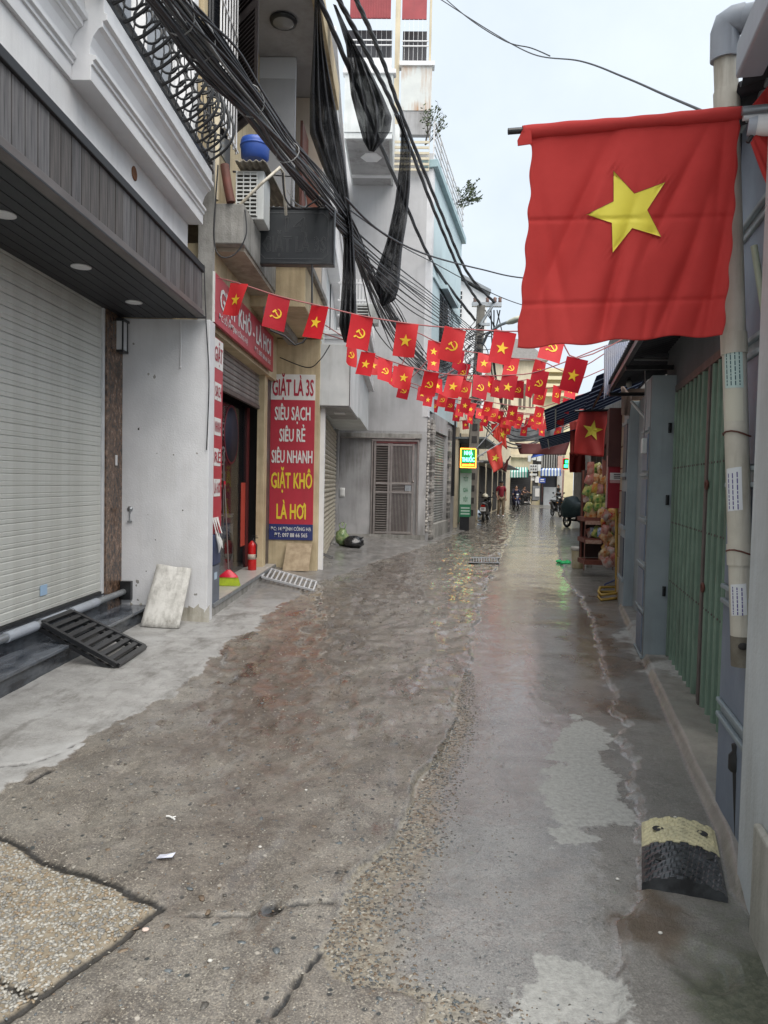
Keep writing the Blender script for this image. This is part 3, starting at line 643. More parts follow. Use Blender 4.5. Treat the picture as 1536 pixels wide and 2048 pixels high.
for k in range(5): b.tube([Vector((XR0-.25*k, 7.79, 4.87))+Vector((0, .12*sin(pi*(i/12)**.72), .86*i/12)) for i in range(13)], .009, 5)
b.build('end_panel', black_paint, rl)
# wall lantern
L0 = at(240, 673, 7.62)
wl_ = thing('wall_lantern', 'black box lantern with frosted panes beside the pale shutter', 'wall lamp', (L0.x, 7.60, L0.z))
lx, lz = L0.x-.005, L0.z
b = MB()
for sx in (-1, 1):
    for sy in (-1, 1): b.box(lx+sx*.062-.008, lx+sx*.062+.008, 7.61+sy*.06-.008, 7.61+sy*.06+.008, lz-.15, lz+.15)
b.box(lx-.078, lx+.078, 7.53, 7.70, lz+.15, lz+.175); b.box(lx-.07, lx+.07, 7.54, 7.69, lz-.175, lz-.15); b.box(lx-.14, lx-.075, 7.56, 7.68, lz-.13, lz+.13)
b.build('frame', black_paint, wl_, bevel=.003)
fr = surf('frosted', (.62, .64, .66), None, .5)
bx('pane', fr, wl_, lx-.052, lx+.052, 7.548, 7.554, lz-.148, lz+.148); bx('pane', fr, wl_, lx+.057, lx+.063, 7.56, 7.66, lz-.148, lz+.148)
# white wall details
b = MB(); c = at(260, 1018, 7.71); b.lathe([(.0, 0), (.03, .004), (.03, .012), (0, .02)], c+Vector((0, .01, 0)), 12, ax=(0, -1, 0)); b.tube([c, c-Vector((0, .004, .06)), c-Vector((0, .004, .13))], .006, 5); b.box(c.x-.025, c.x+.025, c.y-.012, c.y, c.z-.145, c.z-.125)
b.build('door_hook', galv, A)
b = MB(); a0, a1 = at(361, 640, 7.715), at(361, 735, 7.715); b.tube([a0, (a0+a1)/2+Vector((.003, 0, 0)), a1], .006, 5); b.ball(a1, .014, .01, .014, 6, 4); b.build('plaster_drip', white_trim, A)
rw = random.Random(8)
for k in range(26):
    x, z = rw.uniform(-2.95, -2.15), rw.choice([rw.uniform(.15, .6), rw.uniform(.15, 3.2)]); b = MB(); r = rw.uniform(.006, .022)
    b.add([Vector((x+r*rw.uniform(.5, 1.3)*cos(a), 7.7185, z+r*rw.uniform(.4, 1.5)*sin(a))) for a in np.linspace(0, 2*pi, 9)[:-1]], [tuple(range(8))]); b.build('paint_chip', cement if k % 6 else dark_fill, A)
b = MB()
for k in range(16):
    x = -3.0+k*.058; b.add([Vector((x, 7.7182, 0)), Vector((x+.058, 7.7182, 0)), Vector((x+.058, 7.7182, .10+.12*abs(sin(k*1.7+1))+rw.uniform(0, .05))), Vector((x, 7.7182, .10+.12*abs(sin((k-1)*1.7+1))+rw.uniform(0, .05)))], [(0, 1, 2, 3)])
b.build('damp_stain', surf('damp', (.40, .375, .31), (.52, .5, .45), .8, 6, .3, 50, .8, (.2, .18, .14), gscale=3), A)
# black box where the hinge pipe enters the wall
c = at(253, 1180, 7.70); bx('pipe_socket', black_paint, A, c.x-.055, c.x+.06, 7.66, 7.722, c.z-.10, c.z+.10)
# folding steel ramp on a hinge pipe
RA = thing('folding_ramp', 'black steel grille ramp folded down over the dark step of the white house', 'ramp', (-2.75, 6.0, 0))
zp = c.z-.015; b = MB(); b.tube([(c.x-.02, 4.72, zp), (c.x-.02, 7.68, zp)], .033, 12); b.build('hinge_pipe', galv, RA)
T0, T1 = atX(87, 1243, c.x+.02), atX(146, 1216, c.x+.02); T0.z = T1.z = zp+.03
pl0, pl1 = gnd(236, 1326, .09), gnd(291, 1290, .09)
for y0, y1 in ((T0.y-.5, T0.y-.06), (T0.y+.06, T1.y-.06), (T1.y+.06, T1.y+.6)):
    b = MB(); b.tube([(c.x-.02, y0, zp), (c.x-.02, y1, zp)], .042, 12); b.build('pipe_sleeve', pvc_grey, RA)
def ramp_frame(T0, T1, B0, B1, rungs, mat, par, th, rw):
    n = ((T1-T0).cross(B0-T0)).normalized(); n = n if n.z > 0 else -n
    def bar(p, q, wv, name):
        wv = wv*rw; h = n*th; b = MB(); b.hexa([p-wv/2-h, q-wv/2-h, q+wv/2-h, p+wv/2-h, p-wv/2, q-wv/2, q+wv/2, p+wv/2]); b.build(name, mat, par, bevel=.003)
    sd = (T1-T0).normalized(); dn = (B0-T0).normalized()
    bar(T0, B0, sd, 'side_rail'); bar(T1, B1, sd, 'side_rail'); bar(B0, B1, dn, 'end_bar'); bar(T0, T1, dn, 'end_bar')
    for i in range(1, rungs+1):
        t = i/(rungs+1); bar(T0.lerp(B0, t)-n*.006, T1.lerp(B1, t)-n*.006, dn, 'rung')
    return n
nn = ramp_frame(T0, T1, pl0, pl1, 8, black_paint, RA, .035, .045)
for p, q in ((T0, pl0), (T1, pl1)):
    b = MB(); u_ = (q-p); s_ = (T1-T0).normalized()*.02; o_ = -nn*.055; b.hexa([p+o_-s_-nn*.03, q+o_-s_-nn*.03, q+o_+s_-nn*.03, p+o_+s_-nn*.03, p+o_-s_, q+o_-s_, q+o_+s_, p+o_+s_]); b.build('lower_rail', black_paint, RA)
# leaning board
p0, p1, p2, p3 = at(281, 1256, 7.30), at(358, 1264, 7.30), at(384, 1137, 7.66), at(315, 1128, 7.66)
p0.z = Zat(p0.x, p0.y)+.004; p1.z = Zat(p1.x, p1.y)+.004
def brd(u, v):
    p = p0.lerp(p1, u).lerp(p3.lerp(p2, u), v); return p + Vector((0, -.02*sin(pi*u)*(1-v)-.03*max(0, v-.9)*10*.6, .004*sin(9*u)*v))
b = MB(); b.grid(brd, 10, 12); b.build('leaning_board', foam_board, label='stained pale board leaning against the lilac-white wall', cat='board', solid=.022)

# ================================================================== LAUNDRY SHOP
B = thing('laundry_shop', 'cream laundry shop with open glass front and concrete balcony above', 'shop', (-2.6, 10, 0))
bx('wall', cream_wall, B, -6, -3.6, 7.95, 12.28, 0, 8)
bx('party_wall', cement, B, -3.6, -2.2, 7.94, 8.02, 0, 3.3)
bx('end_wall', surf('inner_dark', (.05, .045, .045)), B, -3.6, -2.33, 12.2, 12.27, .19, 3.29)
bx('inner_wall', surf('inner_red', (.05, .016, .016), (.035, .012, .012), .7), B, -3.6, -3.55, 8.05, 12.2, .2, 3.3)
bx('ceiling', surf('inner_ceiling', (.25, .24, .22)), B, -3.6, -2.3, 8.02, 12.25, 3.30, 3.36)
bx('pillar', cream_wall, B, -2.32, -1.45, 12.28, 12.45, 0, 4.0, bevel=.006)
bx('pillar', cream_wall, B, -2.38, -2.26, 11.62, 11.86, .18, 3.3, bevel=.006)
bx('door_post', brown_metal, B, -2.38, -2.285, 11.9, 12.27, .18, 3.3)
bx('lintel', cream_wall, B, -2.6, -2.19, 8.02, 12.28, 3.28, 4.2)
bx('party_edge', cement, B, -2.3, -2.14, 7.94, 8.03, 3.2, 5.2)
# floor step with tiles
bx('step', cement, B, -3.6, -2.12, 8.03, 12.1, -.05, .165)
for i in range(7):
    for j in range(3):
        x0 = -3.58+j*.485; y0 = 8.04+i*.58
        bx('floor_tile', surf('floor_tile', (.46, .44, .41), (.4, .385, .36), .35, 3), B, x0, x0+.478, y0, y0+.573, .166, .185)
bx('step_edge', galv, B, -2.125, -2.105, 8.03, 12.0, .15, .19)
# narrow sign strip beside the door and the cabinet below it
SG = thing('side_sign', 'narrow red and white vertical sign strip on the left door jamb of the laundry', 'sign', (-2.16, 8.2, .9))
bx('panel', red_sign, SG, -2.17, -2.15, 8.05, 8.48, .95, 3.20)
bx('header', white_print, SG, -2.149, -2.147, 8.055, 8.475, 2.86, 3.19)
for zz, s in ((3.02, 'GIẶT'),): text(s, (-2.145, 8.265, zz), EY, EZ, .17, red_print, SG, .34)
for zz, s in ((2.6, 'SẠCH'), (2.2, 'NHANH'), (1.85, 'RẺ'), (1.5, 'LÀ HƠI')):
    bx('patch', white_print, SG, -2.149, -2.147, 8.12, 8.41, zz-.1, zz+.1); text(s, (-2.145, 8.265, zz), EY, EZ, .12, red_print, SG, .26)
b = MB()
for i in range(5): b.slab([Vector((-2.148, 8.07+.055*i, 1.16)), Vector((-2.148, 8.11+.055*i, 1.16)), Vector((-2.10+.02*(i % 2), 8.11+.055*i, .97-.03*(i % 3))), Vector((-2.10+.02*(i % 2), 8.07+.055*i, .98))], (.003, 0, 0))
b.build('torn_strips', white_print, SG)
b = MB(); b.tube([(-2.12, 8.12, 1.0), (-2.08, 8.16, .86), (-2.10, 8.2, .75)], [.012, .03, .004], 6); b.tube([(-2.12, 8.2, 1.0), (-2.09, 8.24, .88), (-2.07, 8.26, .80)], [.01, .02, .004], 6); b.build('torn_cloth', white_print, SG)
CB = thing('blue_cabinet', 'grubby navy blue sheet panel at the foot of the laundry door jamb', 'panel', (-2.14, 8.2, 0))
bx('upper_panel', plastic_navy, CB, -2.17, -2.12, 8.03, 8.36, .62, .97, bevel=.006); bx('lower_panel', surf('panel_slate', (.16, .18, .22), (.11, .125, .16), .5, 3, grime=.5, gcol=(.05, .05, .05)), CB, -2.17, -2.13, 8.03, 8.36, .0, .61, bevel=.006)
bx('sticker', surf('sticker_pale', (.45, .55, .66)), CB, -2.129, -2.127, 8.12, 8.24, .45, .53)
# shop name board
SB = thing('shop_sign', 'red shop board lettered GIẶT KHÔ - LÀ HƠI above the laundry door', 'sign', (-2.13, 9.8, 3.33))
bx('board', red_sign, SB, -2.16, -2.12, 7.96, 11.55, 3.33, 3.88, bevel=.004)
bx('border', white_print, SB, -2.161, -2.117, 7.955, 7.975, 3.33, 3.88)
text('GIẶT KHÔ - LÀ HƠI', (-2.117, 9.75, 3.655), EY, EZ, .235, white_print, SB, 3.1, bold=.032)
text('ĐC: SỐ 14 ĐỊNH CÔNG HẠ', (-2.117, 8.9, 3.435), EY, EZ, .07, white_print, SB, 1.5); text('ĐT: 097 88 66 565', (-2.117, 10.7, 3.435), EY, EZ, .07, white_print, SB, 1.2)
# half-raised roller shutter
rs2 = bx('roller_shutter', brown_metal, B, -2.40, -2.37, 8.04, 11.62, 2.78, 3.3); f0 = None
for k in range(7):
    z = 2.80+k*.075
    if f0 is None: b = MB(); b.prism([(0, 0), (.012, .01), (.016, .035), (.012, .06), (0, .07)], 8.04, 11.62, lambda a, y_, c: Vector((-2.365+a, y_, 2.80+c))); f0 = b.build('slat', surf('shutter_steel', (.30, .29, .28), (.2, .19, .185), .45, 4, metal=.3), rs2)
    else: share(f0, 'slat', f0.location+Vector((0, 0, k*.075)))
bx('bottom_rail', brown_metal, rs2, -2.39, -2.34, 8.04, 11.62, 2.74, 2.795)
# glass door and inside
DR = bx('glass_door', surf('door_glass', (.02, .022, .026), None, .05, 2, rvar=0, alpha=.42), B, -2.535, -2.525, 9.7, 11.52, .19, 2.75)
bx('door_frame', surf('door_red', (.13, .02, .02), (.1, .015, .015), .5), B, -2.56, -2.5, 11.521, 11.62, .19, 2.75)
bx('door_frame', brown_metal, B, -2.56, -2.5, 9.64, 9.70, .19, 2.75)
b = MB(); hx = -2.47; b.tube([(hx, 9.85, .95), (hx, 9.85, 1.95)], .014, 8)
for zz in (1.1, 1.8): b.tube([(hx, 9.85, zz), (-2.53, 9.85, zz)], .01, 6); b.tube([(hx, 9.85, zz), (hx, 9.45, zz)], .01, 6)
b.build('handle', steel, DR)
b = MB()
for s, zz, hh in (('SIÊU', 2.3, .2), ('S', 1.95, .22), ('Ê', 1.6, .22)):
    text(s, (-2.522, 10.05, zz), -EY, EZ, hh, surf('reflected_print', (.16, .15, .15)), DR, .42 if len(s) > 1 else .2)  # mirrored letters: a reflection in the door glass drawn as print
bx('red_notice', surf('notice_red', (.5, .06, .04), (.42, .05, .03), .5), DR, -2.522, -2.519, 11.16, 11.46, .55, 1.55)
b = MB(); b.lathe([(0, 0), (.40, 0), (.40, .004), (0, .004)], (-2.523, 10.5, 2.25), 24, ax=(1, 0, 0)); b.build('round_decal', surf('decal_dark', (.010, .012, .03)), DR); b = MB(); b.lathe([(.40, 0), (.435, 0), (.435, .003), (.40, .003)], (-2.5235, 10.5, 2.25), 24, ax=(1, 0, 0)); b.build('decal_ring', surf('decal_red', (.16, .01, .02)), DR)
WM = thing('washing_machine', 'pale front-loading washing machine with dark round door inside the laundry', 'washing machine', (-2.9, 10.75, .186))
bx('body', surf('washer_white', (.68, .71, .71), (.6, .63, .63), .35, 3), WM, -3.2, -2.62, 10.4, 11.1, .19, 1.05, bevel=.02)
b = MB(); b.lathe([(.0, .0), (.17, .0), (.20, .02), (.23, .02), (.24, 0)], (-2.62, 10.75, .58), 24, ax=(1, 0, 0)); b.build('door', surf('washer_door', (.03, .035, .04), None, .1), WM)
bx('control_panel', surf('washer_panel', (.2, .22, .23)), WM, -2.62, -2.612, 10.45, 11.05, .92, 1.02); bx('top_lid', white_trim, WM, -3.19, -2.62, 10.41, 11.09, 1.051, 1.07)
LB = MB(); LB.ball((-2.9, 10.75, 1.22), .22, .28, .17, 10, 6, noise=.12); LB.build('laundry_bundle', surf('laundry_grey', (.42, .45, .48), (.3, .33, .37), .8, 8), label='pale bundle of laundry lying on the washing machine', cat='laundry')
# broom
g0 = at(457, 1160, 9.45); bz = .187
BR = thing('broom', 'broom with red head and lime bristles standing at the laundry doorway', 'broom', (g0.x, 9.45, bz))
tp = at(449, 965, 9.6)
b = MB(); b.tube([g0+Vector((0, 0, .12)), tp], .010, 8); b.build('handle', surf('broom_stick', (.16, .13, .12), None, .4), BR)
b = MB(); b.tube([tp-Vector((0, 0, .09)), tp+Vector((0, 0, .02))], .014, 8); b.build('grip', surf('red_plastic', (.62, .02, .05), None, .4), BR)
hb = Vector((g0.x, 9.45, bz)); b = MB(); b.loft([[hb+Vector((sx*w, sy*d, h)) for sx, sy in ((-1, -1), (1, -1), (1, 1), (-1, 1))] for w, d, h in ((.125, .03, .115), (.11, .028, .14), (.02, .02, .215))]); b.build('head', surf('red_plastic', (.62, .02, .05)), BR)
b = MB()
for i in range(30):
    t = (i % 15)/14*2-1; yy = -.02 if i < 15 else .02; b.slab([hb+Vector((t*.115-.008, yy, .118)), hb+Vector((t*.115+.008, yy, .118)), hb+Vector((t*.145+.01, yy*1.6, .0)), hb+Vector((t*.145-.008, yy*1.6, .008))], (0, .006, 0))
b.build('bristles', surf('lime', (.46, .58, .03), (.36, .46, .03), .6, 20), BR)
# fire extinguisher
fe = at(504, 1139, 11.2); fx, fz = fe.x, .186
FE = thing('fire_extinguisher', 'red fire extinguisher standing on the laundry floor by the door post', 'fire extinguisher', (fx, 11.2, fz))
b = MB(); b.lathe([(.062, 0), (.068, .01), (.068, .37), (.06, .41), (.035, .44), (.022, .46)], (fx, 11.2, fz), 18); b.build('cylinder', surf('extinguisher_red', (.55, .015, .015), None, .3), FE)
b = MB(); b.box(fx-.02, fx+.02, 11.18, 11.22, fz+.46, fz+.5); b.box(fx-.01, fx+.09, 11.19, 11.21, fz+.5, fz+.512); b.box(fx-.01, fx+.08, 11.19, 11.21, fz+.53, fz+.54); b.build('valve', black_paint, FE)
b = MB(); b.tube([(fx+.02, 11.18, fz+.48), (fx+.08, 11.15, fz+.40), (fx+.075, 11.15, fz+.2)], .01, 6); b.build('hose', black_rubber, FE)
b = MB(); b.lathe([(.0685, .17), (.0695, .17), (.0695, .25), (.0685, .25)], (fx, 11.2, fz), 18); b.build('label_band', surf('band', (.5, .42, .35)), FE)
# price banner on the yellow pillar
YB = 12.26
def yp(px, py): return at(px, py, YB)
BN = thing('vertical_banner', 'tall red GIẶT LÀ 3S banner with blue footer on the cream pillar', 'banner', (-1.9, YB, .6))
q = [yp(540, 748), yp(628, 748), yp(628, 1081), yp(540, 1081)]
xl0, xr0 = (q[0].x+q[3].x)/2, (q[1].x+q[2].x)/2; zt, zb = q[0].z, q[2].z; sc = (zt-zb)/333
def zz_(py): return zt-(py-748)*sc
bx('board', red_sign, BN, xl0, xr0, YB, YB+.018, zz_(1049), zz_(799)); bx('header', white_print, BN, xl0, xr0, YB-.001, YB+.018, zz_(799)+.001, zt); bx('footer', navy_print, BN, xl0, xr0, YB-.001, YB+.018, zb, zz_(1049)-.001)
xm = (xl0+xr0)/2; ww = xr0-xl0
for s, p0_, p1_, wd, mt in (('GIẶT LÀ 3S', 758, 790, .93, red_print), ('SIÊU SẠCH', 813, 839, .80, white_print), ('SIÊU RẺ', 857, 882, .58, white_print), ('SIÊU NHANH', 900, 925, .92, white_print), ('GIẶT KHÔ', 945, 976, .93, yellow_print), ('LÀ HƠI', 1008, 1038, .66, yellow_print), ('ĐC: 14 ĐỊNH CÔNG HẠ', 1055, 1062, .92, white_print), ('ĐT: 097 88 66 565', 1067, 1075, .75, white_print)):
    text(s, (xm, YB-.003, (zz_(p0_)+zz_(p1_))/2), EX, EZ, (p1_-p0_)*sc, mt, BN, ww*wd, bold=.032 if p1_-p0_ > 12 else .012)
# leaning tile, scraps and small aluminium ramp
t0, t1, t2, t3 = at(565, 1138, 12.0), at(617, 1141, 12.0), at(624, 1088, 12.22), at(574, 1086, 12.22)
t0.z = t1.z = max(.0, Zat(-1.8, 12.0))+.01
b = MB(); b.slab([t0, t1, t2, t3], (0, .012, .002)); b.build('leaning_tile', surf('tile_pattern', (.42, .33, .22), (.28, .21, .13), .5, 9, .1), label='brown patterned tile leaning at the foot of the cream pillar', cat='tile')
AR = thing('aluminium_ramp', 'small pale metal ladder ramp lying in front of the laundry step', 'ramp', (-1.8, 11.3, 0))
r0, r1, r2, r3 = gnd(535, 1134, .19), gnd(524, 1152, .16), gnd(627, 1177, .07), gnd(633, 1161, .07)
for p in (r2, r3): p.z = Zat(p.x, p.y)+.035
ramp_frame(r0, r1, r3, r2, 10, alu, AR, .03, .03)
for px, py in ((649, 1137), (655, 1140)):
    c = gz(px, py); b = MB(); b.hexa([c+Vector(v) for v in ((-.1, -.06, 0), (.09, -.07, 0), (.08, .07, 0), (-.08, .06, 0), (-.06, -.05, .05), (.07, -.05, .07), (.06, .05, .06), (-.06, .05, .04))]); b.build('rubble_block', cement, label='broken concrete block lying at the foot of the beige shutter', cat='rubble', group='broken blocks by the beige shutter')
b = MB(); c = gz(650, 1134); b.grid(lambda u, v: c+Vector((-.12+.26*u, -.02+.14*v, .11+.03*sin(5*u)+.03*v)), 6, 4); b.build('cardboard_scrap', surf('scrap_dark', (.05, .05, .05), (.09, .085, .08), .7, 8), label='dark torn scrap lying on a block below the beige shutter', cat='scrap', solid=.008)
# balcony concrete above
bx('balcony_beam', cement, B, -2.26, -1.83, 8.06, 10.1, 4.215, 4.655, bevel=.012)
bx('balcony_soffit', surf('soffit_cream', (.46, .40, .33), (.36, .31, .25), .8, 2, grime=.6, gcol=(.12, .1, .08)), B, -2.2, -1.85, 8.2, 12.2, 4.17, 4.214)
bx('balcony_beam', cream_wall, B, -2.2, -1.42, 10.11, 12.4, 4.02, 4.60, bevel=.012)
bx('beam_cornice', cement, B, -2.2, -1.36, 10.06, 12.45, 4.602, 4.70, bevel=.01)
bx('balcony_beam', cement, B, -2.0, -1.84, 10.1, 12.3, 3.9, 4.019)
# air conditioner with its sheet cover and blue tub
AC = thing('air_conditioner', 'white air conditioner outdoor unit on the concrete balcony beam', 'air conditioner', (-1.95, 8.75, 4.66))
c0, c1 = at(471, 340, 8.55), at(516, 412, 8.55); ax0, ax1, az0, az1 = c0.x, -1.70, 4.66, c0.z
bx('casing', off_white, AC, ax0, ax1-.01, 8.56, 8.95, az0, az1, bevel=.01)
bx('grille_back', dark_fill, AC, ax0+.02, ax0+.26, 8.552, 8.559, az0+.03, az1-.03)
for k in range(11):
    z = az0+.05+k*(az1-az0-.1)/10; bx('louvre', off_white, AC, ax0+.02, ax0+.26, 8.535, 8.551, z-.008, z+.008)
for k in range(4):
    x = ax0+.02+k*.08; bx('grille_bar', off_white, AC, x-.006, x+.006, 8.53, 8.536, az0+.03, az1-.03)
b = MB(); s0, s1, s2, s3 = at(470, 322, 8.4), at(532, 322, 8.4), at(578, 415, 9.6), at(520, 410, 9.6)
b.grid(lambda u, v: s0.lerp(s1, u).lerp(s3.lerp(s2, u), v)+Vector((0, 0, .012*sin(u*30))), 30, 3); b.build('cover_sheet', surf('asbestos', (.30, .28, .24), (.18, .165, .14), .85, 6, .4, 40, .6), label='grimy corrugated sheet covering the air conditioner', cat='roof sheet', solid=.012)
c = at(510, 322, 8.7); TB = thing('blue_tub', 'blue plastic tub standing above the air conditioner', 'tub', (c.x, 8.7, c.z))
b = MB(); b.lathe([(.13, 0), (.165, .03), (.172, .2), (.165, .235), (.15, .24)], (c.x, 8.7, c.z), 20); b.build('bucket', plastic_blue, TB); b = MB(); b.lathe([(.172, .0), (.18, .005), (.18, .02), (.172, .025)], (c.x, 8.7, c.z+.15), 20); b.build('rim', plastic_blue, TB)
b = MB(); b.tube([at(478, 412, 8.45), at(520, 370, 8.4), at(560, 335, 8.5), at(566, 345, 8.6), at(572, 430, 8.9)], .018, 8); b.build('drain_hose', pvc, label='bent pale pipe rising in front of the air conditioner', cat='pipe')
# LED sign board 14 GIAT LA 3S (unlit, dotted)
LS = thing('led_sign', 'unlit black LED sign with dotted 14 GIẶT LÀ 3S hanging over the lane', 'sign', (-1.4, 9, 4.26))
q0, q1, q2, q3 = at(508, 411, 9), at(669, 418, 9), at(669, 532, 9), at(508, 526, 9)
lx0, lx1, lz0, lz1 = (q0.x+q3.x)/2, (q1.x+q2.x)/2, (q2.z+q3.z)/2, (q0.z+q1.z)/2
sgm = surf('led_panel', (.010, .013, .017), (.022, .026, .03), .5, 5, .1, 40, .3, (.05, .055, .055))
bx('panel', sgm, LS, lx0+.02, lx1-.02, 9.0, 9.11, lz0+.02, lz1-.02)
for a_ in ((lx0, lx1, lz1-.022, lz1), (lx0, lx1, lz0, lz0+.022), (lx0, lx0+.022, lz0+.022, lz1-.022), (lx1-.022, lx1, lz0+.022, lz1-.022)): bx('frame_edge', black_paint, LS, a_[0], a_[1], 8.985, 9.12, a_[2], a_[3], bevel=.004)
dot = surf('led_dot', (.11, .115, .12), None, .4)
def dots(pts, sp=.016, r=.0042, close=False, name='led_dots'):
    b = MB(); pts = [Vector((p[0], 0, p[1])) for p in pts]
    if close: pts.append(pts[0])
    acc = 0
    for i in range(len(pts)-1):
        d = pts[i+1]-pts[i]; n_ = max(1, int(d.length/sp))
        for j in range(n_):
            p = pts[i]+d*j/n_; b.box(p.x-r, p.x+r, 8.994, 9.0, p.z-r, p.z+r)
    return b
def outline(s, cx, cz, h, w):   # lettering outline made of dots
    c = bpy.data.curves.new('t', 'FONT'); c.body = s; c.align_x = 'CENTER'; c.resolution_u = 1; c.fill_mode = 'NONE'; c.offset = .02
    t = bpy.data.objects.new('t', c); COL.objects.link(t); me = bpy.data.meshes.new_from_object(t.evaluated_get(bpy.context.evaluated_depsgraph_get()))
    V = [v.co.copy() for v in me.vertices]; w0 = max(v.x for v in V)-min(v.x for v in V); mid_ = (max(v.x for v in V)+min(v.x for v in V))/2
    b = MB()
    for e in me.edges:
        p, q = [Vector((cx+(V[i].x-mid_)*w/w0, 0, cz+(V[i].y/.7-.5)*h)) for i in e.vertices]
        n_ = max(1, int((q-p).length/.013))
        for j in range(n_): r_ = p.lerp(q, j/n_); b.box(r_.x-.0038, r_.x+.0038, 8.994, 9.0, r_.z-.0038, r_.z+.0038)
    bpy.data.objects.remove(t); bpy.data.curves.remove(c); bpy.data.meshes.remove(me); return b
cx, cz = (lx0+lx1)/2, (lz0+lz1)/2
outline('14', cx+.02, cz+.14, .17, .26).build('dotted_lettering', dot, LS, kind='stuff'); outline('GIẶT LÀ 3S', cx, cz-.10, .19, .78).build('dotted_lettering', dot, LS, kind='stuff')
xa, xb, za, zb_ = lx0+.08, lx1-.08, lz0+.07, lz1-.07
dots([(xa+.06, za), (xb-.06, za), (xb, za+.06), (xb, zb_-.06), (xb-.06, zb_), (xa+.06, zb_), (xa, zb_-.06), (xa, za+.06)], close=True).build('dotted_border', dot, LS, kind='stuff')
b = MB(); b.tube([(lx1-.55, 9.06, lz1), (lx1-.55, 9.06, lz1+.4), (-2.2, 9.06, lz1+.45)], .014, 6); b.tube([(lx0+.1, 9.06, lz0+.3), (-2.25, 9.06, lz0+.3)], .016, 6); b.build('bracket', black_paint, LS)
b = MB(); b.tube([at(*p, 9.0) for p in ((624, 530), (624, 640), (618, 668), (605, 685), (590, 690), (570, 672), (540, 660))], .012, 6); b.build('sign_cable', cable_black, label='black cable looping down from the unlit LED sign', cat='cable')
# upper floor of the laundry
LV = thing('window_shutter', 'tall dark brown louvred window shutter standing open above the laundry', 'window shutter', (-2.0, 8.8, 5.6))
h0, h1 = at(447, 285, 9.2), at(514, 258, 8.5); zb0 = h0.z; 
def lv(a, bq, c): p = Vector((h0.x, 9.2, 0)).lerp(Vector((h1.x, 8.5, 0)), a); d = Vector((.55, .45, 0)).normalized(); return p + Vector((0, bq, 0)) + Vector((0, 0, c))
b = MB(); b.box(.05, .95, .022, .034, zb0+.05, zb0+2.55, lv); b.build('backing', surf('shutter_brown', (.022, .017, .017), (.034, .026, .025), .5, 6), LV)
for a0_, a1_ in ((0, .09), (.91, 1)): b = MB(); b.box(a0_, a1_, -.02, .02, zb0, zb0+2.6, lv); b.build('stile', surf('shutter_brown', (.035, .026, .026), (.055, .042, .04), .5, 6), LV)
for z in (zb0+.04, zb0+1.3, zb0+2.5): b = MB(); b.box(.09, .91, -.018, .018, z-.05, z+.05, lv); b.build('rail', surf('shutter_brown', (0, 0, 0)), LV)
f0 = None
for k in range(44):
    z = zb0+.12+k*.053
    if abs(z-zb0-1.3) < .06: continue
    if f0 is None: b = MB(); b.hexa([lv(.09, -.022, z), lv(.91, -.022, z), lv(.91, .012, z+.04), lv(.09, .012, z+.04), lv(.09, -.022, z+.008), lv(.91, -.022, z+.008), lv(.91, .012, z+.048), lv(.09, .012, z+.048)]); f0 = b.build('louvre', surf('shutter_brown', (0, 0, 0)), LV); zf = z
    else: share(f0, 'louvre', f0.location+Vector((0, 0, z-zf)))
bx('upper_wall', cream_wall, B, -3.2, -2.28, 8.0, 12.3, 4.6, 8.6)
bx('window_recess', glass_dark, B, -2.29, -2.27, 8.15, 9.2, 5.5, 8.2)
WG = thing('window_bars', 'white vertical window bars on the upper floor of the laundry', 'window grille', (-2.15, 8.5, 5.4))
for k in range(7): b = MB(); y = 8.10+k*.13; b.tube([(-2.12, y, 5.55), (-2.12, y, 8.3)], .011, 6); b.build('bar', white_trim, WG)
for z in (5.6, 6.9, 8.2): bx('cross_bar', white_trim, WG, -2.135, -2.105, 8.05, 8.95, z-.012, z+.012)
bx('balcony_slab', surf('slab_grey', (.40, .40, .42), (.33, .33, .345), .75, 2, grime=.5, gcol=(.2, .19, .18)), B, -3, -1.32, 8.9, 12.4, 7.92, 8.1)
bx('slab_edge', cream_wall, B, -1.33, -1.22, 8.9, 12.4, 7.86, 8.25, bevel=.01)
c = Vector((-1.78, 10.1, 7.92)); b = MB(); b.lathe([(.17, 0), (.19, -.02), (.18, -.05), (.15, -.06)], c, 24); cl = b.build('ceiling_lamp', black_paint, B); b = MB(); b.lathe([(.15, -.055), (.10, -.09), (0, -.105)], c, 20); b.build('lamp_glass', surf('lampglass', (.25, .25, .25), None, .2), cl)
bx('grey_partition', surf('partition', (.40, .41, .44), (.36, .37, .40), .6, 1.5, grime=.25, gcol=(.25, .25, .26)), B, -2.28, -1.74, 10.98, 11.06, 5.0, 7.6); bx('partition_top', surf('partition_lt', (.5, .52, .56), None, .5), B, -2.28, -1.74, 10.97, 11.07, 7.6, 7.91)
bx('back_wall', surf('peach', (.52, .45, .38), (.46, .40, .33), .7, 2, grime=.3, gcol=(.3, .25, .2)), B, -2.28, -1.45, 12.1, 12.25, 4.7, 7.91)
bx('door_leaf', rust_red, B, -1.72, -1.68, 11.4, 12.05, 5.2, 7.2); bx('wall_plaque', surf('plaque', (.22, .08, .05), None, .5), B, -1.68, -1.50, 12.06, 12.10, 6.0, 6.7)
# drain pipe and rusty strip beside the white house
b = MB(); b.tube([at(432, 200, 8.05), at(428, 400, 8.05)], .05, 10); b.build('down_pipe', cream_far, label='cream drain pipe between the white house and the laundry', cat='pipe')
b = MB(); b.tube([at(449, 330, 8.06), at(455, 370, 8.06), at(462, 405, 8.06)], .05, 8); b.build('rusty_strip', rust_red, label='rust brown strip of metal beside the cream drain pipe', cat='metal strip')
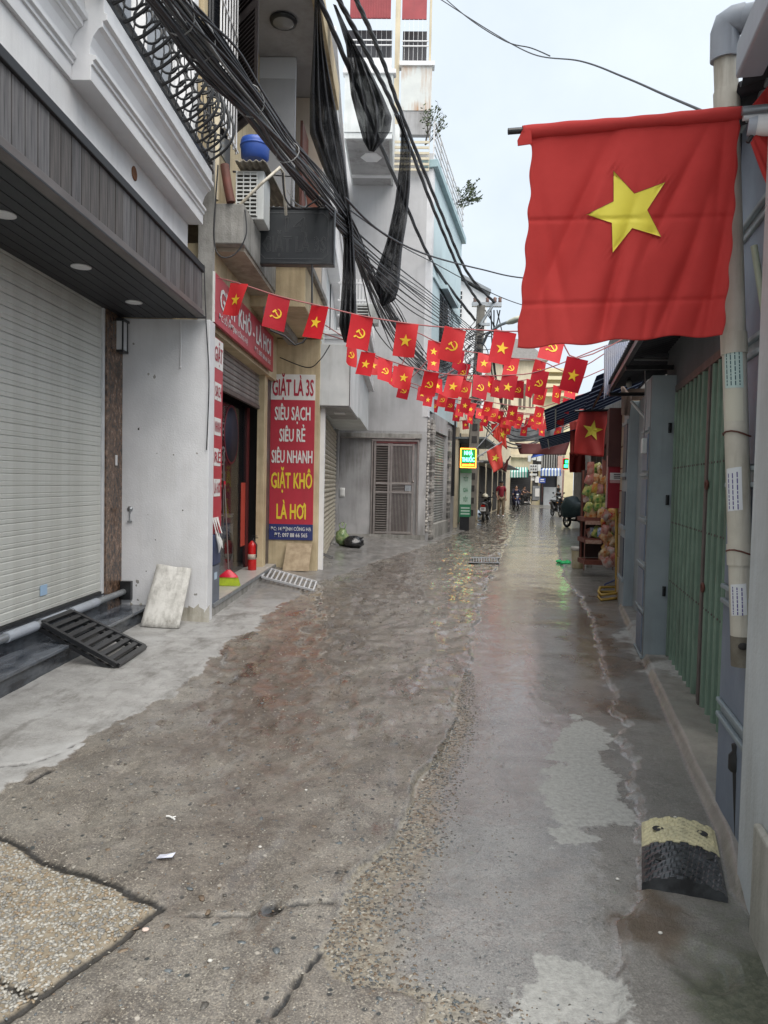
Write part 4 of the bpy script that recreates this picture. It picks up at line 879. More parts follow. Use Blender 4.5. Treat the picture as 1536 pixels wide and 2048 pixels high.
# ================================================================== GREY HOUSE with beige shutter
Cc = thing('beige_shutter_house', 'narrow white house with closed beige slatted shutter and boxed overhang', 'house', (-2, 15, 0))
FC = frame((-1.43, 12.47, 0), (-.30, 6.3, 0), (6.3, .30, 0))   # along, out, up
bx('wall', off_white, Cc, 0, 7.05, -1.6, -.12, 0, 9.6, F=FC)
bx('side_jamb', white_trim, Cc, -.02, .14, -.12, .06, 0, 2.95, F=FC, bevel=.006); bx('side_jamb', grey_wall, Cc, 6.2, 7.0, -.12, .02, 0, 2.95, F=FC)
RSC = bx('roller_shutter', shutter_beige, Cc, .14, 6.2, -.10, -.06, .04, 2.9, F=FC); f0 = None
for k in range(28):
    if f0 is None: b = MB(); b.prism([(-.06, .0), (-.03, .015), (-.015, .05), (-.03, .085), (-.06, .095)], .15, 6.19, lambda a, y_, c: FC(y_, a, .06+c)); f0 = b.build('slat', shutter_beige, RSC)
    else: share(f0, 'slat', Vector((0, 0, k*.1)))
b = MB(); b.hexa([FC(*v) for v in ((4.0, 0, -.02), (6.2, 0, -.02), (6.2, .5, -.02), (4.0, .4, -.02), (4.0, 0, .16), (6.2, 0, .16), (6.2, .02, .16), (4.0, .02, .16))]); b.build('threshold_ramp', cement, Cc)
q = [at(635, 681, 12.3), at(699, 700, 12.3), at(699, 812, 12.3), at(635, 813, 12.3)]
ox0, ox1, oz0, oz1 = q[3].x, q[2].x, q[2].z, 3.93
bx('boxed_overhang', off_white, Cc, ox0, ox1, 12.3, 14.75, oz0, oz1, bevel=.008)
bx('overhang_soffit', grey_wall, Cc, ox0+.02, ox1-.02, 12.33, 14.7, oz0-.02, oz0-.002); bx('soffit_light', white_trim, Cc, ox0+.2, ox1-.15, 13.1, 13.35, oz0-.05, oz0-.021, bevel=.004)
bx('edge_strip', dark_fill, Cc, ox1-.004, ox1+.004, 12.29, 12.305, oz0, oz1)
# balcony with moulding above the box
bx('balcony', white_trim, Cc, -1.75, -.85, 14.8, 19.2, 4.05, 4.5, bevel=.01)
for k, (o, z0, z1) in enumerate(((.06, 4.50, 4.58), (.12, 4.581, 4.66), (.02, 4.0, 4.049))): bx('cornice', white_trim, Cc, -1.8, -.85+o, 14.8-o, 19.2, z0, z1, bevel=.008)
bx('balcony_wall', off_white, Cc, -1.75, -.95, 14.9, 19.0, 2.95, 4.0)
# white lattice railing upstairs
LT = thing('lattice_railing', 'white lattice balcony railing behind the hanging black nets', 'railing', (-1.2, 15, 4.66))
for k in range(9): bx('bar', white_trim, LT, -1.38+k*.066, -1.38+k*.066+.025, 14.9, 14.93, 4.66, 5.75)
for z in (4.72, 5.0, 5.3, 5.65): bx('rail', white_trim, LT, -1.42, -.82, 14.885, 14.899, z, z+.035)
for k in range(16): bx('bar', white_trim, LT, -.86, -.835, 15+k*.26, 15.03+k*.26, 4.66, 5.75)
for z in (4.72, 5.2, 5.68): bx('rail', white_trim, LT, -.834, -.815, 14.9, 19.1, z, z+.035)
AC2 = thing('air_conditioner', 'white air conditioner unit on the moulded balcony behind the nets', 'air conditioner', (-1.1, 15.3, 4.66))
p = at(735, 628, 14.6); bx('casing', off_white, AC2, p.x-.25, p.x+.22, 14.55, 14.83, p.z-.2, p.z+.2, bevel=.01)
bx('grille', dark_fill, AC2, p.x-.2, p.x+.02, 14.54, 14.549, p.z-.15, p.z+.15)
for k in range(5): bx('grille_bar', off_white, AC2, p.x-.2, p.x+.02, 14.53, 14.539, p.z-.14+k*.06, p.z-.12+k*.06)
for z0 in (4.8, 7.2):   # windows in the street side
    for yy in (13.2, 16.2):
        w_ = MB(); w_.box(yy-12.4, yy-11.4, -.13, -.10, z0+.2, z0+1.9, FC); win = w_.build('window', glass_dark, Cc)
        for k in range(6): bx('window_bar', white_trim, win, yy-12.38+k*.19, yy-12.355+k*.19, -.09, -.07, z0+.2, z0+1.9, F=FC)
for z in (6.0, 7.0, 8.4, 9.3): bx('ledge', white_trim, Cc, .2, 7.0, -.12, .12, z, z+.12, F=FC, bevel=.006)
for k in range(24): bx('railing_bar', white_trim, Cc, .3+k*.28, .33+k*.28, .06, .09, 6.12, 6.99, F=FC)
# ================================================================== TOWER HOUSE (grey wall with the steel door)
YD = 19.6
D = thing('tower_house', 'tall grey rendered house with stainless steel door facing the camera', 'house', (-.6, 20, 0))
dx0, dx1, dz0, dz1 = -.83, .37, .19, 2.72
bx('wall', grey_wall, D, -2.2, dx0-.05, YD, YD+.3, 0, 3.0); bx('wall', grey_wall, D, dx1+.05, .62, YD, YD+.3, 0, 3.0)
bx('wall', surf('grey_wall_upper', (.50, .50, .51), (.42, .42, .43), .8, 1.0, .3, 50, .4, (.25, .245, .24)), D, -2.2, .62, YD, YD+.3, 3.001, 10.4); bx('wall', grey_wall, D, dx0-.049, dx1+.049, YD+.001, YD+.3, dz1+.06, 3.0); bx('rear_block', grey_wall, D, -2.2, .58, YD+.301, YD+4, 0, 10.3)
bx('door_canopy', cement, D, -1.75, .48, YD-.10, YD-.001, 2.80, 2.93, bevel=.01); bx('canopy_flashing', steel, D, -1.7, .30, YD-.13, YD-.101, 2.79, 2.81)
bx('plinth', cement, D, -1.75, .62, YD-.05, YD-.001, -.05, .19)
dr = bx('door', brown_metal, D, dx0, dx1, YD+.10, YD+.12, dz0, dz1)
for a_ in ((dx0-.045, dx0, dz0, dz1), (dx1, dx1+.045, dz0, dz1), (dx0-.045, dx1+.045, dz1+.001, dz1+.055), (dx0-.045, dx1+.045, dz0-.04, dz0-.001)): bx('frame', steel, dr, a_[0], a_[1], YD-.03, YD+.1, a_[2], a_[3], bevel=.004)
for x in (dx0+.02, dx0+.40, dx0+.47, dx1-.14): bx('stile', steel, dr, x, x+.06, YD+.02, YD+.098, dz0, dz1, bevel=.003)
for z in (dz0+.02, dz0+1.12, dz0+1.36, dz1-.12): bx('rail', steel, dr, dx0+.081, dx1-.141, YD+.03, YD+.095, z, z+.055, bevel=.003)
for k in range(36):
    z = dz0+.1+k*.066
    if abs(z-dz0-1.16) > .05 and abs(z-dz0-1.39) > .05 and z < dz1-.15: b = MB(); b.hexa([Vector(v) for v in ((dx0+.082, YD+.05, z), (dx0+.398, YD+.05, z), (dx0+.398, YD+.085, z+.03), (dx0+.082, YD+.085, z+.03), (dx0+.082, YD+.05, z+.012), (dx0+.398, YD+.05, z+.012), (dx0+.398, YD+.085, z+.042), (dx0+.082, YD+.085, z+.042))]); b.build('louvre', steel, dr)
for k in range(13):
    x = dx0+.55+k*.039
    for z0, z1 in ((dz0+.08, dz0+1.11), (dz0+1.42, dz1-.13)): b = MB(); b.box(x, x+.014, YD+.045, YD+.06, z0, z1); b.build('bar', steel, dr)
for k in range(4): bx('bar', steel, dr, dx0+.54, dx0+.86, YD+.04, YD+.06, dz0+1.19+k*.042, dz0+1.207+k*.042)
bx('lock_box', galv, dr, dx0+.88, dx1-.15, YD+.035, YD+.06, dz0+1.19, dz0+1.345); b = MB(); b.ball((dx1-.10, YD-.02, dz0+1.45), .03, .03, .03); b.build('knob', steel, dr)
bx('pink_strip', surf('door_pink', (.30, .10, .10), (.22, .08, .08), .35, metal=.5), dr, dx0+.081, dx1-.02, YD+.015, YD+.0185, dz1-.055, dz1-.001)  # thin pinkish strip across the top of the door
p = at(684, 985, YD-.01); b = MB(); b.grid(lambda u, v: Vector((p.x-.07+.15*u, YD-.012-.01*sin(3*u), p.z-.12+.25*v)), 4, 4); b.build('paper_notice', white_print, label='white paper notice stuck on the grey wall by the beige shutter', cat='notice', solid=.003)
p = at(472+0, 655, YD)  # small wall lamp on the grey wall
p = at(738, 766, YD-.08); b = MB(); b.lathe([(.06, -.16), (.085, -.1), (.085, .05), (.05, .1)], p, 14); b.box(p.x-.12, p.x+.02, YD-.1, YD, p.z+.1, p.z+.16); b.build('wall_lamp', off_white, label='small white lamp on the grey wall under the bunting', cat='wall lamp')
# upper storeys
bz0, bz1 = 9.55, 11.0
bx('balcony', off_white, D, -1.55, -.43, 17.0, YD-.001, bz0, bz0+.14, bevel=.01)
bx('balcony_front', off_white, D, -1.55, -.43, 16.98, 17.1, bz0+.141, bz1); bx('balcony_side', off_white, D, -.53, -.42, 17.101, YD-.001, bz0+.141, bz1)
bx('balcony_cap', white_trim, D, -1.6, -.37, 16.93, 17.15, bz1+.001, bz1+.1, bevel=.01)
bx('soffit_panel', grey_wall, D, -1.5, -.50, 17.05, YD-.05, bz0-.02, bz0-.001)
b = MB(); c = Vector((-.95, 17.9, bz0-.021)); b.lathe([(.26, 0), (.26, -.02), (.18, -.03), (0, -.03)], c, 6, smooth=False); b.build('soffit_emblem', white_trim, D)
bx('soffit_bar', white_trim, D, -1.5, -.5, 18.9, 19.02, bz0-.06, bz0-.021)
bx('upper_wall', off_white, D, -2.2, -.3, YD+.1, YD+.3, 10.4, 11.2)
yc = 20.4
px = lambda x, y: at(x, y, yc)
def qbox(name, mat, par, x0, y0, x1, y1, d0=0, d1=.2, **k): p, q = px(x0, y1), px(x1, y0); return bx(name, mat, par, p.x, q.x, yc+d0, yc+d1, p.z, q.z, **k)
cg = thing('rooftop_cage', 'barred rooftop veranda with dark red panels on top of the grey house', 'veranda', (.1, yc, 12))
qbox('column', cream_far, cg, 785, -60, 803, 330, -.12, .12); qbox('column', cream_far, cg, 857, -60, 866, 140, -.05, .15)
qbox('red_panel', surf('roof_red', (.34, .035, .045), (.28, .03, .04), .5, 3, grime=.2, gcol=(.2, .05, .05)), cg, 700, -80, 784, 36, 0, .04); qbox('red_panel', surf('roof_red', (0, 0, 0)), cg, 804, -80, 856, 38, 0, .04)
qbox('dark_room', surf('room_dark', (.06, .062, .07), (.09, .09, .10), .8), cg, 690, 38, 784, 150, .5, .55); qbox('dark_room', surf('room_dark', (0, 0, 0)), cg, 804, 40, 856, 140, .5, .55)
for x in list(range(712, 785, 10)): qbox('bar', white_trim, cg, x, 36, x+1.6, 128, 0, .03)
for x in range(808, 857, 9): qbox('bar', white_trim, cg, x, 38, x+1.6, 138, 0, .03)
for y in (80, 90, 120): qbox('cross_bar', white_trim, cg, 704, y, 784, y+1.6, -.03, -.001)
for y in (82, 92, 130): qbox('cross_bar', white_trim, cg, 804, y, 857, y+1.6, -.03, -.001)
for k in range(16): qbox('panel_rib', surf('roof_red', (0, 0, 0)), cg, 703+k*5.1, -80, 704.2+k*5.1, 35, -.02, -.001)
rst = surf('rusty_white', (.60, .62, .60), (.52, .54, .53), .6, 2, .1, 40, 1.0, (.36, .18, .07), gscale=2.4)
qbox('parapet', rst, D, 801, 138, 864, 228, -.2, 0); qbox('parapet_cap', white_trim, D, 799, 132, 869, 140, -.25, .05); qbox('parapet', grey_wall, D, 799, 228, 862, 275, -.18, 0)
qbox('wall_moulding', white_trim, D, 690, 125, 784, 160, -.22, 0); qbox('wall_moulding', off_white, D, 720, 160, 784, 230, -.1, 0)
rr_ = thing('roof_railing', 'cream slatted railing around the roof terrace of the grey house', 'railing', (.1, YD, 9.8))
cream_rail = surf('cream_rail', (.62, .56, .42), (.55, .5, .38), .5, 4, grime=.3, gcol=(.3, .22, .14))
for k in range(6):
    p, q = at(786, 281+k*11, YD-.2), at(858, 278+k*11, YD-.2); bx('slat', cream_rail, rr_, p.x, q.x, YD-.2, YD-.17, p.z-.06, p.z)
for x in (785, 858): p, q = at(x-1, 342, YD-.16), at(x+1.6, 273, YD-.16); bx('post', cream_rail, rr_, p.x, q.x, YD-.169, YD-.12, p.z, q.z)
# ================================================================== BLUE HOUSE along the lane
EO = Vector((.62, YD, 0)); EU = Vector((.2041, .979, 0)); EN = Vector((.979, -.2041, 0))
FE_ = frame(EO, EU, EN)   # along the lane, out into the lane, up
E_ = thing('blue_house', 'tall pale blue house with grey shutter and stone-clad posts on the left of the lane', 'house', (1, 22, 0))
bx('wall', grey_wall, E_, .0, 6.1, -2.5, -.06, 0, 3.6, F=FE_); bx('upper_wall', blue_wall, E_, 0, 6.1, -2.5, 0, 3.601, 10.0, F=FE_); bx('corner_strip', lilac_wall, E_, -.03, .25, -.3, .012, 3.4, 9.99, F=FE_)
bx('roof_edge', surf('teal_edge', (.33, .45, .48), (.28, .40, .43), .6), E_, -.1, 6.2, -.3, .14, 10.001, 10.2, F=FE_, bevel=.01)
for z in (4.2, 7.2): bx('string_course', blue_wall, E_, 0.26, 6.1, 0, .06, z, z+.14, F=FE_)
bx('plinth', cement, E_, .9, 4.2, -.06, .12, -.05, .45, F=FE_, bevel=.01)
RSE = bx('roller_shutter', shutter_grey, E_, .95, 3.3, -.06, -.04, .451, 3.1, F=FE_); f0 = None
for k in range(34):
    if f0 is None: b = MB(); b.prism([(-.04, 0), (-.02, .012), (-.015, .04), (-.025, .065), (-.04, .072)], .95, 3.3, lambda a, y_, c: FE_(y_, a, .46+c)); f0 = b.build('slat', shutter_grey, RSE)
    else: share(f0, 'slat', Vector((0, 0, k*.077)))
bx('shutter_box', grey_wall, E_, .9, 3.4, -.06, .05, 3.101, 3.58, F=FE_)
sr = random.Random(5); protos = []
for i in range(4):
    h = .05+.02*i; b = MB(); b.box(-.26+.03*i, .26-.04*(i % 2), 0, .07, 0, h); mesh_ = b.mesh('stone', [stone_grey, surf('stone_lt', (.45, .43, .40), (.32, .3, .28), .85, 6, .5, 40), surf('stone_dk', (.16, .15, .145), (.1, .095, .09), .85, 6, .5, 40)][i % 3]); protos.append((mesh_, h))
ang = atan2(EU.y, EU.x)
for t0_, w_ in ((.45, .46), (3.75, .62)):
    bx('pier', grey_wall, E_, t0_-w_/2, t0_+w_/2, -.06, .06, 0, 3.4, F=FE_)
    z = .02
    while z < 3.3:
        x = 0
        me_, h = sr.choice(protos); o = bpy.data.objects.new('stone', me_); COL.objects.link(o); o.parent = E_
        o.rotation_euler = (0, 0, ang+pi); o.location = FE_(t0_+sr.uniform(-.03, .03), .055, z) - ORG[E_.name]; z += h+.008
for k in range(36):    # rough white chips on the corner
    b = MB(); p = FE_(.02+sr.uniform(0, .1), .02, .3+k*.085); b.ball(p, .05, .03, .05, 6, 3, noise=.3); b.build('stone', surf('stone_lt', (0, 0, 0)), E_)
wn_ = bx('window', glass_dark, E_, 1.6, 3.6, .0, .03, 5.1, 7.1, F=FE_)
bx('window_frame', surf('frame_dark', (.05, .055, .06)), wn_, 2.55, 2.7, .031, .06, 5.1, 7.1, F=FE_)
for k in range(14): bx('window_bar', surf('frame_dark', (0, 0, 0)), wn_, 1.6, 3.6, .09, .105, 5.15+k*.14, 5.165+k*.14, F=FE_)
for k in range(6): bx('window_bar', surf('frame_dark', (0, 0, 0)), wn_, 1.6+k*.39, 1.62+k*.39, .106, .12, 5.1, 7.1, F=FE_)
bx('window_hood', blue_wall, E_, 1.4, 3.8, 0, .25, 7.2, 7.3, F=FE_)
rr2 = thing('roof_railing', 'white metal railing along the roof edge of the blue house', 'railing', FE_(3, 0, 10.2))
for k in range(5): bx('rail', white_trim, rr2, 0, 6.1, .02, .05, 10.36+k*.2, 10.40+k*.2, F=FE_)
for k in range(6): bx('post', white_trim, rr2, k*1.2, k*1.2+.05, -.02, .015, 10.2, 11.25, F=FE_)
# bare shrub and leafy sprig on the roof
def twig(b, lb, o, d, L_, r, depth, rnd, leaf):
    p = o; pts = [o]
    for i in range(4):
        d = (d+Vector((rnd.uniform(-.35, .35), rnd.uniform(-.35, .35), rnd.uniform(-.12, .3)))).normalized(); p = p+d*L_/4; pts.append(p)
        if depth and rnd.random() < .85: twig(b, lb, p, (d+Vector((rnd.uniform(-1, 1), rnd.uniform(-1, 1), rnd.uniform(-.5, .6)))).normalized(), L_*.62, r*.6, depth-1, rnd, leaf)
    b.tube(pts, [r*(1-.15*i) for i in range(5)], 4)
    if depth <= 1:
        for i in range(leaf):
            q = pts[rnd.randint(1, 4)]+Vector((rnd.uniform(-.06, .06),)*3); n = Vector((rnd.uniform(-1, 1), rnd.uniform(-1, 1), rnd.uniform(-1, 1))).normalized(); t = n.orthogonal().normalized()*.055; s_ = n.cross(t)*.4
            lb.add([q-t, q+s_, q+t, q-s_], [(0, 1, 2, 3)])
leafm = surf('leaf_green', (.05, .08, .03), (.09, .11, .05), .6, 5)
for (pxx, pyy, YY, L_, dd, leaf, lab, seed) in ((850, 290, 19.8, .62, (.5, 0, .6), 3, 'bare twiggy shrub growing on the roof terrace of the grey house', 4), (908, 408, 24.0, .58, (.8, -.2, .1), 9, 'small leafy sprig sticking out from the roof of the blue house', 9)):
    rt = at(pxx, pyy, YY); sp = thing('roof_shrub', lab, 'shrub', rt); b, lb = MB(), MB(); rd = random.Random(seed)
    for i in range(4): twig(b, lb, rt, (Vector(dd)+Vector((rd.uniform(-.4, .4), rd.uniform(-.4, .4), rd.uniform(-.2, .4)))).normalized(), L_, .014, 2, rd, leaf)
    b.build('stems', surf('twig', (.10, .085, .07), (.07, .06, .05), .8), sp); q = lb.build('leaves', leafm, sp); q['kind'] = 'stuff'
# ================================================================== WHITE GABLED HOUSE behind
YG = 38.0; p0_, p1_ = at(916, 560, YG), at(971, 590, YG)
F_ = thing('gabled_house', 'white house with sloping roof edge standing behind the blue house', 'house', (p0_.x, YG, 0))
xw0, xw1 = p0_.x-.8, at(972, 700, YG).x
b = MB(); b.prism([(xw0, 0), (xw1, 0), (xw1, at(971, 592, YG).z), (xw0, at(903, 540, YG).z)], YG, YG+6, lambda a, y_, c: Vector((a, y_, c))); b.build('wall', surf('white_far', (.66, .68, .70), (.6, .62, .64), .7, 1, grime=.15, gcol=(.4, .4, .4)), F_)
za, zb2 = at(903, 538, YG).z, at(974, 588, YG).z
b = MB(); b.hexa([Vector(v) for v in ((xw0, YG-.3, za), (xw1+.15, YG-.3, zb2), (xw1+.15, YG+6, zb2), (xw0, YG+6, za), (xw0, YG-.3, za+.16), (xw1+.15, YG-.3, zb2+.16), (xw1+.15, YG+6, zb2+.16), (xw0, YG+6, za+.16))]); b.build('roof', surf('roof_grey', (.25, .27, .29), (.2, .22, .24), .6), F_)
a_, c_ = at(914, 582, YG-.05), at(923, 636, YG-.05); wf = bx('window', glass_dark, F_, a_.x, c_.x, YG-.07, YG-.02, c_.z, a_.z)
for k in range(7): bx('window_bar', white_trim, wf, a_.x, c_.x, YG-.1, YG-.08, c_.z+k*(a_.z-c_.z)/6-.02, c_.z+k*(a_.z-c_.z)/6+.02)
bx('window_bar', white_trim, wf, (a_.x+c_.x)/2-.02, (a_.x+c_.x)/2+.02, YG-.12, YG-.101, c_.z, a_.z)
# ================================================================== SHOPS beyond on the left
G_ = thing('pharmacy', 'low dark-fronted pharmacy with cream piers on the left of the lane', 'shop', FE_(8, 0, 0))
bx('wall', dark_fill, G_, 6.1, 13.5, -3, -.25, 0, 3.6, F=FE_)
for t_, w_ in ((6.3, .35), (9.4, .3), (13.2, .4)): bx('pier', cream_far, G_, t_-w_/2, t_+w_/2, -.25, .05, 0, 3.6, F=FE_)
bx('canopy', surf('canopy_grey', (.22, .25, .26), (.16, .18, .19), .6), G_, 6.1, 13.4, -.25, 1.0, 3.2, 3.27, F=FE_); bx('upper_wall', cream_far, G_, 6.2, 13.5, -3, -.3, 3.61, 6.4, F=FE_)
bx('shop_front', surf('shop_green', (.05, .12, .08), (.04, .08, .06), .4), G_, 6.6, 9.1, -.245, -.2, .1, 2.6, F=FE_)
H_ = thing('shophouse', 'dim cream shophouse on the left at the far end of the lane', 'shop', FE_(20, 0, 0))
bx('wall', cream_far, H_, 13.6, 40, -3, -.1, 0, 5.2, F=FE_)
for t_ in (15, 19, 23, 27, 31): 
    bx('opening', dark_fill, H_, t_, t_+3, -.1, -.07, .1, 2.5, F=FE_); bx('awning', surf('awn_grey', (.2, .22, .23), (.15, .16, .17), .7), H_, t_-.2, t_+3.2, -.1, .9, 2.7, 2.75, F=FE_)
p, q = at(903, 992, 24.9), at(912, 838, 24.9); bx('black_signboard', black_paint, None, p.x, q.x, 24.8, 24.95, p.z, q.z, label='tall narrow black signboard at the end of the blue house', cat='sign')
# lit sign of the pharmacy
p, q = at(921, 896, 24.2), at(952, 936, 24.2)
PS = thing('pharmacy_lightbox', 'lit green and orange LED lightbox reading NHÀ THUỐC', 'sign', ((p.x+q.x)/2, 24.2, q.z))
bx('case', black_paint, PS, p.x, q.x, 24.2, 24.34, q.z, p.z); wbx, hbx = q.x-p.x, p.z-q.z
orange = surf('led_orange', (1, .30, .03), None, .4, emit=3.0); ledg = surf('led_green', (.02, .8, .16), None, .4, emit=2.2); ledw = surf('led_mint', (.15, .95, .55), None, .4, emit=3.2); ledy = surf('led_yellow', (1, .62, .04), None, .4, emit=2.6); ledr = surf('led_red', (.8, .05, .01), None, .4, emit=1.2)
for e in ((0, 1, 0, .05), (0, 1, .95, 1), (0, .06, .05, .95), (.94, 1, .05, .95)): bx('border_light', orange, PS, p.x+e[0]*wbx, p.x+e[1]*wbx, 24.185, 24.198, q.z+e[2]*hbx, q.z+e[3]*hbx)
bx('lower_field', ledr, PS, p.x+.08*wbx, q.x-.08*wbx, 24.19, 24.199, q.z+.07*hbx, q.z+.22*hbx); bx('upper_field', surf('led_field', (.02, .22, .05), None, .4, emit=.5), PS, p.x+.1*wbx, q.x-.1*wbx, 24.19, 24.199, q.z+.24*hbx, q.z+.93*hbx)
for s, c_, h_, w_, mt in (('NHÀ', .76, .20, .5, ledw), ('THUỐC', .42, .20, .76, ledw), ('BÍCH HẰNG', .14, .08, .74, ledy)): text(s, ((p.x+q.x)/2, 24.183, q.z+c_*hbx), EX, EZ, h_*hbx, mt, PS, w_*wbx, bold=.03)
bx('stay', galv, PS, q.x, q.x+.25, 24.25, 24.29, q.z+.2, q.z+.24); bx('stay', galv, PS, q.x, q.x+.25, 24.25, 24.29, p.z-.24, p.z-.2)
p, q = at(921, 937, 24.6), at(941, 1034, 24.6)
GS = thing('upright_sign', 'narrow upright pale green sign with TỐT GIÁ TỐT below the lit lightbox', 'sign', ((p.x+q.x)/2, 24.6, q.z))
bx('board', surf('sign_mint', (.42, .55, .47), (.38, .50, .43), .5), GS, p.x, q.x, 24.6, 24.66, q.z, p.z)
hh = p.z-q.z; dgreen = surf('print_green', (.02, .17, .08), None, .5)
bx('lower_panel', dgreen, GS, p.x, q.x, 24.59, 24.599, q.z, q.z+.26*hh); bx('top_panel', surf('print_green2', (.12, .36, .16)), GS, p.x, q.x, 24.59, 24.599, p.z-.09*hh, p.z)
for s, c_ in (('TỐT', .78), ('GIÁ', .56), ('TỐT', .36)): text(s, ((p.x+q.x)/2, 24.588, q.z+c_*hh), EX, EZ, .085*hh, dgreen, GS, .16)
for k in range(3): bx('small_print', surf('sign_mint', (0, 0, 0)), GS, p.x+.04, q.x-.04, 24.585, 24.589, q.z+.05*hh+k*.06*hh, q.z+.08*hh+k*.06*hh)
bx('post', black_paint, GS, p.x+.02, q.x-.04, 24.62, 24.64, .02, q.z)
# ================================================================== FAR END of the lane
YZ = 60.0
Z_ = thing('cream_house', 'cream two-storey house closing the far end of the lane', 'house', (8, YZ, 0))
xl_, xr_ = at(985, 900, YZ).x, at(1075, 900, YZ).x
bx('wall', cream_far, Z_, xl_, xr_, YZ, YZ+8, 0, at(1040, 722, YZ).z); zt_ = at(1040, 722, YZ).z
b = MB(); b.prism([(xl_-.4, zt_), (xr_+.6, zt_), (xr_+.4, zt_+.2), (xl_+2.2, zt_+1.7), (xl_+.4, zt_+1.7)], YZ-.5, YZ+8, lambda a, y_, c: Vector((a, y_, c))); b.build('roof', surf('roof_tile', (.32, .30, .29), (.26, .25, .24), .8, 6), Z_)
for x0, x1, y0, y1 in ((1037, 1052, 768, 818), (1058, 1068, 770, 815), (1008, 1022, 775, 815)):
    p, q = at(x0, y1, YZ), at(x1, y0, YZ); wz = bx('window', surf('win_brown', (.14, .11, .08), (.1, .08, .06)), Z_, p.x, q.x, YZ-.06, YZ, p.z, q.z); bx('window_frame', cream_far, wz, (p.x+q.x)/2-.05, (p.x+q.x)/2+.05, YZ-.1, YZ-.061, p.z, q.z)
for z in (3.9, 6.4): bx('ledge', cream_far, Z_, xl_, xr_, YZ-.35, YZ-.001, z, z+.25)
bx('dark_front', surf('shutter_dark', (.055, .055, .058), (.045, .045, .047), .7), Z_, at(1000, 1000, YZ).x, at(1060, 1000, YZ).x, YZ-.05, YZ-.001, 0, 2.9)
for k in range(16): bx('shutter_slat', surf('shutter_dark2', (.08, .08, .085), (.06, .06, .065), .6), Z_, at(1002, 1000, YZ).x, at(1057, 1000, YZ).x, YZ-.09, YZ-.051, .1+k*.165, .2+k*.165)
Z2 = thing('cream_house', 'pale yellow house with stepped balcony mouldings behind the right-hand bunting', 'house', (12, YZ, 0))
xs_, xe_ = at(1076, 900, YZ).x, at(1150, 900, YZ).x; zt2 = at(1100, 735, YZ).z
bx('wall', surf('yellow_far', (.70, .62, .40), (.6, .53, .34), .8, 1), Z2, xs_, xe_, YZ+.3, YZ+8, 0, zt2)
for y in (742, 757, 772, 790): z = at(1110, y, YZ).z; bx('moulding', surf('yellow_far', (0, 0, 0)), Z2, xs_+.1, xe_, YZ-.4, YZ+.29, z-.14, z+.14)
p, q = at(1078, 940, YZ), at(1122, 905, YZ); bx('upper_opening', dark_fill, Z2, p.x, q.x, YZ+.2, YZ+.29, p.z, q.z)
for k in range(10): bx('balcony_bar', surf('bar_grey', (.25, .24, .22)), Z2, p.x+.2+k*.2, p.x+.3+k*.2, YZ+.1, YZ+.19, p.z+.2, q.z-.1)
bx('column', surf('pinkish', (.5, .32, .26), (.42, .27, .22), .8), Z2, at(1115, 930, YZ).x, at(1124, 930, YZ).x, YZ-.1, YZ+.05, at(1115, 945, YZ).z, at(1115, 912, YZ).z)
bx('dark_front', surf('shutter_navy', (.035, .04, .055), (.05, .05, .06), .7), Z2, at(1081, 1000, YZ).x, at(1124, 1000, YZ).x, YZ+.2, YZ+.289, 0, 3.0)
bx('white_gate', surf('gate_white', (.46, .48, .50), (.40, .42, .44), .5), Z2, at(1087, 1000, YZ).x, at(1113, 1000, YZ).x, YZ+.05, YZ+.12, 0, at(1090, 974, YZ).z)
bx('pier', surf('pier_far', (.5, .49, .46), (.42, .41, .38), .8), Z2, at(1113, 1000, YZ).x, at(1124, 1000, YZ).x, YZ-.02, YZ+.15, 0, 3.0)
def awning(name, lab, x0, x1, ytop, ybot, yval, c1, YY, n):
    W1 = surf('awn_white', (.6, .66, .65), None, .7); T = thing(name, lab, 'awning', ((at(x0, ytop, YY).x+at(x1, ytop, YY).x)/2, YY, at(x0, yval, YY).z))
    a0_, a1_ = at(x0, ytop, YY), at(x1, ytop, YY); f0_, f1_ = at(x0-3, ybot, YY-1.2), at(x1+1, ybot, YY-1.2); g0_, g1_ = at(x0-3, yval, YY-1.2), at(x1+1, yval, YY-1.2)
    for k in range(n):
        mt = c1 if k % 2 == 0 else W1; u0, u1 = k/n, (k+1)/n
        b = MB(); b.slab([a0_.lerp(a1_, u0), a0_.lerp(a1_, u1), f0_.lerp(f1_, u1), f0_.lerp(f1_, u0)], (0, 0, .03)); b.slab([f0_.lerp(f1_, u0), f0_.lerp(f1_, u1), g0_.lerp(g1_, u1), g0_.lerp(g1_, (u0+u1)/2)-Vector((0, 0, .06)), g0_.lerp(g1_, u0)], (0, .02, 0)); b.build('stripe', mt, T)
awning('striped_awning', 'teal and white striped awning over the dark shopfront at the lane end', 1017, 1055, 935, 945, 954, surf('awn_teal', (.02, .26, .22), None, .6), YZ-.1, 15)
awning('striped_awning', 'blue and white striped awning beside the electricity meter boxes', 1084, 1121, 937, 941, 951, surf('awn_blue', (.10, .17, .42), None, .6), YZ-.1, 13)
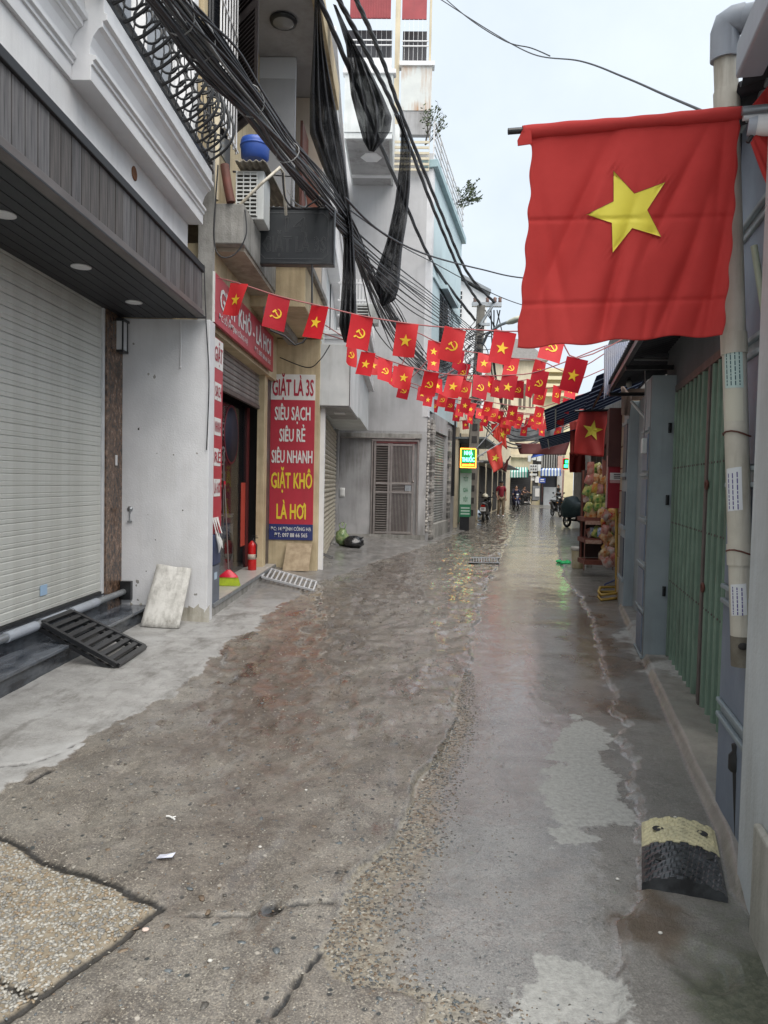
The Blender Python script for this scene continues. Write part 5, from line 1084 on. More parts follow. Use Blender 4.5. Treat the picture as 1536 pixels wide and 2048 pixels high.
# meters on a post
mp_ = thing('meter_post', 'post hung with white electricity meter boxes between the two striped awnings', 'meter post', (at(1068, 1000, YZ-2).x, YZ-2, 0))
def far(name, mat, par, x0, y0, x1, y1, YY, d=.15, **k): p, q = at(x0, y1, YY), at(x1, y0, YY); return bx(name, mat, par, p.x, q.x, YY, YY+d, p.z, q.z, **k)
far('post', surf('post_dark', (.05, .05, .05)), mp_, 1064, 915, 1078, 1002, YZ-1.9)
for a_ in ((1059, 929, 1074, 943), (1075, 929, 1082, 942), (1060, 947, 1074, 951)): bxm = far('meter_box', off_white, mp_, *a_, YZ-2.2, .25); 
for i in range(3):
    for j in range(2): far('meter_dial', dark_fill, mp_, 1061.2+i*4.6, 930.8+j*6.3, 1063.6+i*4.6, 933.4+j*6.3, YZ-2.25, .04)
for a_ in ((1056, 911, 1062, 923), (1063, 912, 1072, 920), (1074, 910, 1083, 922)): far('junction_box', off_white, mp_, *a_, YZ-2.2, .2)
for a_ in ((1062, 953, 1069, 961), (1070, 953, 1079, 965), (1070, 977, 1079, 993)): far('poster', white_print, mp_, *a_, YZ-2.0, .03)
far('cabinet', galv, mp_, 1065, 972, 1080, 1000, YZ-1.95, .4)
BS = thing('blue_sign', 'small blue street sign with white lettering near the white gate', 'sign', (at(1085, 960, YZ-3).x, YZ-3, 1.9)); far('board', surf('sign_blue', (.05, .10, .42), None, .5), BS, 1078, 956, 1091, 966, YZ-3, .04); far('lettering_line', white_print, BS, 1081, 958.2, 1088, 960.4, YZ-3.02, .015); far('lettering_line', white_print, BS, 1080, 962.5, 1089, 963.6, YZ-3.02, .015); far('post', rust_red, BS, 1083.5, 966, 1085.5, 1003, YZ-2.96, .06)
b = MB(); p, q = at(1124, 1004, YZ-4), at(1127, 940, YZ-4); b.tube([(p.x, p.y, 0), (q.x, q.y, q.z)], .07, 8); b.build('red_white_pole', surf('pole_pink', (.6, .42, .38), (.5, .3, .26), .6), label='pinkish pole standing beside the blue and white awning', cat='pole')
# ================================================================== RIGHT SIDE: green gate house
R = thing('green_gate_house', 'blue-grey house with folding green metal gate on the right', 'house', RF(5.5, -1, 0))
def rb(name, mat, par, t0, t1, s0, s1, z0, z1, **k): return bx(name, mat, par, t0, t1, s0, s1, z0, z1, F=RF, **k)
T1g = 6.70; T0g = onR(1440, 1400)[0]
rb('inner_wall', dark_fill, R, 3.0, 10, -3.0, -1.2, 0, 3.6); rb('lintel', surf('lintel_dark', (.12, .13, .14), (.09, .10, .11), .7, 3), R, 3.2, 7.3, -.30, -.04, 2.52, 3.5)
rb('sill', cement, R, T0g-.1, T1g+.05, -.4, -.02, -.05, .075)
rb('gate_track', brown_metal, R, T0g, T1g, -.10, -.03, 2.46, 2.519); rb('gate_track', brown_metal, R, T0g, T1g, -.09, -.03, .0751, .085)
GT = thing('folding_gate', 'green folding metal gate with vertical channel slats and brown centre posts', 'gate', RF(5.5, -.05, .08))
tc_ = onR(1416, 1000, -.05)[0]; n_ = 27; f0 = None; zg0, zg1 = .088, 2.455
tl = [T0g+.03+(T1g-T0g-.05)*i/(n_-1) for i in range(n_)]
for i, t in enumerate(tl):
    if abs(t-tc_) < .10: continue
    d = .022*(i % 2)
    b = MB(); F2 = lambda a, y_, c: RF(t+a, -.05+y_-d, c)
    b.prism([(-.025, -.02), (-.022, .012), (-.008, .022), (.008, .022), (.022, .012), (.025, -.02), (.019, -.02), (.006, .012), (-.006, .012), (-.019, -.02)], zg0, zg1, lambda a, y_, c: F2(a, c, y_)); b.build('slat', gate_green, GT)
for k, z in enumerate((.78, 1.30, 1.78)):
    b = MB()
    for i in range(n_-1):
        a0_, a1_ = RF(tl[i], -.066, z-.06), RF(tl[i+1], -.066, z+.06); b.tube([a0_, a1_], .005, 4); b.tube([RF(tl[i], -.09, z+.06), RF(tl[i+1], -.09, z-.06)], .005, 4); b.ball(RF(tl[i], -.028, z), .006, .009, .009, 6, 4)
    b.build('scissor_brace', brown_metal, GT)
rb('centre_post', brown_metal, GT, tc_-.065, tc_-.012, -.07, -.02, zg0, zg1, bevel=.004); rb('centre_post', brown_metal, GT, tc_+.0, tc_+.055, -.08, -.03, zg0, zg1, bevel=.004)
for z in (.92, 1.63):
    b = MB(); c = RF(tc_-.09, -.02, z); b.tube([c+.028*(cos(a)*RU+sin(a)*EZ) for a in np.linspace(0, 2*pi, 12)[:-1]], .010, 6, closed=True); b.build('latch_ring', rust_red, GT)
# piers with recessed panels
def pier(t0, t1, s1, z1, panels, name='pier', pm=panel_blue):
    q = rb(name, pillar_blue, R, t0, t1, -.3, s1, -.05, z1, bevel=.008)
    for (a, b_, z0, z1_) in panels: rb('panel', pm, q, a, b_, s1+.001, s1+.012, z0, z1_, bevel=.003)
    return q
pa = pier(T1g+.02, 7.28, .165, 2.62, [(6.80, 7.2, .08+.42*k, .42+.42*k) for k in range(5)])
for k in range(6): rb('ledge', pillar_blue, pa, T1g+.03, 7.3, .1651, .185, .03+.42*k, .055+.42*k, bevel=.004)
pb = pier(9.45, 10.1, .10, 2.7, [(9.52, 9.98, .45, .95), (9.52, 9.98, 1.1, 1.55), (9.52, 9.98, 1.7, 2.45)], pm=panel_dark)
for k in range(4): rb('ledge', pillar_blue, pb, 9.46, 10.1, .1001, .125, .38+.68*k, .43+.68*k, bevel=.004)
rb('side_wall', pillar_blue, R, 7.281, 9.449, -.3, -.02, 0, 2.7)
tpe = onR(1439, 1450, .17)[0]
pc = pier(2.84, tpe, .17, 3.2, [(2.9, tpe-.03, .03+.56*k, .49+.56*k) for k in range(6)])
for k in range(6):
    for z in (.492, .562): rb('ledge', pillar_blue, pc, 2.85, tpe-.01, .1701, .194, z+.56*k, z+.022+.56*k, bevel=.005)
for z in (.62, 1.45, 2.1):
    b = MB(); c = RF(T1g+.02, .0, z); b.tube([c, c+EZ*.09], .016, 8); b.box(T1g-.02, T1g+.018, .0, .012, z+.01, z+.08, RF); b.build('hinge', black_paint, R)
rb('junction_box', off_white, R, 6.82, 6.95, .1785, .22, 1.92, 2.06, bevel=.006)
b = MB(); b.tube([RF(6.9, .2, 2.06), RF(6.92, .19, 2.4), RF(6.99, .2, 2.7)], .006, 5); b.tube([RF(T1g+.02, .168, .05), RF(T1g+.015, .172, 1.2), RF(T1g+.02, .170, 2.6)], .004, 5); b.build('wire', cable_grey, R)
# near white wall
NW = thing('white_wall', 'pale blue-white rendered wall at the right edge of the picture', 'wall', RF(2, -.1, 0))
rb('wall', surf('near_wall', (.62, .66, .68), (.54, .58, .60), .65, 2.2, .25, 60, .45, (.27, .27, .24)), NW, 1.45, 2.86, -.6, .245, -.05, 3.05, bevel=.008)
rb('plinth', surf('plinth_pale', (.50, .49, .45), (.38, .37, .33), .75, 4, .4, 60, .8, (.14, .14, .10)), NW, 1.451, 2.55, .2451, .275, -.05, .42, bevel=.01)
rb('upper_wall', pvc_grey, NW, 1.45, 2.6, -.9, .15, 3.35, 5.2)
# drain pipe
pb_ = at(1487, 1330, 3.08); pt_ = at(1452, 150, 3.2); ptop = at(1450, 92, 3.2)
DP = thing('drain_pipe', 'old weathered plastic downpipe with stickers and an elbow at the top', 'pipe', pb_)
path = [pb_, pb_.lerp(pt_, .5), pt_+(pt_-pb_)*.05]
b = MB(); b.tube(path[:3], .048, 16); b.build('pipe', pvc, DP)
e0 = at(1449, 120, 3.2); e1 = at(1450, 62, 3.19); e2 = at(1465, 42, 3.17); e3 = at(1490, 36, 3.15); e4 = at(1560, 22, 3.0)
b = MB(); b.tube([e0, e1, (e1+e2)/2+Vector((-.008, 0, .008)), e2, e3], .058, 16); b.build('elbow', pvc_grey, DP); b = MB(); b.tube([e3, e4], .052, 14); b.build('top_pipe', pvc_grey, DP)
for y_ in (205, 690, 1110): c = pb_.lerp(pt_, (1330-y_)/1180); d = (pt_-pb_).normalized(); b = MB(); b.tube([c-d*.045, c+d*.045], .053, 16); b.build('pipe_collar', pvc, DP)
for y_ in (870, 1105): c = pb_.lerp(pt_, (1330-y_)/1180); b = MB(); b.tube([c+.054*Vector((cos(a), sin(a), .12*sin(a*2)-.1*cos(a))) for a in np.linspace(0, 2*pi, 14)[:-1]], .004, 5, closed=True); b.build('tie_wire', rust_red, DP)
def wrap(y0, y1, a0_, a1_, mat, r=.0495, lines=0, tilt=0):
    c0, c1 = pb_.lerp(pt_, (1330-y1)/1180), pb_.lerp(pt_, (1330-y0)/1180)
    def fn(u, v): a = radians(lerp(a0_, a1_, u)); return c0.lerp(c1, v)+r*Vector((cos(a), sin(a), 0))+Vector((0, 0, tilt*u))
    b = MB(); b.grid(fn, 10, 2); s_ = b.build('sticker', mat, DP)
    for k in range(lines):
        u0, u1 = (k+.55)/(lines+.6), (k+.8)/(lines+.6)
        b = MB()
        rr = random.Random(k+int(y0)); v = .06
        while v < .9:
            l_ = rr.uniform(.04, .13); r2 = r+.0008; a0__, a1__ = radians(lerp(a0_, a1_, u0)), radians(lerp(a0_, a1_, u1)); pts = []
            for a, vv in ((a0__, v), (a1__, v), (a1__, min(v+l_, .94)), (a0__, min(v+l_, .94))): pts.append(c0.lerp(c1, vv)+r2*Vector((cos(a), sin(a), 0)))
            b.add(pts, [(0, 1, 2, 3)]); v += l_+.025
        b.build('print_line', surf('print_dark', (.03, .10, .12)) if lines > 3 else surf('print_violet', (.10, .08, .25)), s_)
st_w = surf('sticker_white', (.70, .72, .74), None, .5)
wrap(700, 780, 195, 285, surf('sticker_mint', (.52, .66, .62), None, .5), lines=4); wrap(781, 845, 190, 280, surf('sticker_cream', (.60, .58, .48)), .0492)
wrap(940, 1025, 185, 262, st_w, lines=3, tilt=.01); wrap(1170, 1232, 190, 268, st_w, lines=3, tilt=.012)
b = MB(); d = (pt_-pb_).normalized(); b.tube([pb_-d*.004, pb_+d*.06, pb_+d*.125], [.050, .0495, .0488], 16); b.build('stained_foot', surf('pipe_stain', (.12, .105, .08), (.22, .20, .16), .7, 9), DP)
b = MB(); c = pb_.lerp(pt_, .035); b.ball(c+Vector((-.02, -.045, 0)), .022, .012, .016, 8, 5); b.build('hole', dark_fill, DP)
# thin dark pipe low on the wall
b = MB(); b.tube([gnd(1472, 1700, .02)+Vector((.01, .05, .42)), gnd(1472, 1700, .02)+Vector((.015, 0, .02)), gnd(1462, 1755, .0)], .022, 8); LP = b.build('low_pipe', black_rubber, label='short dark pipe with a valve at the foot of the pale wall', cat='pipe')
b = MB(); p = gnd(1472, 1700, .02)+Vector((.01, .05, .42)); b.lathe([(.026, -.09), (.034, -.08), (.034, -.02), (.02, 0), (.024, .03), (.0, .035)], p, 12); b.build('valve', black_rubber, LP)
# roofs and canopies over the right side
blue_roof = surf('blue_roof', (.022, .032, .085), (.014, .022, .06), .9, 3, spec=.08); dark_roof = surf('dark_roof', (.035, .036, .045), (.02, .02, .026), .7, 3); roof_stripe = surf('roof_stripe', (.55, .58, .66), (.4, .43, .5), .4)
def corrugated(name, par, t0, t1, s0, s1, z0, z1, mat, pitch=.12, amp=.02, along='t', solid=.004, n=None):
    n = n or int((t1-t0)/pitch*6); b = MB()
    b.grid(lambda u, v: RF(lerp(t0, t1, u), lerp(s0, s1, v), lerp(z0, z1, v)+amp*sin(2*pi*(t1-t0)/pitch*u)), n, 4); return b.build(name, mat, par, solid=solid)
CN = thing('tin_canopy', 'dark corrugated canopy over the green folding gate', 'canopy', RF(5, .1, 3))
corrugated('sheet', CN, 2.2, 4.58, .30, -.9, 3.28, 3.62, dark_roof, .10, .022)
corrugated('sheet', CN, 4.6, 9.3, .42, -.6, 2.82, 3.1, dark_roof, .12, .02)
rb('beam', black_paint, CN, 4.7, 9.2, .36, .40, 2.74, 2.79); rb('beam', black_paint, CN, 6.9, 6.95, -.3, .38, 2.70, 2.739); rb('beam', black_paint, CN, 8.9, 8.95, -.3, .38, 2.70, 2.739)
rb('gutter', pvc_grey, CN, 1.8, 2.9, .26, .36, 3.20, 3.34, bevel=.01)
LF = thing('tube_light', 'unlit fluorescent tube fitting under the dark canopy', 'light fitting', RF(6.9, .2, 2.62))
p, q = at(1262, 716, 7.1), at(1374, 716, 7.1); bx('housing', surf('fitting', (.10, .11, .12)), LF, p.x, q.x, 7.07, 7.13, p.z+.01, p.z+.045); b = MB(); b.tube([(p.x+.03, 7.1, p.z-.01), (q.x-.03, 7.1, p.z-.01)], .014, 8); b.build('tube', surf('fitting_tube', (.22, .23, .24)), LF)
bx('end_cap', black_paint, LF, q.x-.02, q.x+.05, 7.06, 7.14, p.z-.03, p.z+.05)
BL = thing('hanging_bulb', 'small unlit bulb hanging under the canopy beside the blue pier', 'bulb', at(1258, 768, 8.4)); p = at(1258, 768, 8.4)
b = MB(); b.ball(p, .035, .035, .045, 10, 7); b.build('bulb', surf('bulb', (.3, .3, .28), None, .3), BL); b = MB(); b.tube([p+Vector((0, 0, .04)), p+Vector((0, 0, .1))], .02, 8); b.tube([p+Vector((0, 0, .1)), p+Vector((.02, 0, .25))], .005, 4); b.build('socket', black_paint, BL)
# jagged clear corrugated sheet hanging from the canopy edge
clear = surf('clear_sheet', (.50, .55, .68), (.60, .60, .66), .25, 4, alpha=.62)
b = MB(); n = 19
for i in range(n):
    u0, u1 = i/n, (i+1)/n; tp0, tp1 = at(lerp(1208, 1287, u0), lerp(692, 676, u0), 8.6), at(lerp(1208, 1287, u1), lerp(692, 676, u1), 8.6); mm = (tp0+tp1)/2+Vector((0, -.018, 0))
    yb = lerp(800, 690, u0**1.15); xb = lerp(1208, 1281, u0); b0, b1 = at(xb, yb, 8.55), at(xb+3.5, yb-14, 8.55); bm_ = (b0+b1)/2+Vector((0, -.018, .03))
    b.add([tp0, mm, bm_, b0], [(0, 1, 2, 3)], smooth=False); b.add([mm, tp1, b1, bm_], [(0, 1, 2, 3)], smooth=False)
b.build('clear_roof_sheet', clear, label='jagged translucent corrugated sheet hanging at the canopy edge', cat='roof sheet', solid=.003)
# blue striped canopies further along
def striped(name, lab, t0, t1, s0, s1, z0, z1, n, mat=blue_roof):
    T = thing(name, lab, 'canopy', RF((t0+t1)/2, (s0+s1)/2, z1)); st = (t1-t0)/n; rows_ = n
    for k in range(n):
        a0_, a1_, a2_ = t0+k*st, t0+(k+.80)*st, t0+(k+1)*st
        b = MB(); b.slab([RF(a0_, s0, z0), RF(a1_, s0, z0), RF(a1_, s1, z1), RF(a0_, s1, z1)], (0, 0, .006)); b.build('sheet', mat, T)
        b = MB(); b.slab([RF(a1_, s0, z0+.002), RF(a2_, s0, z0+.002), RF(a2_, s1, z1+.002), RF(a1_, s1, z1+.002)], (0, 0, .003)); b.build('light_strip', roof_light, T)
    for s in (lerp(s0, s1, .1), lerp(s0, s1, .85)): b = MB(); z = lerp(z0, z1, (s-s0)/(s1-s0))-.09; b.box(t0, t1, s-.015, s+.015, z+.02, z+.05, RF); b.build('beam', black_paint, T)
    return T
striped('striped_canopy', 'blue corrugated canopy with light strips over the snack shop', 9.35, 14.9, -.5, .52, 3.45, 3.0, 9)
striped('striped_canopy', 'dark blue sloping canopy with light strips behind the bunting on the right', 15.0, 21, -.3, 1.25, 3.8, 3.15, 9)
striped('striped_canopy', 'smaller blue canopy far down the right side of the lane', 22, 28, -.3, 1.5, 3.5, 3.0, 7)
# tan tiled strip and dim shop fronts beyond
S_ = thing('snack_shop', 'dim snack shop with tan tiled jamb on the right of the lane', 'shop', RF(12, -1, 0))
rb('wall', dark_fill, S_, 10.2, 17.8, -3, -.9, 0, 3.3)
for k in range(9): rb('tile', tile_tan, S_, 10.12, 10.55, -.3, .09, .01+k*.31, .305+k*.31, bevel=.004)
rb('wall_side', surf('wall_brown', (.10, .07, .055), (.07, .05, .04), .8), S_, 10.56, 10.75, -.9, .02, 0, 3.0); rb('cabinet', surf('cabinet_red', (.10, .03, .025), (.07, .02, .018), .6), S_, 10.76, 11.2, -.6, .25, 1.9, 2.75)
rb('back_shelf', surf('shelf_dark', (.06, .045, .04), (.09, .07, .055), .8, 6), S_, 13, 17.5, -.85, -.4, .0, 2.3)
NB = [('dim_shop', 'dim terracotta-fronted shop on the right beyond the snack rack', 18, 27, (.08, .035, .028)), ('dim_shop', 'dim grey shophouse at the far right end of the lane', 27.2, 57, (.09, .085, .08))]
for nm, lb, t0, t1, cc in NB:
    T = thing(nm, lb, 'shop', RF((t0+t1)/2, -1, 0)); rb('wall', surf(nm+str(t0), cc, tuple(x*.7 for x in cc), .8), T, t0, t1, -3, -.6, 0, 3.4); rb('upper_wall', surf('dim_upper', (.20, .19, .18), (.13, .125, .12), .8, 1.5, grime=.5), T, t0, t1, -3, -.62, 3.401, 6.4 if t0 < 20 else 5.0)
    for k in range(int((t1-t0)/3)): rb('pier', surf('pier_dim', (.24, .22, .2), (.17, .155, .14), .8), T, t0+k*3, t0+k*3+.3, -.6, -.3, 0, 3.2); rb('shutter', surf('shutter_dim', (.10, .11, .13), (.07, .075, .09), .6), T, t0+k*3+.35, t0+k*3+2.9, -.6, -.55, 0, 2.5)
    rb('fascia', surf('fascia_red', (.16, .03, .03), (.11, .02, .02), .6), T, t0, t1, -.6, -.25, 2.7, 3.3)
# red cupboard board with a notice
p, q = at(1214, 1016, 10.6), at(1246, 912, 10.6)
RB_ = thing('red_board', 'flat dark red board with a white printed notice beside the snack rack', 'board', ((p.x+q.x)/2, 10.6, p.z))
bx('board', red_board, RB_, p.x, q.x, 10.6, 10.64, p.z, q.z, bevel=.005); bx('edge', surf('edge_pink', (.5, .3, .28)), RB_, p.x-.012, p.x-.001, 10.595, 10.65, p.z, q.z)
p, q = at(1220, 960, 10.59), at(1249, 946, 10.59); bx('notice', white_print, RB_, p.x, q.x, 10.588, 10.598, p.z, q.z)
for k in range(3): bx('print_line', surf('ink', (.06, .05, .06)), RB_, lerp(p.x, q.x, .25), lerp(p.x, q.x, .92-.1*k), 10.584, 10.5875, lerp(p.z, q.z, .22+.25*k), lerp(p.z, q.z, .34+.25*k))
p, q = at(1220, 963, 10.59), at(1249, 961, 10.59); bx('notice_strip', surf('notice_pink', (.6, .35, .35)), RB_, p.x, q.x, 10.588, 10.598, p.z-.02, q.z)
# snack rack
wood_r = surf('rack_wood', (.19, .06, .04), (.13, .04, .03), .6, 6)
RK = thing('snack_rack', 'reddish wooden snack rack with three shelves on the pavement', 'rack', at(1195, 1138, 12.6))
YR = 12.6
def rq(name, mat, x0, y0, x1, y1, d0, d1, **k): p, q = at(x0, y1, YR), at(x1, y0, YR); return bx(name, mat, RK, p.x, q.x, YR+d0, YR+d1, p.z, q.z, **k)
for x in (1168, 1226): rq('upright', wood_r, x, 1035, x+4, 1141, 0, .05)
for x in (1176, 1224): rq('upright', wood_r, x, 940, x+3, 1120, .45, .5)
for y in (1036, 1078, 1122): rq('shelf', wood_r, 1168, y, 1230, y+7, -.02, .48)
rq('back_panel', surf('rack_back', (.05, .03, .028), (.08, .05, .045), .8), 1172, 940, 1228, 1120, .5, .52)
for y in (1062, 1100): rq('price_strip', surf('strip_paper', (.42, .3, .24), (.3, .16, .12), .7, 30), 1170, y-20, 1202, y-13, -.03, -.021)
pal = {'orange': (.52, .19, .06), 'green': (.09, .22, .06), 'yellow': (.52, .37, .09), 'pale pink': (.46, .27, .22), 'white': (.52, .49, .45), 'red': (.50, .05, .04), 'brown': (.32, .17, .08), 'blue': (.08, .18, .42)}
pm = {}; pal2 = {'orange': (.60, .50, .30), 'green': (.55, .50, .15), 'yellow': (.55, .18, .05), 'pale pink': (.40, .10, .08), 'white': (.45, .12, .08), 'red': (.60, .45, .12), 'brown': (.60, .50, .36), 'blue': (.6, .6, .62)}
for nme, c in pal.items(): pm[nme] = surf('packet_'+nme.replace(' ', '_'), c, pal2[nme], .3, 13, .2, 30, coat=.3, detail=2)
def packet(c, w, h, rx, rz, rnd):
    b = MB(); M = Matrix.Rotation(rz, 3, 'Z') @ Matrix.Rotation(rx, 3, 'Y')
    for sg in (-1, 1):
        vs = []
        for j in range(6):
            for i in range(6):
                u, v = i/5, j/5; e = (sin(pi*u)*sin(pi*v))**.32 if 0 < u < 1 and 0 < v < 1 else 0
                vs.append(Vector(c)+M @ Vector(((u-.5)*w*(1-.08*(1 if v in (0, 1) else 0)), sg*e*w*.19*rnd.uniform(.75, 1.1), (v-.5)*h)))
        b.add(vs, [(j*6+i, j*6+i+1, (j+1)*6+i+1, (j+1)*6+i) for j in range(5) for i in range(5)], smooth=True)
    return b
rd = random.Random(21); rows = [('in the top row of the pile', 938, 7, (1182, 1222), ['green', 'pale pink', 'white', 'orange']), ('in the second row of the pile', 957, 7, (1178, 1222), ['orange', 'yellow', 'pale pink']), ('in the middle of the pile', 977, 7, (1177, 1222), ['pale pink', 'yellow', 'orange', 'green']), ('in the leafy green row of the pile', 996, 7, (1177, 1222), ['green', 'green', 'white']), ('low in the pile above the rack', 1013, 7, (1177, 1222), ['yellow', 'orange', 'green', 'red']), ('on the top shelf of the rack', 1028, 7, (1175, 1228), ['brown', 'red', 'white', 'orange']), ('on the middle shelf of the rack', 1066, 5, (1178, 1224), ['green', 'white', 'blue', 'red']), ('on the lower shelf of the rack', 1112, 4, (1205, 1226), ['orange', 'brown', 'white'])]
for lab, y, n, (xa, xb), cols_ in rows:
    n += 2
    for i in range(n):
        cc = rd.choice(cols_); x = lerp(xa, xb, i/max(1, n-1))+rd.uniform(-2, 2); c = at(x, y+rd.uniform(-3, 3), YR+rd.uniform(.0, .12)); s_ = rd.uniform(.12, .17)
        packet(c, s_, s_*rd.uniform(1.1, 1.5), rd.uniform(-.6, .6), rd.uniform(-.5, .5), rd).build('snack_packet', pm[cc], label=f'{cc} snack packet {lab}', cat='snack packet', group=f'{cc} snack packets {lab}')
for i in range(34):
    cc = rd.choice(['orange', 'red', 'white', 'brown', 'pale pink']); c = at(1222+rd.uniform(-14, 12), 1022+i*3.1, 11.9+rd.uniform(0, .25)); s_ = rd.uniform(.12, .18)
    packet(c, s_, s_*1.2, rd.uniform(-.8, .8), rd.uniform(-.7, .7), rd).build('snack_packet', pm[cc], label=f'{cc} snack packet hanging on the side strips by the yellow stand', cat='snack packet', group=f'{cc} snack packets hanging by the yellow stand')
# yellow stand, bucket, post
yel = surf('yellow_steel', (.50, .33, .06), (.40, .25, .05), .5, 6, grime=.3, gcol=(.15, .08, .03))
YS = thing('yellow_stand', 'yellow tubular steel stand on the pavement beside the snack rack', 'stand', gnd(1225, 1195, .03))
pz = lambda x, y, z=.04: gnd(x, y, z)
b = MB(); b.tube([at(1233, 1005, 10.9), at(1233, 1185, 10.8)], .022, 8); b.build('post', yel, YS)
b = MB(); lo = [pz(1236, 1196), pz(1202, 1200), pz(1197, 1193), pz(1200, 1184), pz(1236, 1183)]; b.tube(lo, .02, 8, closed=True); b.tube([p+Vector((0, 0, .07)) for p in lo], .02, 8, closed=True); b.build('base_loop', yel, YS)
b = MB(); b.tube([pz(1208, 1178)+Vector((0, 0, .0)), pz(1208, 1178)+Vector((.01, 0, .07)), pz(1236, 1170)+Vector((0, 0, .1))], .012, 6); b.build('hook', surf('hook_blue', (.06, .08, .2)), YS)
bk = gnd(1155, 1136, .03); BK = thing('paint_bucket', 'dirty cream plastic bucket standing on the right pavement by the rack', 'bucket', bk)
sc_ = 26/1440*bk.y/2
b = MB(); b.lathe([(sc_*.85, 0), (sc_*.88, .01), (sc_*.99, .30), (sc_*1.0, .34)], bk, 20); b.build('body', surf('bucket_cream', (.52, .47, .34), (.42, .36, .22), .5, 6, grime=.6, gcol=(.3, .22, .08)), BK)
b = MB(); b.lathe([(sc_*1.0, .34), (sc_*1.08, .345), (sc_*1.08, .40), (sc_*1.02, .41), (sc_*.9, .405), (0, .40)], bk, 20); b.build('rim', surf('bucket_rim', (.5, .48, .44), (.4, .38, .34), .5), BK)
b = MB(); p = gnd(1178, 1135, .02); q = at(1176, 905, p.y); b.tube([p, q], .055, 8); b.build('grey_post', cement, label='weathered grey post standing behind the snack rack', cat='post')
b = MB(); p = at(1195, 895, 10.7); b.slab([at(1205, 955, 11), at(1216, 945, 11), at(1218, 925, 11), at(1205, 918, 11)], (0, .02, 0)); b.build('price_card', surf('card_pink', (.5, .2, .16), (.4, .14, .1), .6), label='small pinkish price card above the snack pile', cat='card')
p = gnd(1131, 1128, .0); b = MB()
for k in range(5): b.ball(p+Vector((rd.uniform(-.12, .12), rd.uniform(-.25, .25), .03)), .07, .06, .035, 8, 5, noise=.2)
b.build('green_bag', surf('bag_green', (.02, .45, .12), (.03, .6, .2), .25), label='crumpled bright green plastic bag on the wet ground by the bucket', cat='plastic bag')
# rubber kerb ramp, yellow and black
KR = thing('kerb_ramp', 'worn rubber speed hump segment, half yellow and half black, on the pavement', 'speed hump', gnd(1365, 1720, .02))
k00, k10, k11, k01 = gnd(1284, 1770, .03), gnd(1456, 1800, .03), gnd(1429, 1666, .03), gnd(1283, 1649, .03)
zk = max(Zat(p.x, p.y) for p in (k00, k10, k11, k01))-.008
def hump(v0, v1):
    def fn(u, v):
        vv = lerp(v0, v1, v); p = k00.lerp(k10, u).lerp(k01.lerp(k11, u), vv); p.z = zk + .012+.052*sin(pi*min(1, max(0, u*.92+.04)))**.75
        return p
    b = MB(); n = 44; m_ = 20
    def ridg(u, v): 
        p = fn(u, v); a = abs(((v*3+abs(u-.45)*2.6) % .5)-.25)*4; p.z += .006*(1 if a < .5 else 0)*(1 if .04 < u < .96 else 0); return p
    b.grid(ridg, n, m_, smooth=False)
    top = [[ridg(i/n, vv) for i in range(n+1)] for vv in (0, 1)]
    for side in top: b.add(side+[Vector((p.x, p.y, zk-.02)) for p in side], [(i, i+1, n+2+i, n+1+i) for i in range(n)])
    for u in (0, 1): s_ = [ridg(u, j/m_) for j in range(m_+1)]; b.add(s_+[Vector((p.x, p.y, zk-.02)) for p in s_], [(i, i+1, m_+2+i, m_+1+i) for i in range(m_)])
    return b, fn
by_, fy_ = hump(.565, 1.0); bl_, fb_ = hump(.0, .555)
yr = surf('worn_yellow', (.58, .53, .33), (.44, .41, .27), .7, 9, .3, 60, 1.0, (.05, .05, .045), gscale=5); yq = by_.build('yellow_half', yr, KR); bq = bl_.build('black_half', surf('wet_rubber', (.018, .019, .021), (.06, .065, .07), .24, 7, .25, 50), KR)
for fn, u, v, pr in ((fy_, .22, .5, yq), (fy_, .80, .55, yq), (fb_, .22, .55, bq), (fb_, .82, .8, bq)): b = MB(); c = fn(u, v); b.lathe([(.026, .002), (.022, .006), (.014, -.001), (0, -.006)], c+Vector((0, 0, .003)), 14); b.build('bolt_hole', black_rubber, pr)
# green sign, banners, tarps far right
p, q = at(1126, 938, 33), at(1137, 918, 33); LG = thing('green_led_sign', 'small lit green LED sign in a red frame on the far right', 'sign', ((p.x+q.x)/2, 33, p.z))
bx('case', black_paint, LG, p.x, q.x, 33, 33.1, p.z, q.z); w_, h_ = q.x-p.x, q.z-p.z; gg = surf('led_green2', (.02, .9, .16), None, .4, emit=4.5)
bx('glyph', gg, LG, p.x+.38*w_, q.x-.12*w_, 32.98, 32.995, p.z+.58*h_, q.z-.12*h_); bx('glyph', gg, LG, p.x+.2*w_, q.x-.12*w_, 32.98, 32.995, p.z+.14*h_, p.z+.46*h_)
for e in ((-.05, 1.05, -.05, 0), (-.05, 1.05, 1, 1.05), (-.08, 0, 0, 1)): bx('frame_light', surf('led_red2', (.6, .02, .02), None, .4, emit=.8), LG, p.x+e[0]*w_, p.x+e[1]*w_, 32.97, 33, p.z+e[2]*h_, p.z+e[3]*h_)
def cloth(name, lab, cat, corners, Y, mat, amp=.06, fr=3, n=14, m_=12, sag=0, seed=0, dy=(0, 0, 0, 0), tail=0):
    c = [at(x, y, Y+d) for (x, y), d in zip(corners, dy)]
    def fn(u, v):
        p = c[0].lerp(c[1], u).lerp(c[3].lerp(c[2], u), v); return p+Vector((.3*amp*sin(5*v+seed), amp*sin(fr*2*pi*u+2*v+seed)*(.3+.7*v), -sag*sin(pi*u)*(1-v)-tail*abs(sin(fr*3*u))*v*.1))
    b = MB(); b.grid(fn, n, m_); return b, fn
maroon = surf('maroon_tarp', (.11, .025, .025), (.085, .018, .018), .7, 2); tarp_blue = surf('tarp_blue', (.03, .08, .34), None, .5)
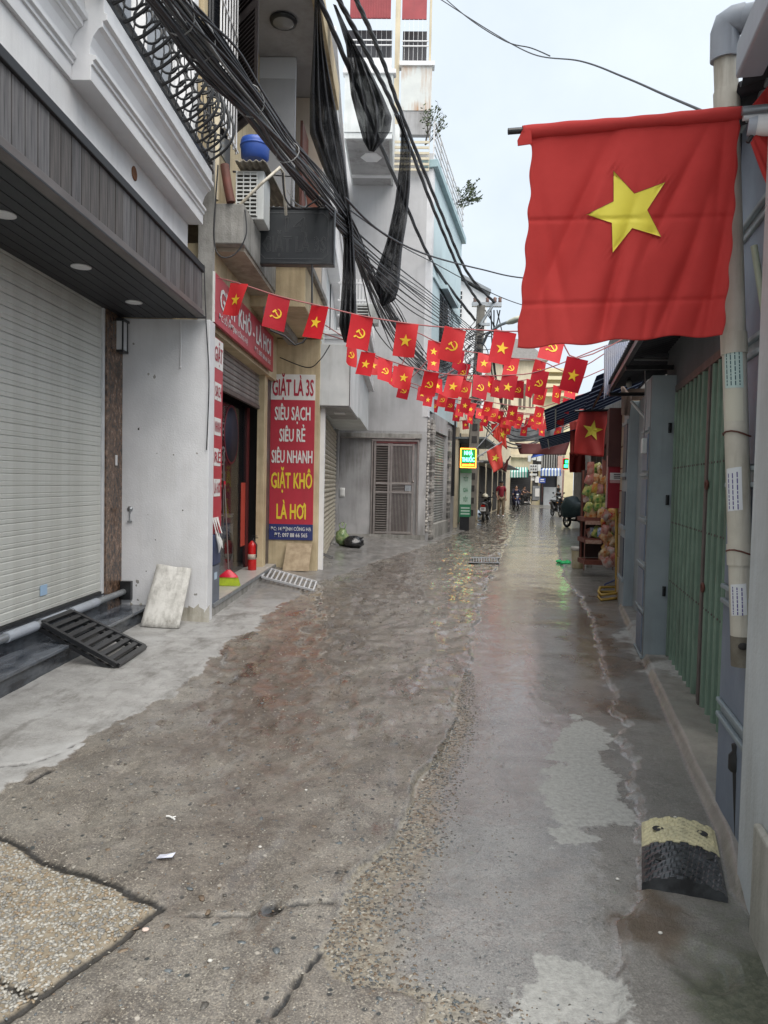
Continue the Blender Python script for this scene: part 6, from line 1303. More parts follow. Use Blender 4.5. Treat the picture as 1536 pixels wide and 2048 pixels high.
for args, mat in ((('tarpaulin', 'dark maroon tarpaulin strung across the far lane', 'tarp', [(1029, 885), (1140, 874), (1132, 910), (1042, 908)], 33), maroon), (('tarpaulin', 'blue tarpaulin edge hanging below the maroon one', 'tarp', [(1064, 907), (1128, 893), (1112, 905), (1064, 916)], 34), tarp_blue)):
    b, f_ = cloth(*args, mat, .1, 1.5, sag=.15); b.build('tarpaulin', mat, label=args[1], cat='tarp', solid=.01)
b, f_ = cloth('', '', '', [(1008, 850), (1132, 846), (1128, 880), (1015, 884)], 36, None, .25, 2.5, seed=3); b.build('grey_sheet', surf('sheet_grey', (.16, .165, .17), (.09, .095, .10), .7, 2), label='rumpled grey plastic sheet hung across the far lane under the bunting', cat='tarp', solid=.01)
for k, (crn, Y, lab) in enumerate((([(1138, 840), (1160, 838), (1160, 912), (1142, 908)], 22, 'narrow faded red banner hanging behind the old flag on the right'), ([(1138, 905), (1172, 900), (1172, 945), (1140, 945)], 26, 'dark red shop cloth hanging under the far right canopy'))):
    b, f_ = cloth('banner', lab, 'banner', crn, Y, None, .05, 2, seed=k); b.build('red_banner', surf('faded_red', (.34, .04, .03), (.28, .03, .025), .7, 3), label=lab, cat='banner', solid=.006)
# rag and cloth hanging at pier
b, f_ = cloth('rag', '', '', [(1240, 765), (1262, 790), (1262, 832), (1246, 830)], 9.2, None, .03, 2); b.build('hanging_rag', surf('rag', (.30, .22, .18), (.22, .18, .17), .8, 6), label='limp brownish rag hanging in the shade of the canopy', cat='rag', solid=.005)
b = MB(); b.tube([at(1263, 803, 8.2), at(1292, 838, 8.0)], .018, 6); b.build('wooden_stick', off_white, label='pale stick poking out beside the blue-grey pier', cat='stick')
# ================================================================== UTILITY POLE AND CABLES
YP = 25.2
up = thing('utility_pole', 'concrete utility pole with crossarm rising behind the bunting on the left', 'utility pole', gnd(938, 1058))
pb0, pt0 = gnd(938, 1058), at(962, 612, YP)
b = MB(); w0, w1 = .19, .13
b.hexa([pb0+Vector(v) for v in ((-w0, -w0, -.1), (w0, -w0, -.1), (w0, w0, -.1), (-w0, w0, -.1))]+[pt0+Vector(v) for v in ((-w1, -w1, 0), (w1, -w1, 0), (w1, w1, 0), (-w1, w1, 0))]); b.build('shaft', surf('pole_concrete', (.24, .22, .19), (.18, .165, .145), .85, 4, .3, 40, .3), up)
for k in range(16):
    c = pb0.lerp(pt0, .08+k*.055); w = lerp(w0, w1, .08+k*.055); b = MB(); b.box(c.x-w*.55, c.x+w*.55, c.y-w-.012, c.y-w+.006, c.z-.13, c.z+.13); b.build('recess', dark_fill, up)
p, q = at(944, 609, YP), at(1003, 605, YP); bx('crossarm', galv, up, p.x, q.x, YP-.08, YP+.08, p.z-.07, p.z+.07); bx('crossarm', galv, up, p.x+.3, q.x-.4, YP-.2, YP-.1, p.z-.75, p.z-.66)
b = MB(); b.tube([at(960, 650, YP-.1), at(985, 612, YP-.1)], .05, 6); b.build('arm_brace', galv, up)
for k, x in enumerate((950, 975, 990, 1000)): c = at(x, 600, YP); b = MB(); b.lathe([(.02, -.1), (.07, -.05), (.05, 0), (.07, .05), (.03, .1)], c, 10); b.build('insulator', surf('insulator', (.2, .12, .1), None, .3), up)
b = MB(); b.tube([at(965, 690, YP), at(975, 668, YP-.3), at(1000, 650, YP-.8), at(1022, 642, YP-1.2)], .05, 8); arm = b.build('lamp_arm', galv, up)
c0, c1 = at(1012, 646, YP-1.1), at(1042, 636, YP-1.4); b = MB(); d = c1-c0
b.loft([[c0.lerp(c1, t)+Vector((0, r*cos(a), r*.45*sin(a))) for a in np.linspace(0, 2*pi, 11)[:-1]] for t, r in ((0, .06), (.15, .16), (.5, .24), (.85, .22), (1, .08))]); b.build('street_lamp_head', surf('lamp_head', (.5, .5, .42), (.42, .42, .35), .5), arm)
def cable(path, r, mat=cable_black, n=5, sag=0, seg=10):
    """smooth curve through points with optional sag"""
    P = [Vector(p) for p in path]; out = []
    for i in range(len(P)-1):
        a = P[max(0, i-1)]; b_, c_ = P[i], P[i+1]; d_ = P[min(len(P)-1, i+2)]
        for k in range(seg):
            t = k/seg; t2, t3 = t*t, t*t*t
            q = .5*((2*b_)+(c_-a)*t+(2*a-5*b_+4*c_-d_)*t2+(3*b_-a-3*c_+d_)*t3)
            if sag: u = (i+t)/(len(P)-1); q = q-Vector((0, 0, sag*4*u*(1-u)))
            out.append(q)
    out.append(P[-1]); return out
def wire(lab, path, r, mat=cable_black, sag=0, name='cable', group=None, n=5, seg=10):
    b = MB(); b.tube(cable(path, r, sag=sag, seg=seg), r, n); return b.build(name, mat, label=lab, cat='cable', group=group)
# big black bundle along the left houses
ctr = [(205, -190, 3.3), (270, -90, 3.75), (335, 0, 4.2), (418, 105, 4.75), (500, 205, 5.5), (560, 285, 6.6), (628, 368, 8.5), (698, 462, 10.6), (734, 545, 12.6), (775, 630, 14.5), (820, 700, 18), (880, 745, 21), (945, 705, 25)]
CBD = thing('cable_bundle', 'thick bundle of black cables strapped together running along the left houses', 'cables', at(500, 205, 5.5))
rc = random.Random(4); base = [at(*c) for c in ctr]
for k in range(30):
    a, rr = rc.uniform(0, 2*pi), .105*sqrt(rc.random()); pts = []
    for i, p in enumerate(base):
        a += rc.uniform(-.5, .5); loosen = 1 + .5*(i % 3 == 0)*rc.random() + (1.6*rc.random() if i > 8 else 0)
        pts.append(p+rr*loosen*Vector((cos(a), 0, sin(a)))*(1+.03*p.y))
    r = rc.choice([.0075, .009, .011, .014]); b = MB(); b.tube(cable(pts, r, seg=5), r, 5); b.build('cable', cable_black if k % 9 else cable_grey, CBD)
for (x, y, Y) in ((352, 24, 4.3), (396, 80, 4.62), (497, 200, 5.45), (575, 305, 6.6)):
    c = at(x, y, Y); d = (at(500, 205, 5.5)-at(335, 0, 4.2)).normalized(); s1 = d.cross(EZ).normalized(); s2 = d.cross(s1)
    b = MB(); b.tube([c+.105*(cos(t)*s1*1.05+sin(t)*s2)+d*.05*sin(t+x) for t in np.linspace(0, 2*pi, 15)[:-1]], .005, 5, closed=True); b.build('strap', cable_grey, CBD)
# three twisted heavy cables from overhead to the pole crossarm
for k, (path, lab) in enumerate((([(600, -75, 8.5), (640, 0, 9.2), (720, 190, 11.5), (795, 369, 15.5), (868, 530, 20), (950, 640, 25)], 'lowest heavy twisted black cable running from the top of the frame to the pole'), ([(640, -80, 9.0), (678, 0, 9.8), (742, 122, 11.2), (800, 244, 13.4), (870, 425, 18), (926, 555, 22), (962, 610, 25.2)], 'middle heavy twisted black cable running from the top of the frame to the pole'), ([(680, -70, 9.6), (713, 0, 10.4), (762, 112, 12), (806, 235, 14), (880, 420, 18.6), (935, 545, 22.5), (990, 606, 25.2)], 'upper heavy twisted black cable running from the top of the frame to the pole'))):
    T = thing('twisted_cable', lab, 'cable', at(*path[1])); pth = cable([at(*p) for p in path], 0, seg=40)
    for s in range(3):
        b = MB(); pts = [p+.0135*(1+.02*p.y)*Vector((cos(i*.22+s*2.09), 0, sin(i*.22+s*2.09))) for i, p in enumerate(pth)]; b.tube(pts, [.019*(1+.02*p.y) for p in pth], 6); b.build('strand', cable_black, T)
# thinner lines
L_ = [('thin cable sagging from the left houses across to the right side above the lane', [(690, 395, 9), (760, 462, 10.5), (850, 508, 13), (960, 538, 16), (1060, 557, 18), (1240, 560, 20)], .016), ('thin cable passing below it from the blue house behind the big flag', [(700, 420, 10), (800, 490, 14), (866, 525, 18), (960, 575, 20), (1045, 610, 21), (1200, 650, 21)], .013),
      ('thin wire crossing the open sky from the top to the right', [(860, -30, 12), (935, 35, 11), (1010, 82, 10), (1062, 96, 9.4), (1100, 112, 9)], .007), ('longer thin wire crossing the open sky to the downpipe', [(880, -2, 12), (980, 62, 11), (1065, 108, 9), (1160, 122, 7), (1250, 155, 5.6), (1330, 190, 4.6), (1405, 222, 3.8)], .007)]
for lab, pth, r in L_: wire(lab, [at(*p) for p in pth], r, n=6)
for k in range(9):
    x0, y0 = 640+k*9, 395+k*15; wire('one of the parallel dark cables spreading from the bundle to the pole', [at(x0, y0, 8.2+.3*k), at(760+k*7, 505+k*13+8*sin(k), 13), at(860+k*5, 585+k*10, 19), at(948+k*2, 660+k*6, 25)], .011+.004*(k % 3 == 0), group='parallel cables fanning out to the utility pole')
for k in range(26):
    a = at(952+rc.uniform(-14, 14), 640+k*7, YP-.2); pts = [a]
    for j in range(4): pts.append(pts[-1]+Vector((rc.uniform(-.5, .5), rc.uniform(-.3, .1), rc.uniform(-.55, .25))))
    wire('dark cable looping in the tangle at the utility pole', pts, .016, cable_black if k % 3 else cable_grey, group='tangled cable loops at the utility pole', n=4, seg=5)
for k in range(6):
    x0 = 985+rc.uniform(-14, 26); wire('cable dropping from the crossarm of the utility pole', [at(970+k*6, 620, YP), at(x0+6, 720+rc.uniform(-30, 30), YP+1), at(1000+k*4, 830, YP+6), at(1000+k*14, 850+5*(k % 4), 36)], .022, group='cables dropping from the pole into the far lane', n=4, seg=6)
for k in range(5):
    wire('drooping cable strung across the far lane below the bunting', [at(950, 820+3*k, 27), at(1010, 855+9*k, 31), at(1060, 862+7*k+4*(k % 2), 34), at(1140, 838+4*k, 38)], .03, group='drooping cables across the far lane', n=4, seg=6)
for lab, pts, r in (('black cable loop hanging from the cable bundle above the LED sign', [(565, 345, 8.3), (572, 400, 8.4), (600, 418, 8.5), (640, 395, 8.6)], .011), ('thin pale wire curling below the bundle near the LED sign', [(575, 380, 8.2), (590, 405, 8.2), (612, 412, 8.3), (606, 370, 8.4)], .009), ('dark wire hanging in front of the concrete balcony beam', [(436, 330, 7.9), (428, 470, 7.95), (440, 512, 7.95), (470, 508, 8), (492, 470, 8.02), (490, 420, 8.05)], .008), ('dark cable drooping under the beam by the bunting', [(660, 690, 12), (640, 720, 12), (615, 735, 12.1), (560, 715, 12.2)], .009), ('thin dark wire running down the jamb of the lilac-white wall', [(408, 530, 7.7), (412, 640, 7.7), (418, 760, 7.7), (413, 900, 7.7)], .006)):
    wire(lab, [at(*p) for p in pts], r, cable_grey if 'pale' in lab else cable_black)
# ================================================================== HANGING BLACK NETS
def net(lab, left, right, Y0, Y1, amp, seed, fold=7, group=None, nu=26, nv=46):
    L0_ = [(i/(len(left)-1), p) for i, p in enumerate(left)]; R0_ = [(i/(len(right)-1), p) for i, p in enumerate(right)]
    def edge(E_, v): return lerp(np.interp(v, [e[0] for e in E_], [e[1][0] for e in E_]), 0, 0), float(np.interp(v, [e[0] for e in E_], [e[1][1] for e in E_]))
    def fn(u, v):
        a, b_ = edge(L0_, v), edge(R0_, v); Y = lerp(Y0, Y1, v) + amp*(sin(fold*2*pi*u*.5+3*v+seed)+.5*sin(fold*5*u+seed*2+6*v))
        return at(lerp(a[0], b_[0], u), lerp(a[1], b_[1], u), Y)
    b = MB(); b.grid(fn, nu, nv); return b.build('shade_net', net_black, label=lab, cat='net', solid=.004)
net('long black shade net hanging twisted down from the cables above the laundry', [(630, -25), (626, 100), (620, 190), (619, 264), (641, 325), (668, 385), (688, 480), (684, 575), (678, 650), (683, 668), (688, 684)], [(636, -25), (648, 90), (661, 162), (676, 240), (686, 300), (697, 380), (705, 450), (711, 540), (713, 624), (708, 668), (699, 688)], 9.2, 10.4, .10, 1)
net('sheer black net sagging between the overhead cables in a pointed pocket', [(666, 8), (680, 50), (692, 90), (697, 140), (702, 190), (715, 240), (727, 283), (738, 302)], [(672, 10), (700, 70), (735, 130), (765, 190), (784, 235), (780, 262), (765, 285), (748, 304)], 10.6, 11.0, .12, 2)
net('dark bunched black net drooping from the upper cable beside the grey house', [(788, 228), (802, 262), (800, 320), (790, 405), (774, 480), (752, 545), (752, 580), (763, 612)], [(802, 230), (822, 300), (820, 375), (814, 440), (804, 500), (798, 575), (790, 600), (768, 612)], 12.6, 13.2, .10, 3)
# ================================================================== LARGE FLAG ON ITS POLE
YF = 2.95
ev_l = [(1050, 262), (1062, 292), (1060, 380), (1055, 450), (1049, 530), (1041, 615), (1033, 692)]; ev_r = [(1482, 222), (1478, 262), (1472, 350), (1468, 430), (1461, 520), (1453, 600), (1447, 673)]
def fl_e(E_, v): t = v*(len(E_)-1); i = min(int(t), len(E_)-2); f_ = t-i; return lerp(E_[i][0], E_[i+1][0], f_), lerp(E_[i][1], E_[i+1][1], f_)
star_px = [(1226.8, 341.4), (1268.7, 386.8), (1330.8, 364.1), (1294.8, 420), (1322.7, 474), (1264.5, 456.6), (1225, 506), (1223.3, 446), (1171.7, 429.4), (1226.8, 402.5)]
def flag_d(x, y):      # depth relief of the cloth (metres toward the viewer)
    s = (x-1250)/220; v = (y-240)/450; w = 0
    d = .016*sin(3.6*s+2.2*v+.6)*v + .0045*sin((s*.9+v*.55)*9.5+.5)*(.25+.75*v)
    for (cx, cy, dx, dy, a, wd, ln) in ((1150, 430, -.45, 1, .011, 13, 150), (1172, 450, -.40, 1, -.006, 12, 130), (1225, 560, -.28, 1, .012, 12, 130), (1247, 590, -.3, 1, -.006, 14, 110), (1370, 540, -.32, 1, .011, 12, 140), (1330, 620, -.4, 1, .009, 10, 90), (1430, 560, -.18, 1, .012, 12, 150), (1110, 520, .22, 1, .006, 12, 150), (1345, 395, -.5, 1, .010, 11, 120), (1210, 640, -.2, 1, .008, 8, 60), (1290, 650, -.15, 1, .006, 8, 50), (1395, 640, -.3, 1, .006, 9, 60), (1085, 600, .1, 1, .005, 10, 110), (1440, 350, -.1, 1, .007, 11, 100)):
        nrm = sqrt(dx*dx+dy*dy); q = ((x-cx)*dy-(y-cy)*dx)/nrm; l_ = ((x-cx)*dx+(y-cy)*dy)/nrm; d -= a*math.exp(-abs(q/wd)**1.5)*math.exp(-(l_/ln)**2)
    for tx, ty in star_px[::2]:   # puckers beyond the star tips
        r = math.hypot(x-tx, y-ty); d += .0025*math.exp(-(r/20)**2)*sin(.55*(x-ty)+.4*(y-tx))
    d -= .003*math.exp(-((y-(608-.03*(x-1100)))/4)**2) + .0025*math.exp(-((y-(440-.02*(x-1100)))/4)**2)
    return d*2.1
BF = thing('big_flag', 'large red flag with a yellow star hanging from a thin pole over the lane', 'flag', at(1250, 690, YF))
def bf(u, v):
    v = .045+.955*v; a, b_ = fl_e(ev_l, v), fl_e(ev_r, v); x, y = lerp(a[0], b_[0], u), lerp(a[1], b_[1], u)
    y += 3.0*sin(u*23)*v**6 + (6*sin(u*5+1) if v > .98 else 0)*.6; x += (2.2*sin(v*40+u*2))*(1 if u in (0, 1) else 0)
    return at(x, y, YF-flag_d(x, y))
b = MB(); b.grid(bf, 110, 110); big_red = translucent('big_flag_cloth', (.72, .072, .066), (.65, .06, .055), .40, 4, .8, .35, 900); b.build('cloth', big_red, BF, solid=.0016)
def sleeve(u, v):
    a = lerp(-2.6, 1.9, v); p0_, p1_ = at(1044, 263, YF), at(1482, 224, YF); r = .027+.002*sin(9*u)+.0012*sin(37*u); c = p0_.lerp(p1_, u)
    return c+Vector((0, -r*cos(a)*.8, r*sin(a)*.9-.004))
b = MB(); b.grid(lambda u, v: sleeve(u, v), 60, 14); b.build('sleeve', big_red, BF, solid=.002)
b = MB(); b.slab([at(1046, 258, YF-.02), at(1062, 256, YF-.028), at(1064, 287, YF-.026), at(1036, 291, YF-.015), at(1035, 280, YF-.015)], (0, .006, 0)); b.build('torn_corner', big_red, BF)
# star: outline filled with a fine fan so that it follows the folds
cx, cy = 1252, 424; b = MB(); rings = []
outl = []
for i in range(10):
    p, q = star_px[i], star_px[(i+1) % 10]
    for k in range(6): outl.append((lerp(p[0], q[0], k/6), lerp(p[1], q[1], k/6)))
for k in range(13):
    t = k/12; rings.append([at(lerp(cx, x, t), lerp(cy, y, t), YF-flag_d(lerp(cx, x, t), lerp(cy, y, t))-.0042) for x, y in outl])
n = len(outl); vs = [p for r in rings for p in r]; b.add(vs, [(i*n+j, i*n+(j+1) % n, (i+1)*n+(j+1) % n, (i+1)*n+j) for i in range(12) for j in range(n)], smooth=True)
b.build('star', cloth_star, BF)
b = MB(); b.tube([p+Vector((0, -.0005, 0)) for p in rings[-1]], .0012, 4, closed=True); b.build('star_seam_shade', surf('seam_shade', (.30, .05, .03)), BF)  # seam thread, darkened to stand for the shadow line round the star
b = MB(); b.tube([at(1016, 263, YF), at(1300, 241, YF), at(1560, 216, YF)], .0125, 10); FP = b.build('flag_pole', black_paint, label='thin dark pole holding the large star flag across the lane', cat='pole')
b = MB(); b.tube([at(1484, 222, YF-.03), at(1580, 213, YF-.06)], .017, 10); b.build('silver_bar', galv, FP); b = MB(); b.tube([at(1486, 236, YF-.02), at(1580, 228, YF-.05)], .012, 8); b.build('white_rod', white_trim, FP)
p, q = at(1512, 252, 2.85), at(1590, 250, 2.8); b = MB(); b.tube([p, q], .036, 14); WP = b.build('white_tube', white_trim, label='white plastic tube with a dark end sticking out by the big flag', cat='tube'); b = MB(); b.tube([at(1496, 254, 2.86), at(1513, 253, 2.85)], [.03, .038], 14); b.build('dark_cap', pvc_grey, WP)
b = MB(); b.tube([at(1495, 285, 2.86), at(1515, 255, 2.85)], .008, 6); b.build('tie', black_rubber, WP)
for crn, lab, Y in (([(1500, 214), (1560, 140), (1570, 215), (1540, 222)], 'red flag fold showing above the pole at the right edge', 2.95), ([(1500, 285), (1512, 262), (1560, 270), (1560, 430)], 'red flag end hanging below the white tube at the right edge', 2.85), ([(1484, 295), (1512, 300), (1516, 318), (1486, 316)], 'scrap of red flag cloth behind the downpipe', 3.9)):
    b, f_ = cloth('f', lab, '', crn, Y, None, .01, 2, seed=2); b.build('red_flag', big_red, label=lab, cat='flag', solid=.003)
b = MB(); p, q = at(1508, 492, 3.1), at(1534, 660, 3.05); b.tube([p, q], .014, 8); b.build('green_stick', surf('bamboo', (.42, .46, .34), (.36, .4, .3), .6), label='pale green stick standing behind the downpipe', cat='stick')
# ================================================================== BUNTING
def star_pts(cx, cz, r, rot=0, ri=.40): return [(cx+(r if i % 2 == 0 else r*ri)*sin(rot+i*pi/5), cz+(r if i % 2 == 0 else r*ri)*cos(rot+i*pi/5)) for i in range(10)]
def hs_polys(s):
    P = []
    out = [(.06+.60*cos(a), -.02+.60*sin(a)) for a in np.linspace(radians(88), radians(-140), 20)]; inn = [(-.02+.50*cos(a), .03+.50*sin(a)) for a in np.linspace(radians(-132), radians(80), 20)]
    P.append(('s', out, inn))
    P.append(('q', [(-.36, -.44), (-.48, -.30), (-.72, -.50), (-.60, -.64)]))
    P.append(('q', [(-.30, .22), (-.20, .32), (.52, -.42), (.42, -.52)])); P.append(('q', [(-.52, .10), (-.18, .46), (-.02, .32), (-.38, -.04)]))
    return P
W_, H__ = .235, .345
def flag_protos():
    R_ = {}
    for ty in 'SH':
        for var in range(3):
            ph = var*1.7
            wv = lambda x, z: (.010+.010*var)*sin((9+4*var)*x+6*z+ph)*(-z/H__)**.8 + .05*(-z/H__)**2*sin(ph+1.2*z+4*x)
            b = MB(); b.grid(lambda u, v: Vector(((u-.5)*W_, wv((u-.5)*W_, -v*H__), -v*H__)), 8, 10); cl = b.mesh('flag', flag_reds[var])
            e = MB(); cz = -H__*.52
            for off in (-.004, .004):
                if ty == 'S':
                    sp = star_pts(0, cz, .068); c = Vector((0, wv(0, cz)+off, cz)); e.add([c]+[Vector((x, wv(x, z)+off, z)) for x, z in sp], [(0, 1+i, 1+(i+1) % 10) for i in range(10)])
                else:
                    s = .085; g = lambda p: Vector((p[0]*s+.004, wv(p[0]*s, cz+p[1]*s)+off, cz+p[1]*s))
                    for P in hs_polys(s):
                        if P[0] == 's':
                            o_, i_ = P[1], P[2][::-1]; m_ = len(o_); e.add([g(p) for p in o_]+[g(p) for p in i_], [(k, k+1, m_+k+1, m_+k) for k in range(m_-1)])
                        else: e.add([g((p[0], p[1])) + Vector((0, off*.4, 0)) for p in P[1]], [(0, 1, 2, 3)])
            R_[ty+str(var)] = (cl, e.mesh('star' if ty == 'S' else 'hammer_and_sickle', flag_yellow))
    return R_
FPR = flag_protos(); K = 2.743; rf = random.Random(12)
def zpx(x, y): return 680+x/K, 560+y/K
ORD = ['first', 'second', 'third', 'fourth', 'fifth', 'sixth', 'seventh', 'eighth', 'ninth', 'tenth', 'eleventh', 'twelfth', 'thirteenth', 'fourteenth']
def garland(which, Y, flags, left, right, cord_col, zoomed=True, hh=None):
    """flags: (x, y of centre, type, yaw degrees); which: wording for the garland"""
    flags = sorted(flags, key=lambda f_: f_[0]); tops = []; n = len(flags)
    for i, fl in enumerate(flags):
        x, y, ty = fl[:3]; yaw = fl[3] if len(fl) > 3 else rf.gauss(0, 17)
        px_, py_ = zpx(x, y) if zoomed else (x, y); c = at(px_, py_, Y); top = c+Vector((.012, 0, H__/2)); tops.append(top)
        me, em = FPR[ty+str(rf.randint(0, 2))]
        o = bpy.data.objects.new('star_flag' if ty == 'S' else 'hammer_sickle_flag', me); COL.objects.link(o); o.location = top; ORG[o.name] = top
        o.rotation_mode = 'XYZ'; o.rotation_euler = (radians(rf.uniform(-22, 8)), radians(rf.uniform(6, 13)), radians(yaw))
        tag(o, f"red {'star' if ty == 'S' else 'hammer-and-sickle'} bunting flag, {ORD[i]} from the left on the {which} garland", 'flag', f'flags on the {which} garland')
        e = bpy.data.objects.new('star' if ty == 'S' else 'hammer_and_sickle', em); COL.objects.link(e); e.parent = o
    pts = [at(*left)]+tops+[at(*right)]; b = MB(); b.tube(cable(pts, 0, seg=4), .004+.0004*Y, 4); b.build('garland_cord', cord_col, label=f'thin cord of the {which} garland stretched across the lane', cat='cord')
cord = surf('cord', (.35, .12, .12), (.3, .1, .1), .7)
garland('nearest', 7.6, [(476, 600, 'S'), (556, 626, 'H'), (637, 645, 'S'), (722, 665, 'H'), (812, 680, 'S'), (908, 690, 'H'), (1008, 696, 'S'), (1107, 699, 'H'), (1152, 750, 'S')], (436, 556, 7.9), (1290, 655, 7.6), cord, zoomed=False)
garland('second nearest', 10.6, [(62, 410, 'H', 62), (150, 462, 'S', -20), (245, 500, 'H', 25), (357, 536, 'S'), (497, 570, 'H'), (630, 587, 'S'), (768, 590, 'H'), (928, 587, 'S'), (1098, 562, 'H')], (640, 665, 10.6), (1215, 690, 10.6), cord)
garland('third nearest', 12.2, [(182, 474, 'S', 20), (325, 535, 'H', 20), (385, 350, 'S', 70), (515, 392, 'S', 15), (650, 440, 'H', 35), (790, 462, 'S', 8), (942, 485, 'H'), (1096, 500, 'H', 30), (1262, 560, 'S', -20)], (650, 650, 12.2), (1220, 700, 12.2), cord)
garland('fourth nearest', 14.6, [(265, 545, 'H', 55), (355, 605, 'H'), (515, 460, 'S'), (530, 585, 'S', 30), (690, 600, 'H'), (684, 505, 'H', 20), (818, 572, 'S', 25), (866, 598, 'S'), (976, 600, 'H', -30), (1042, 595, 'S', 35), (1102, 640, 'H'), (1190, 630, 'H'), (1265, 612, 'S')], (690, 745, 14.6), (1215, 735, 14.6), cord)
garland('fifth nearest', 17.2, [(453, 628, 'S'), (567, 657, 'H'), (690, 688, 'S'), (812, 708, 'H'), (947, 730, 'S'), (1095, 738, 'H'), (1244, 692, 'S')], (765, 745, 17.2), (1230, 770, 17.2), cord)
garland('sixth nearest', 18.6, [(484, 657, 'S'), (607, 686, 'H'), (724, 712, 'S'), (843, 740, 'H'), (945, 765, 'S'), (1092, 780, 'H'), (1212, 760, 'S', 40)], (775, 755, 18.6), (1225, 780, 18.6), cord)
garland('seventh nearest', 20.6, [(520, 690, 'H'), (660, 716, 'S'), (768, 738, 'H'), (880, 752, 'S', 30), (985, 760, 'H'), (1062, 768, 'S'), (1150, 750, 'H', -20)], (770, 770, 20.6), (1220, 790, 20.6), cord)
garland('eighth nearest', 23.5, [(640, 745, 'S'), (712, 762, 'H', 30), (800, 772, 'S'), (905, 782, 'H'), (985, 790, 'S', -25), (1060, 798, 'H'), (1140, 792, 'S')], (880, 800, 23.5), (1200, 808, 23.5), cord)
garland('farthest', 27, [(684, 795, 'S', 160), (760, 805, 'H', 170), (842, 815, 'S', 160), (922, 822, 'S'), (1010, 830, 'H'), (1035, 783, 'S'), (1105, 835, 'S'), (1198, 832, 'H'), (1300, 815, 'S')], (905, 845, 27), (1180, 842, 27), cord)
# mid-distance star flags on slanting poles
def star_flag(lab, corners, Y, mat, sp, amp=.05, seed=0, sc=1, pole=None, cat='flag'):
    T = thing('star_flag', lab, cat, at(corners[3][0], corners[3][1], Y)); c = [Vector((x, y, 0)) for x, y in corners]
    def fd(x, y): u = (x-c[0].x)/max(1, abs(c[1].x-c[0].x)); v = (y-c[0].y)/max(1, (c[3].y-c[0].y)); return amp*sin(5*u+3*v+seed)*(.4+.6*v)+.4*amp*sin(11*u-4*v)
    def fn(u, v): p = c[0].lerp(c[1], u).lerp(c[3].lerp(c[2], u), v); x, y = p.x+1.2*sin(7*v+seed), p.y; return at(x, y, Y-fd(x, y))
    b = MB(); b.grid(fn, 20, 20); b.build('cloth', mat, T, solid=.004)
    cx, cy, r, rot = sp; b = MB(); pts = []
    for i, (x, z) in enumerate(star_pts(0, 0, r, rot)): pts.append((cx+x*sc, cy-z))
    vs = [at(cx, cy, Y-fd(cx, cy)-.02)]
    for t in (.5, 1): vs += [at(lerp(cx, x, t), lerp(cy, y, t), Y-fd(lerp(cx, x, t), lerp(cy, y, t))-.02) for x, y in pts]
    b.add(vs, [(0, 1+i, 1+(i+1) % 10) for i in range(10)]+[(1+i, 11+i, 11+(i+1) % 10, 1+(i+1) % 10) for i in range(10)]); b.build('star', cloth_star if sc < 2 else flag_yellow, T)
    if pole: b = MB(); b.tube([at(*pole[0], Y+.02), at(*pole[1], Y+.02)], .022, 6); b.build('pole', galv, T)
orange_red = surf('flag_light_red', (.60, .06, .04), (.52, .045, .035), .6, 3)
star_flag('bright red star flag on a slanting pole, upper of two by the lightbox', [(1004, 838), (1013, 838), (1014, 900), (984, 872)], 23.6, orange_red, (1005, 869, 8, .3), pole=((952, 898), (1008, 836)), sc=.8)
star_flag('red star flag with folded tip, lower of two by the lightbox', [(972, 903), (1004, 884), (1005, 935), (986, 946)], 22.6, orange_red, (991, 916, 8, .25), pole=((953, 915), (1004, 884)), seed=2)
b, f_ = cloth('', '', '', [(1013, 920), (1016, 917), (1014, 945), (1004, 938)], 30, None, .05, 2); b.build('maroon_flag', maroon, label='small dark maroon flag on a stick before the teal awning', cat='flag', solid=.006)
b = MB(); b.tube([at(1005, 940, 30.05), at(1021, 912, 30.05)], .03, 6); b.build('flag_stick', dark_fill, label='short dark stick of the small maroon flag', cat='stick')
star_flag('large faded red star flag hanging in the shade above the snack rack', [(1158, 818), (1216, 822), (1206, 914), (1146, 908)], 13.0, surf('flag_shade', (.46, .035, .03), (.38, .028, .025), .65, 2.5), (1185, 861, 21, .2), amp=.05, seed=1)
b = MB(); b.tube([at(1150, 822, 12.95), at(1232, 820, 12.95)], .02, 6); b.build('flag_rod', black_paint, label='dark rod holding the faded star flag over the snack rack', cat='rod')
# ================================================================== PEOPLE
def skin_mesh(J, E, mat, name, parent, sub=1, extra=None, label=None):
    """J: joint -> (pos, radius); E: edges; grows one continuous surface"""
    me = bpy.data.meshes.new('sk'); keys = list(J); ix = {k: i for i, k in enumerate(keys)}
    me.from_pydata([tuple(J[k][0]) for k in keys], [(ix[a], ix[b]) for a, b in E], [])
    o = bpy.data.objects.new('sk', me); COL.objects.link(o)
    sm = o.modifiers.new('s', 'SKIN'); sm.use_smooth_shade = True
    for i, k in enumerate(keys):
        r = J[k][1]; me.skin_vertices[0].data[i].radius = (r, r) if not isinstance(r, tuple) else r
    me.skin_vertices[0].data[0].use_root = True
    ss = o.modifiers.new('u', 'SUBSURF'); ss.levels = sub; ss.render_levels = sub
    nm = bpy.data.meshes.new_from_object(o.evaluated_get(bpy.context.evaluated_depsgraph_get()))
    b = MB(); b.add([v.co.copy() for v in nm.vertices], [tuple(p.vertices) for p in nm.polygons], smooth=True)
    bpy.data.objects.remove(o); bpy.data.meshes.remove(me); bpy.data.meshes.remove(nm)
    if extra: extra(b)
    q = b.build(name, mat, parent)
    if label: q['label'] = label
    return q
def V3(*a): return Vector(a)
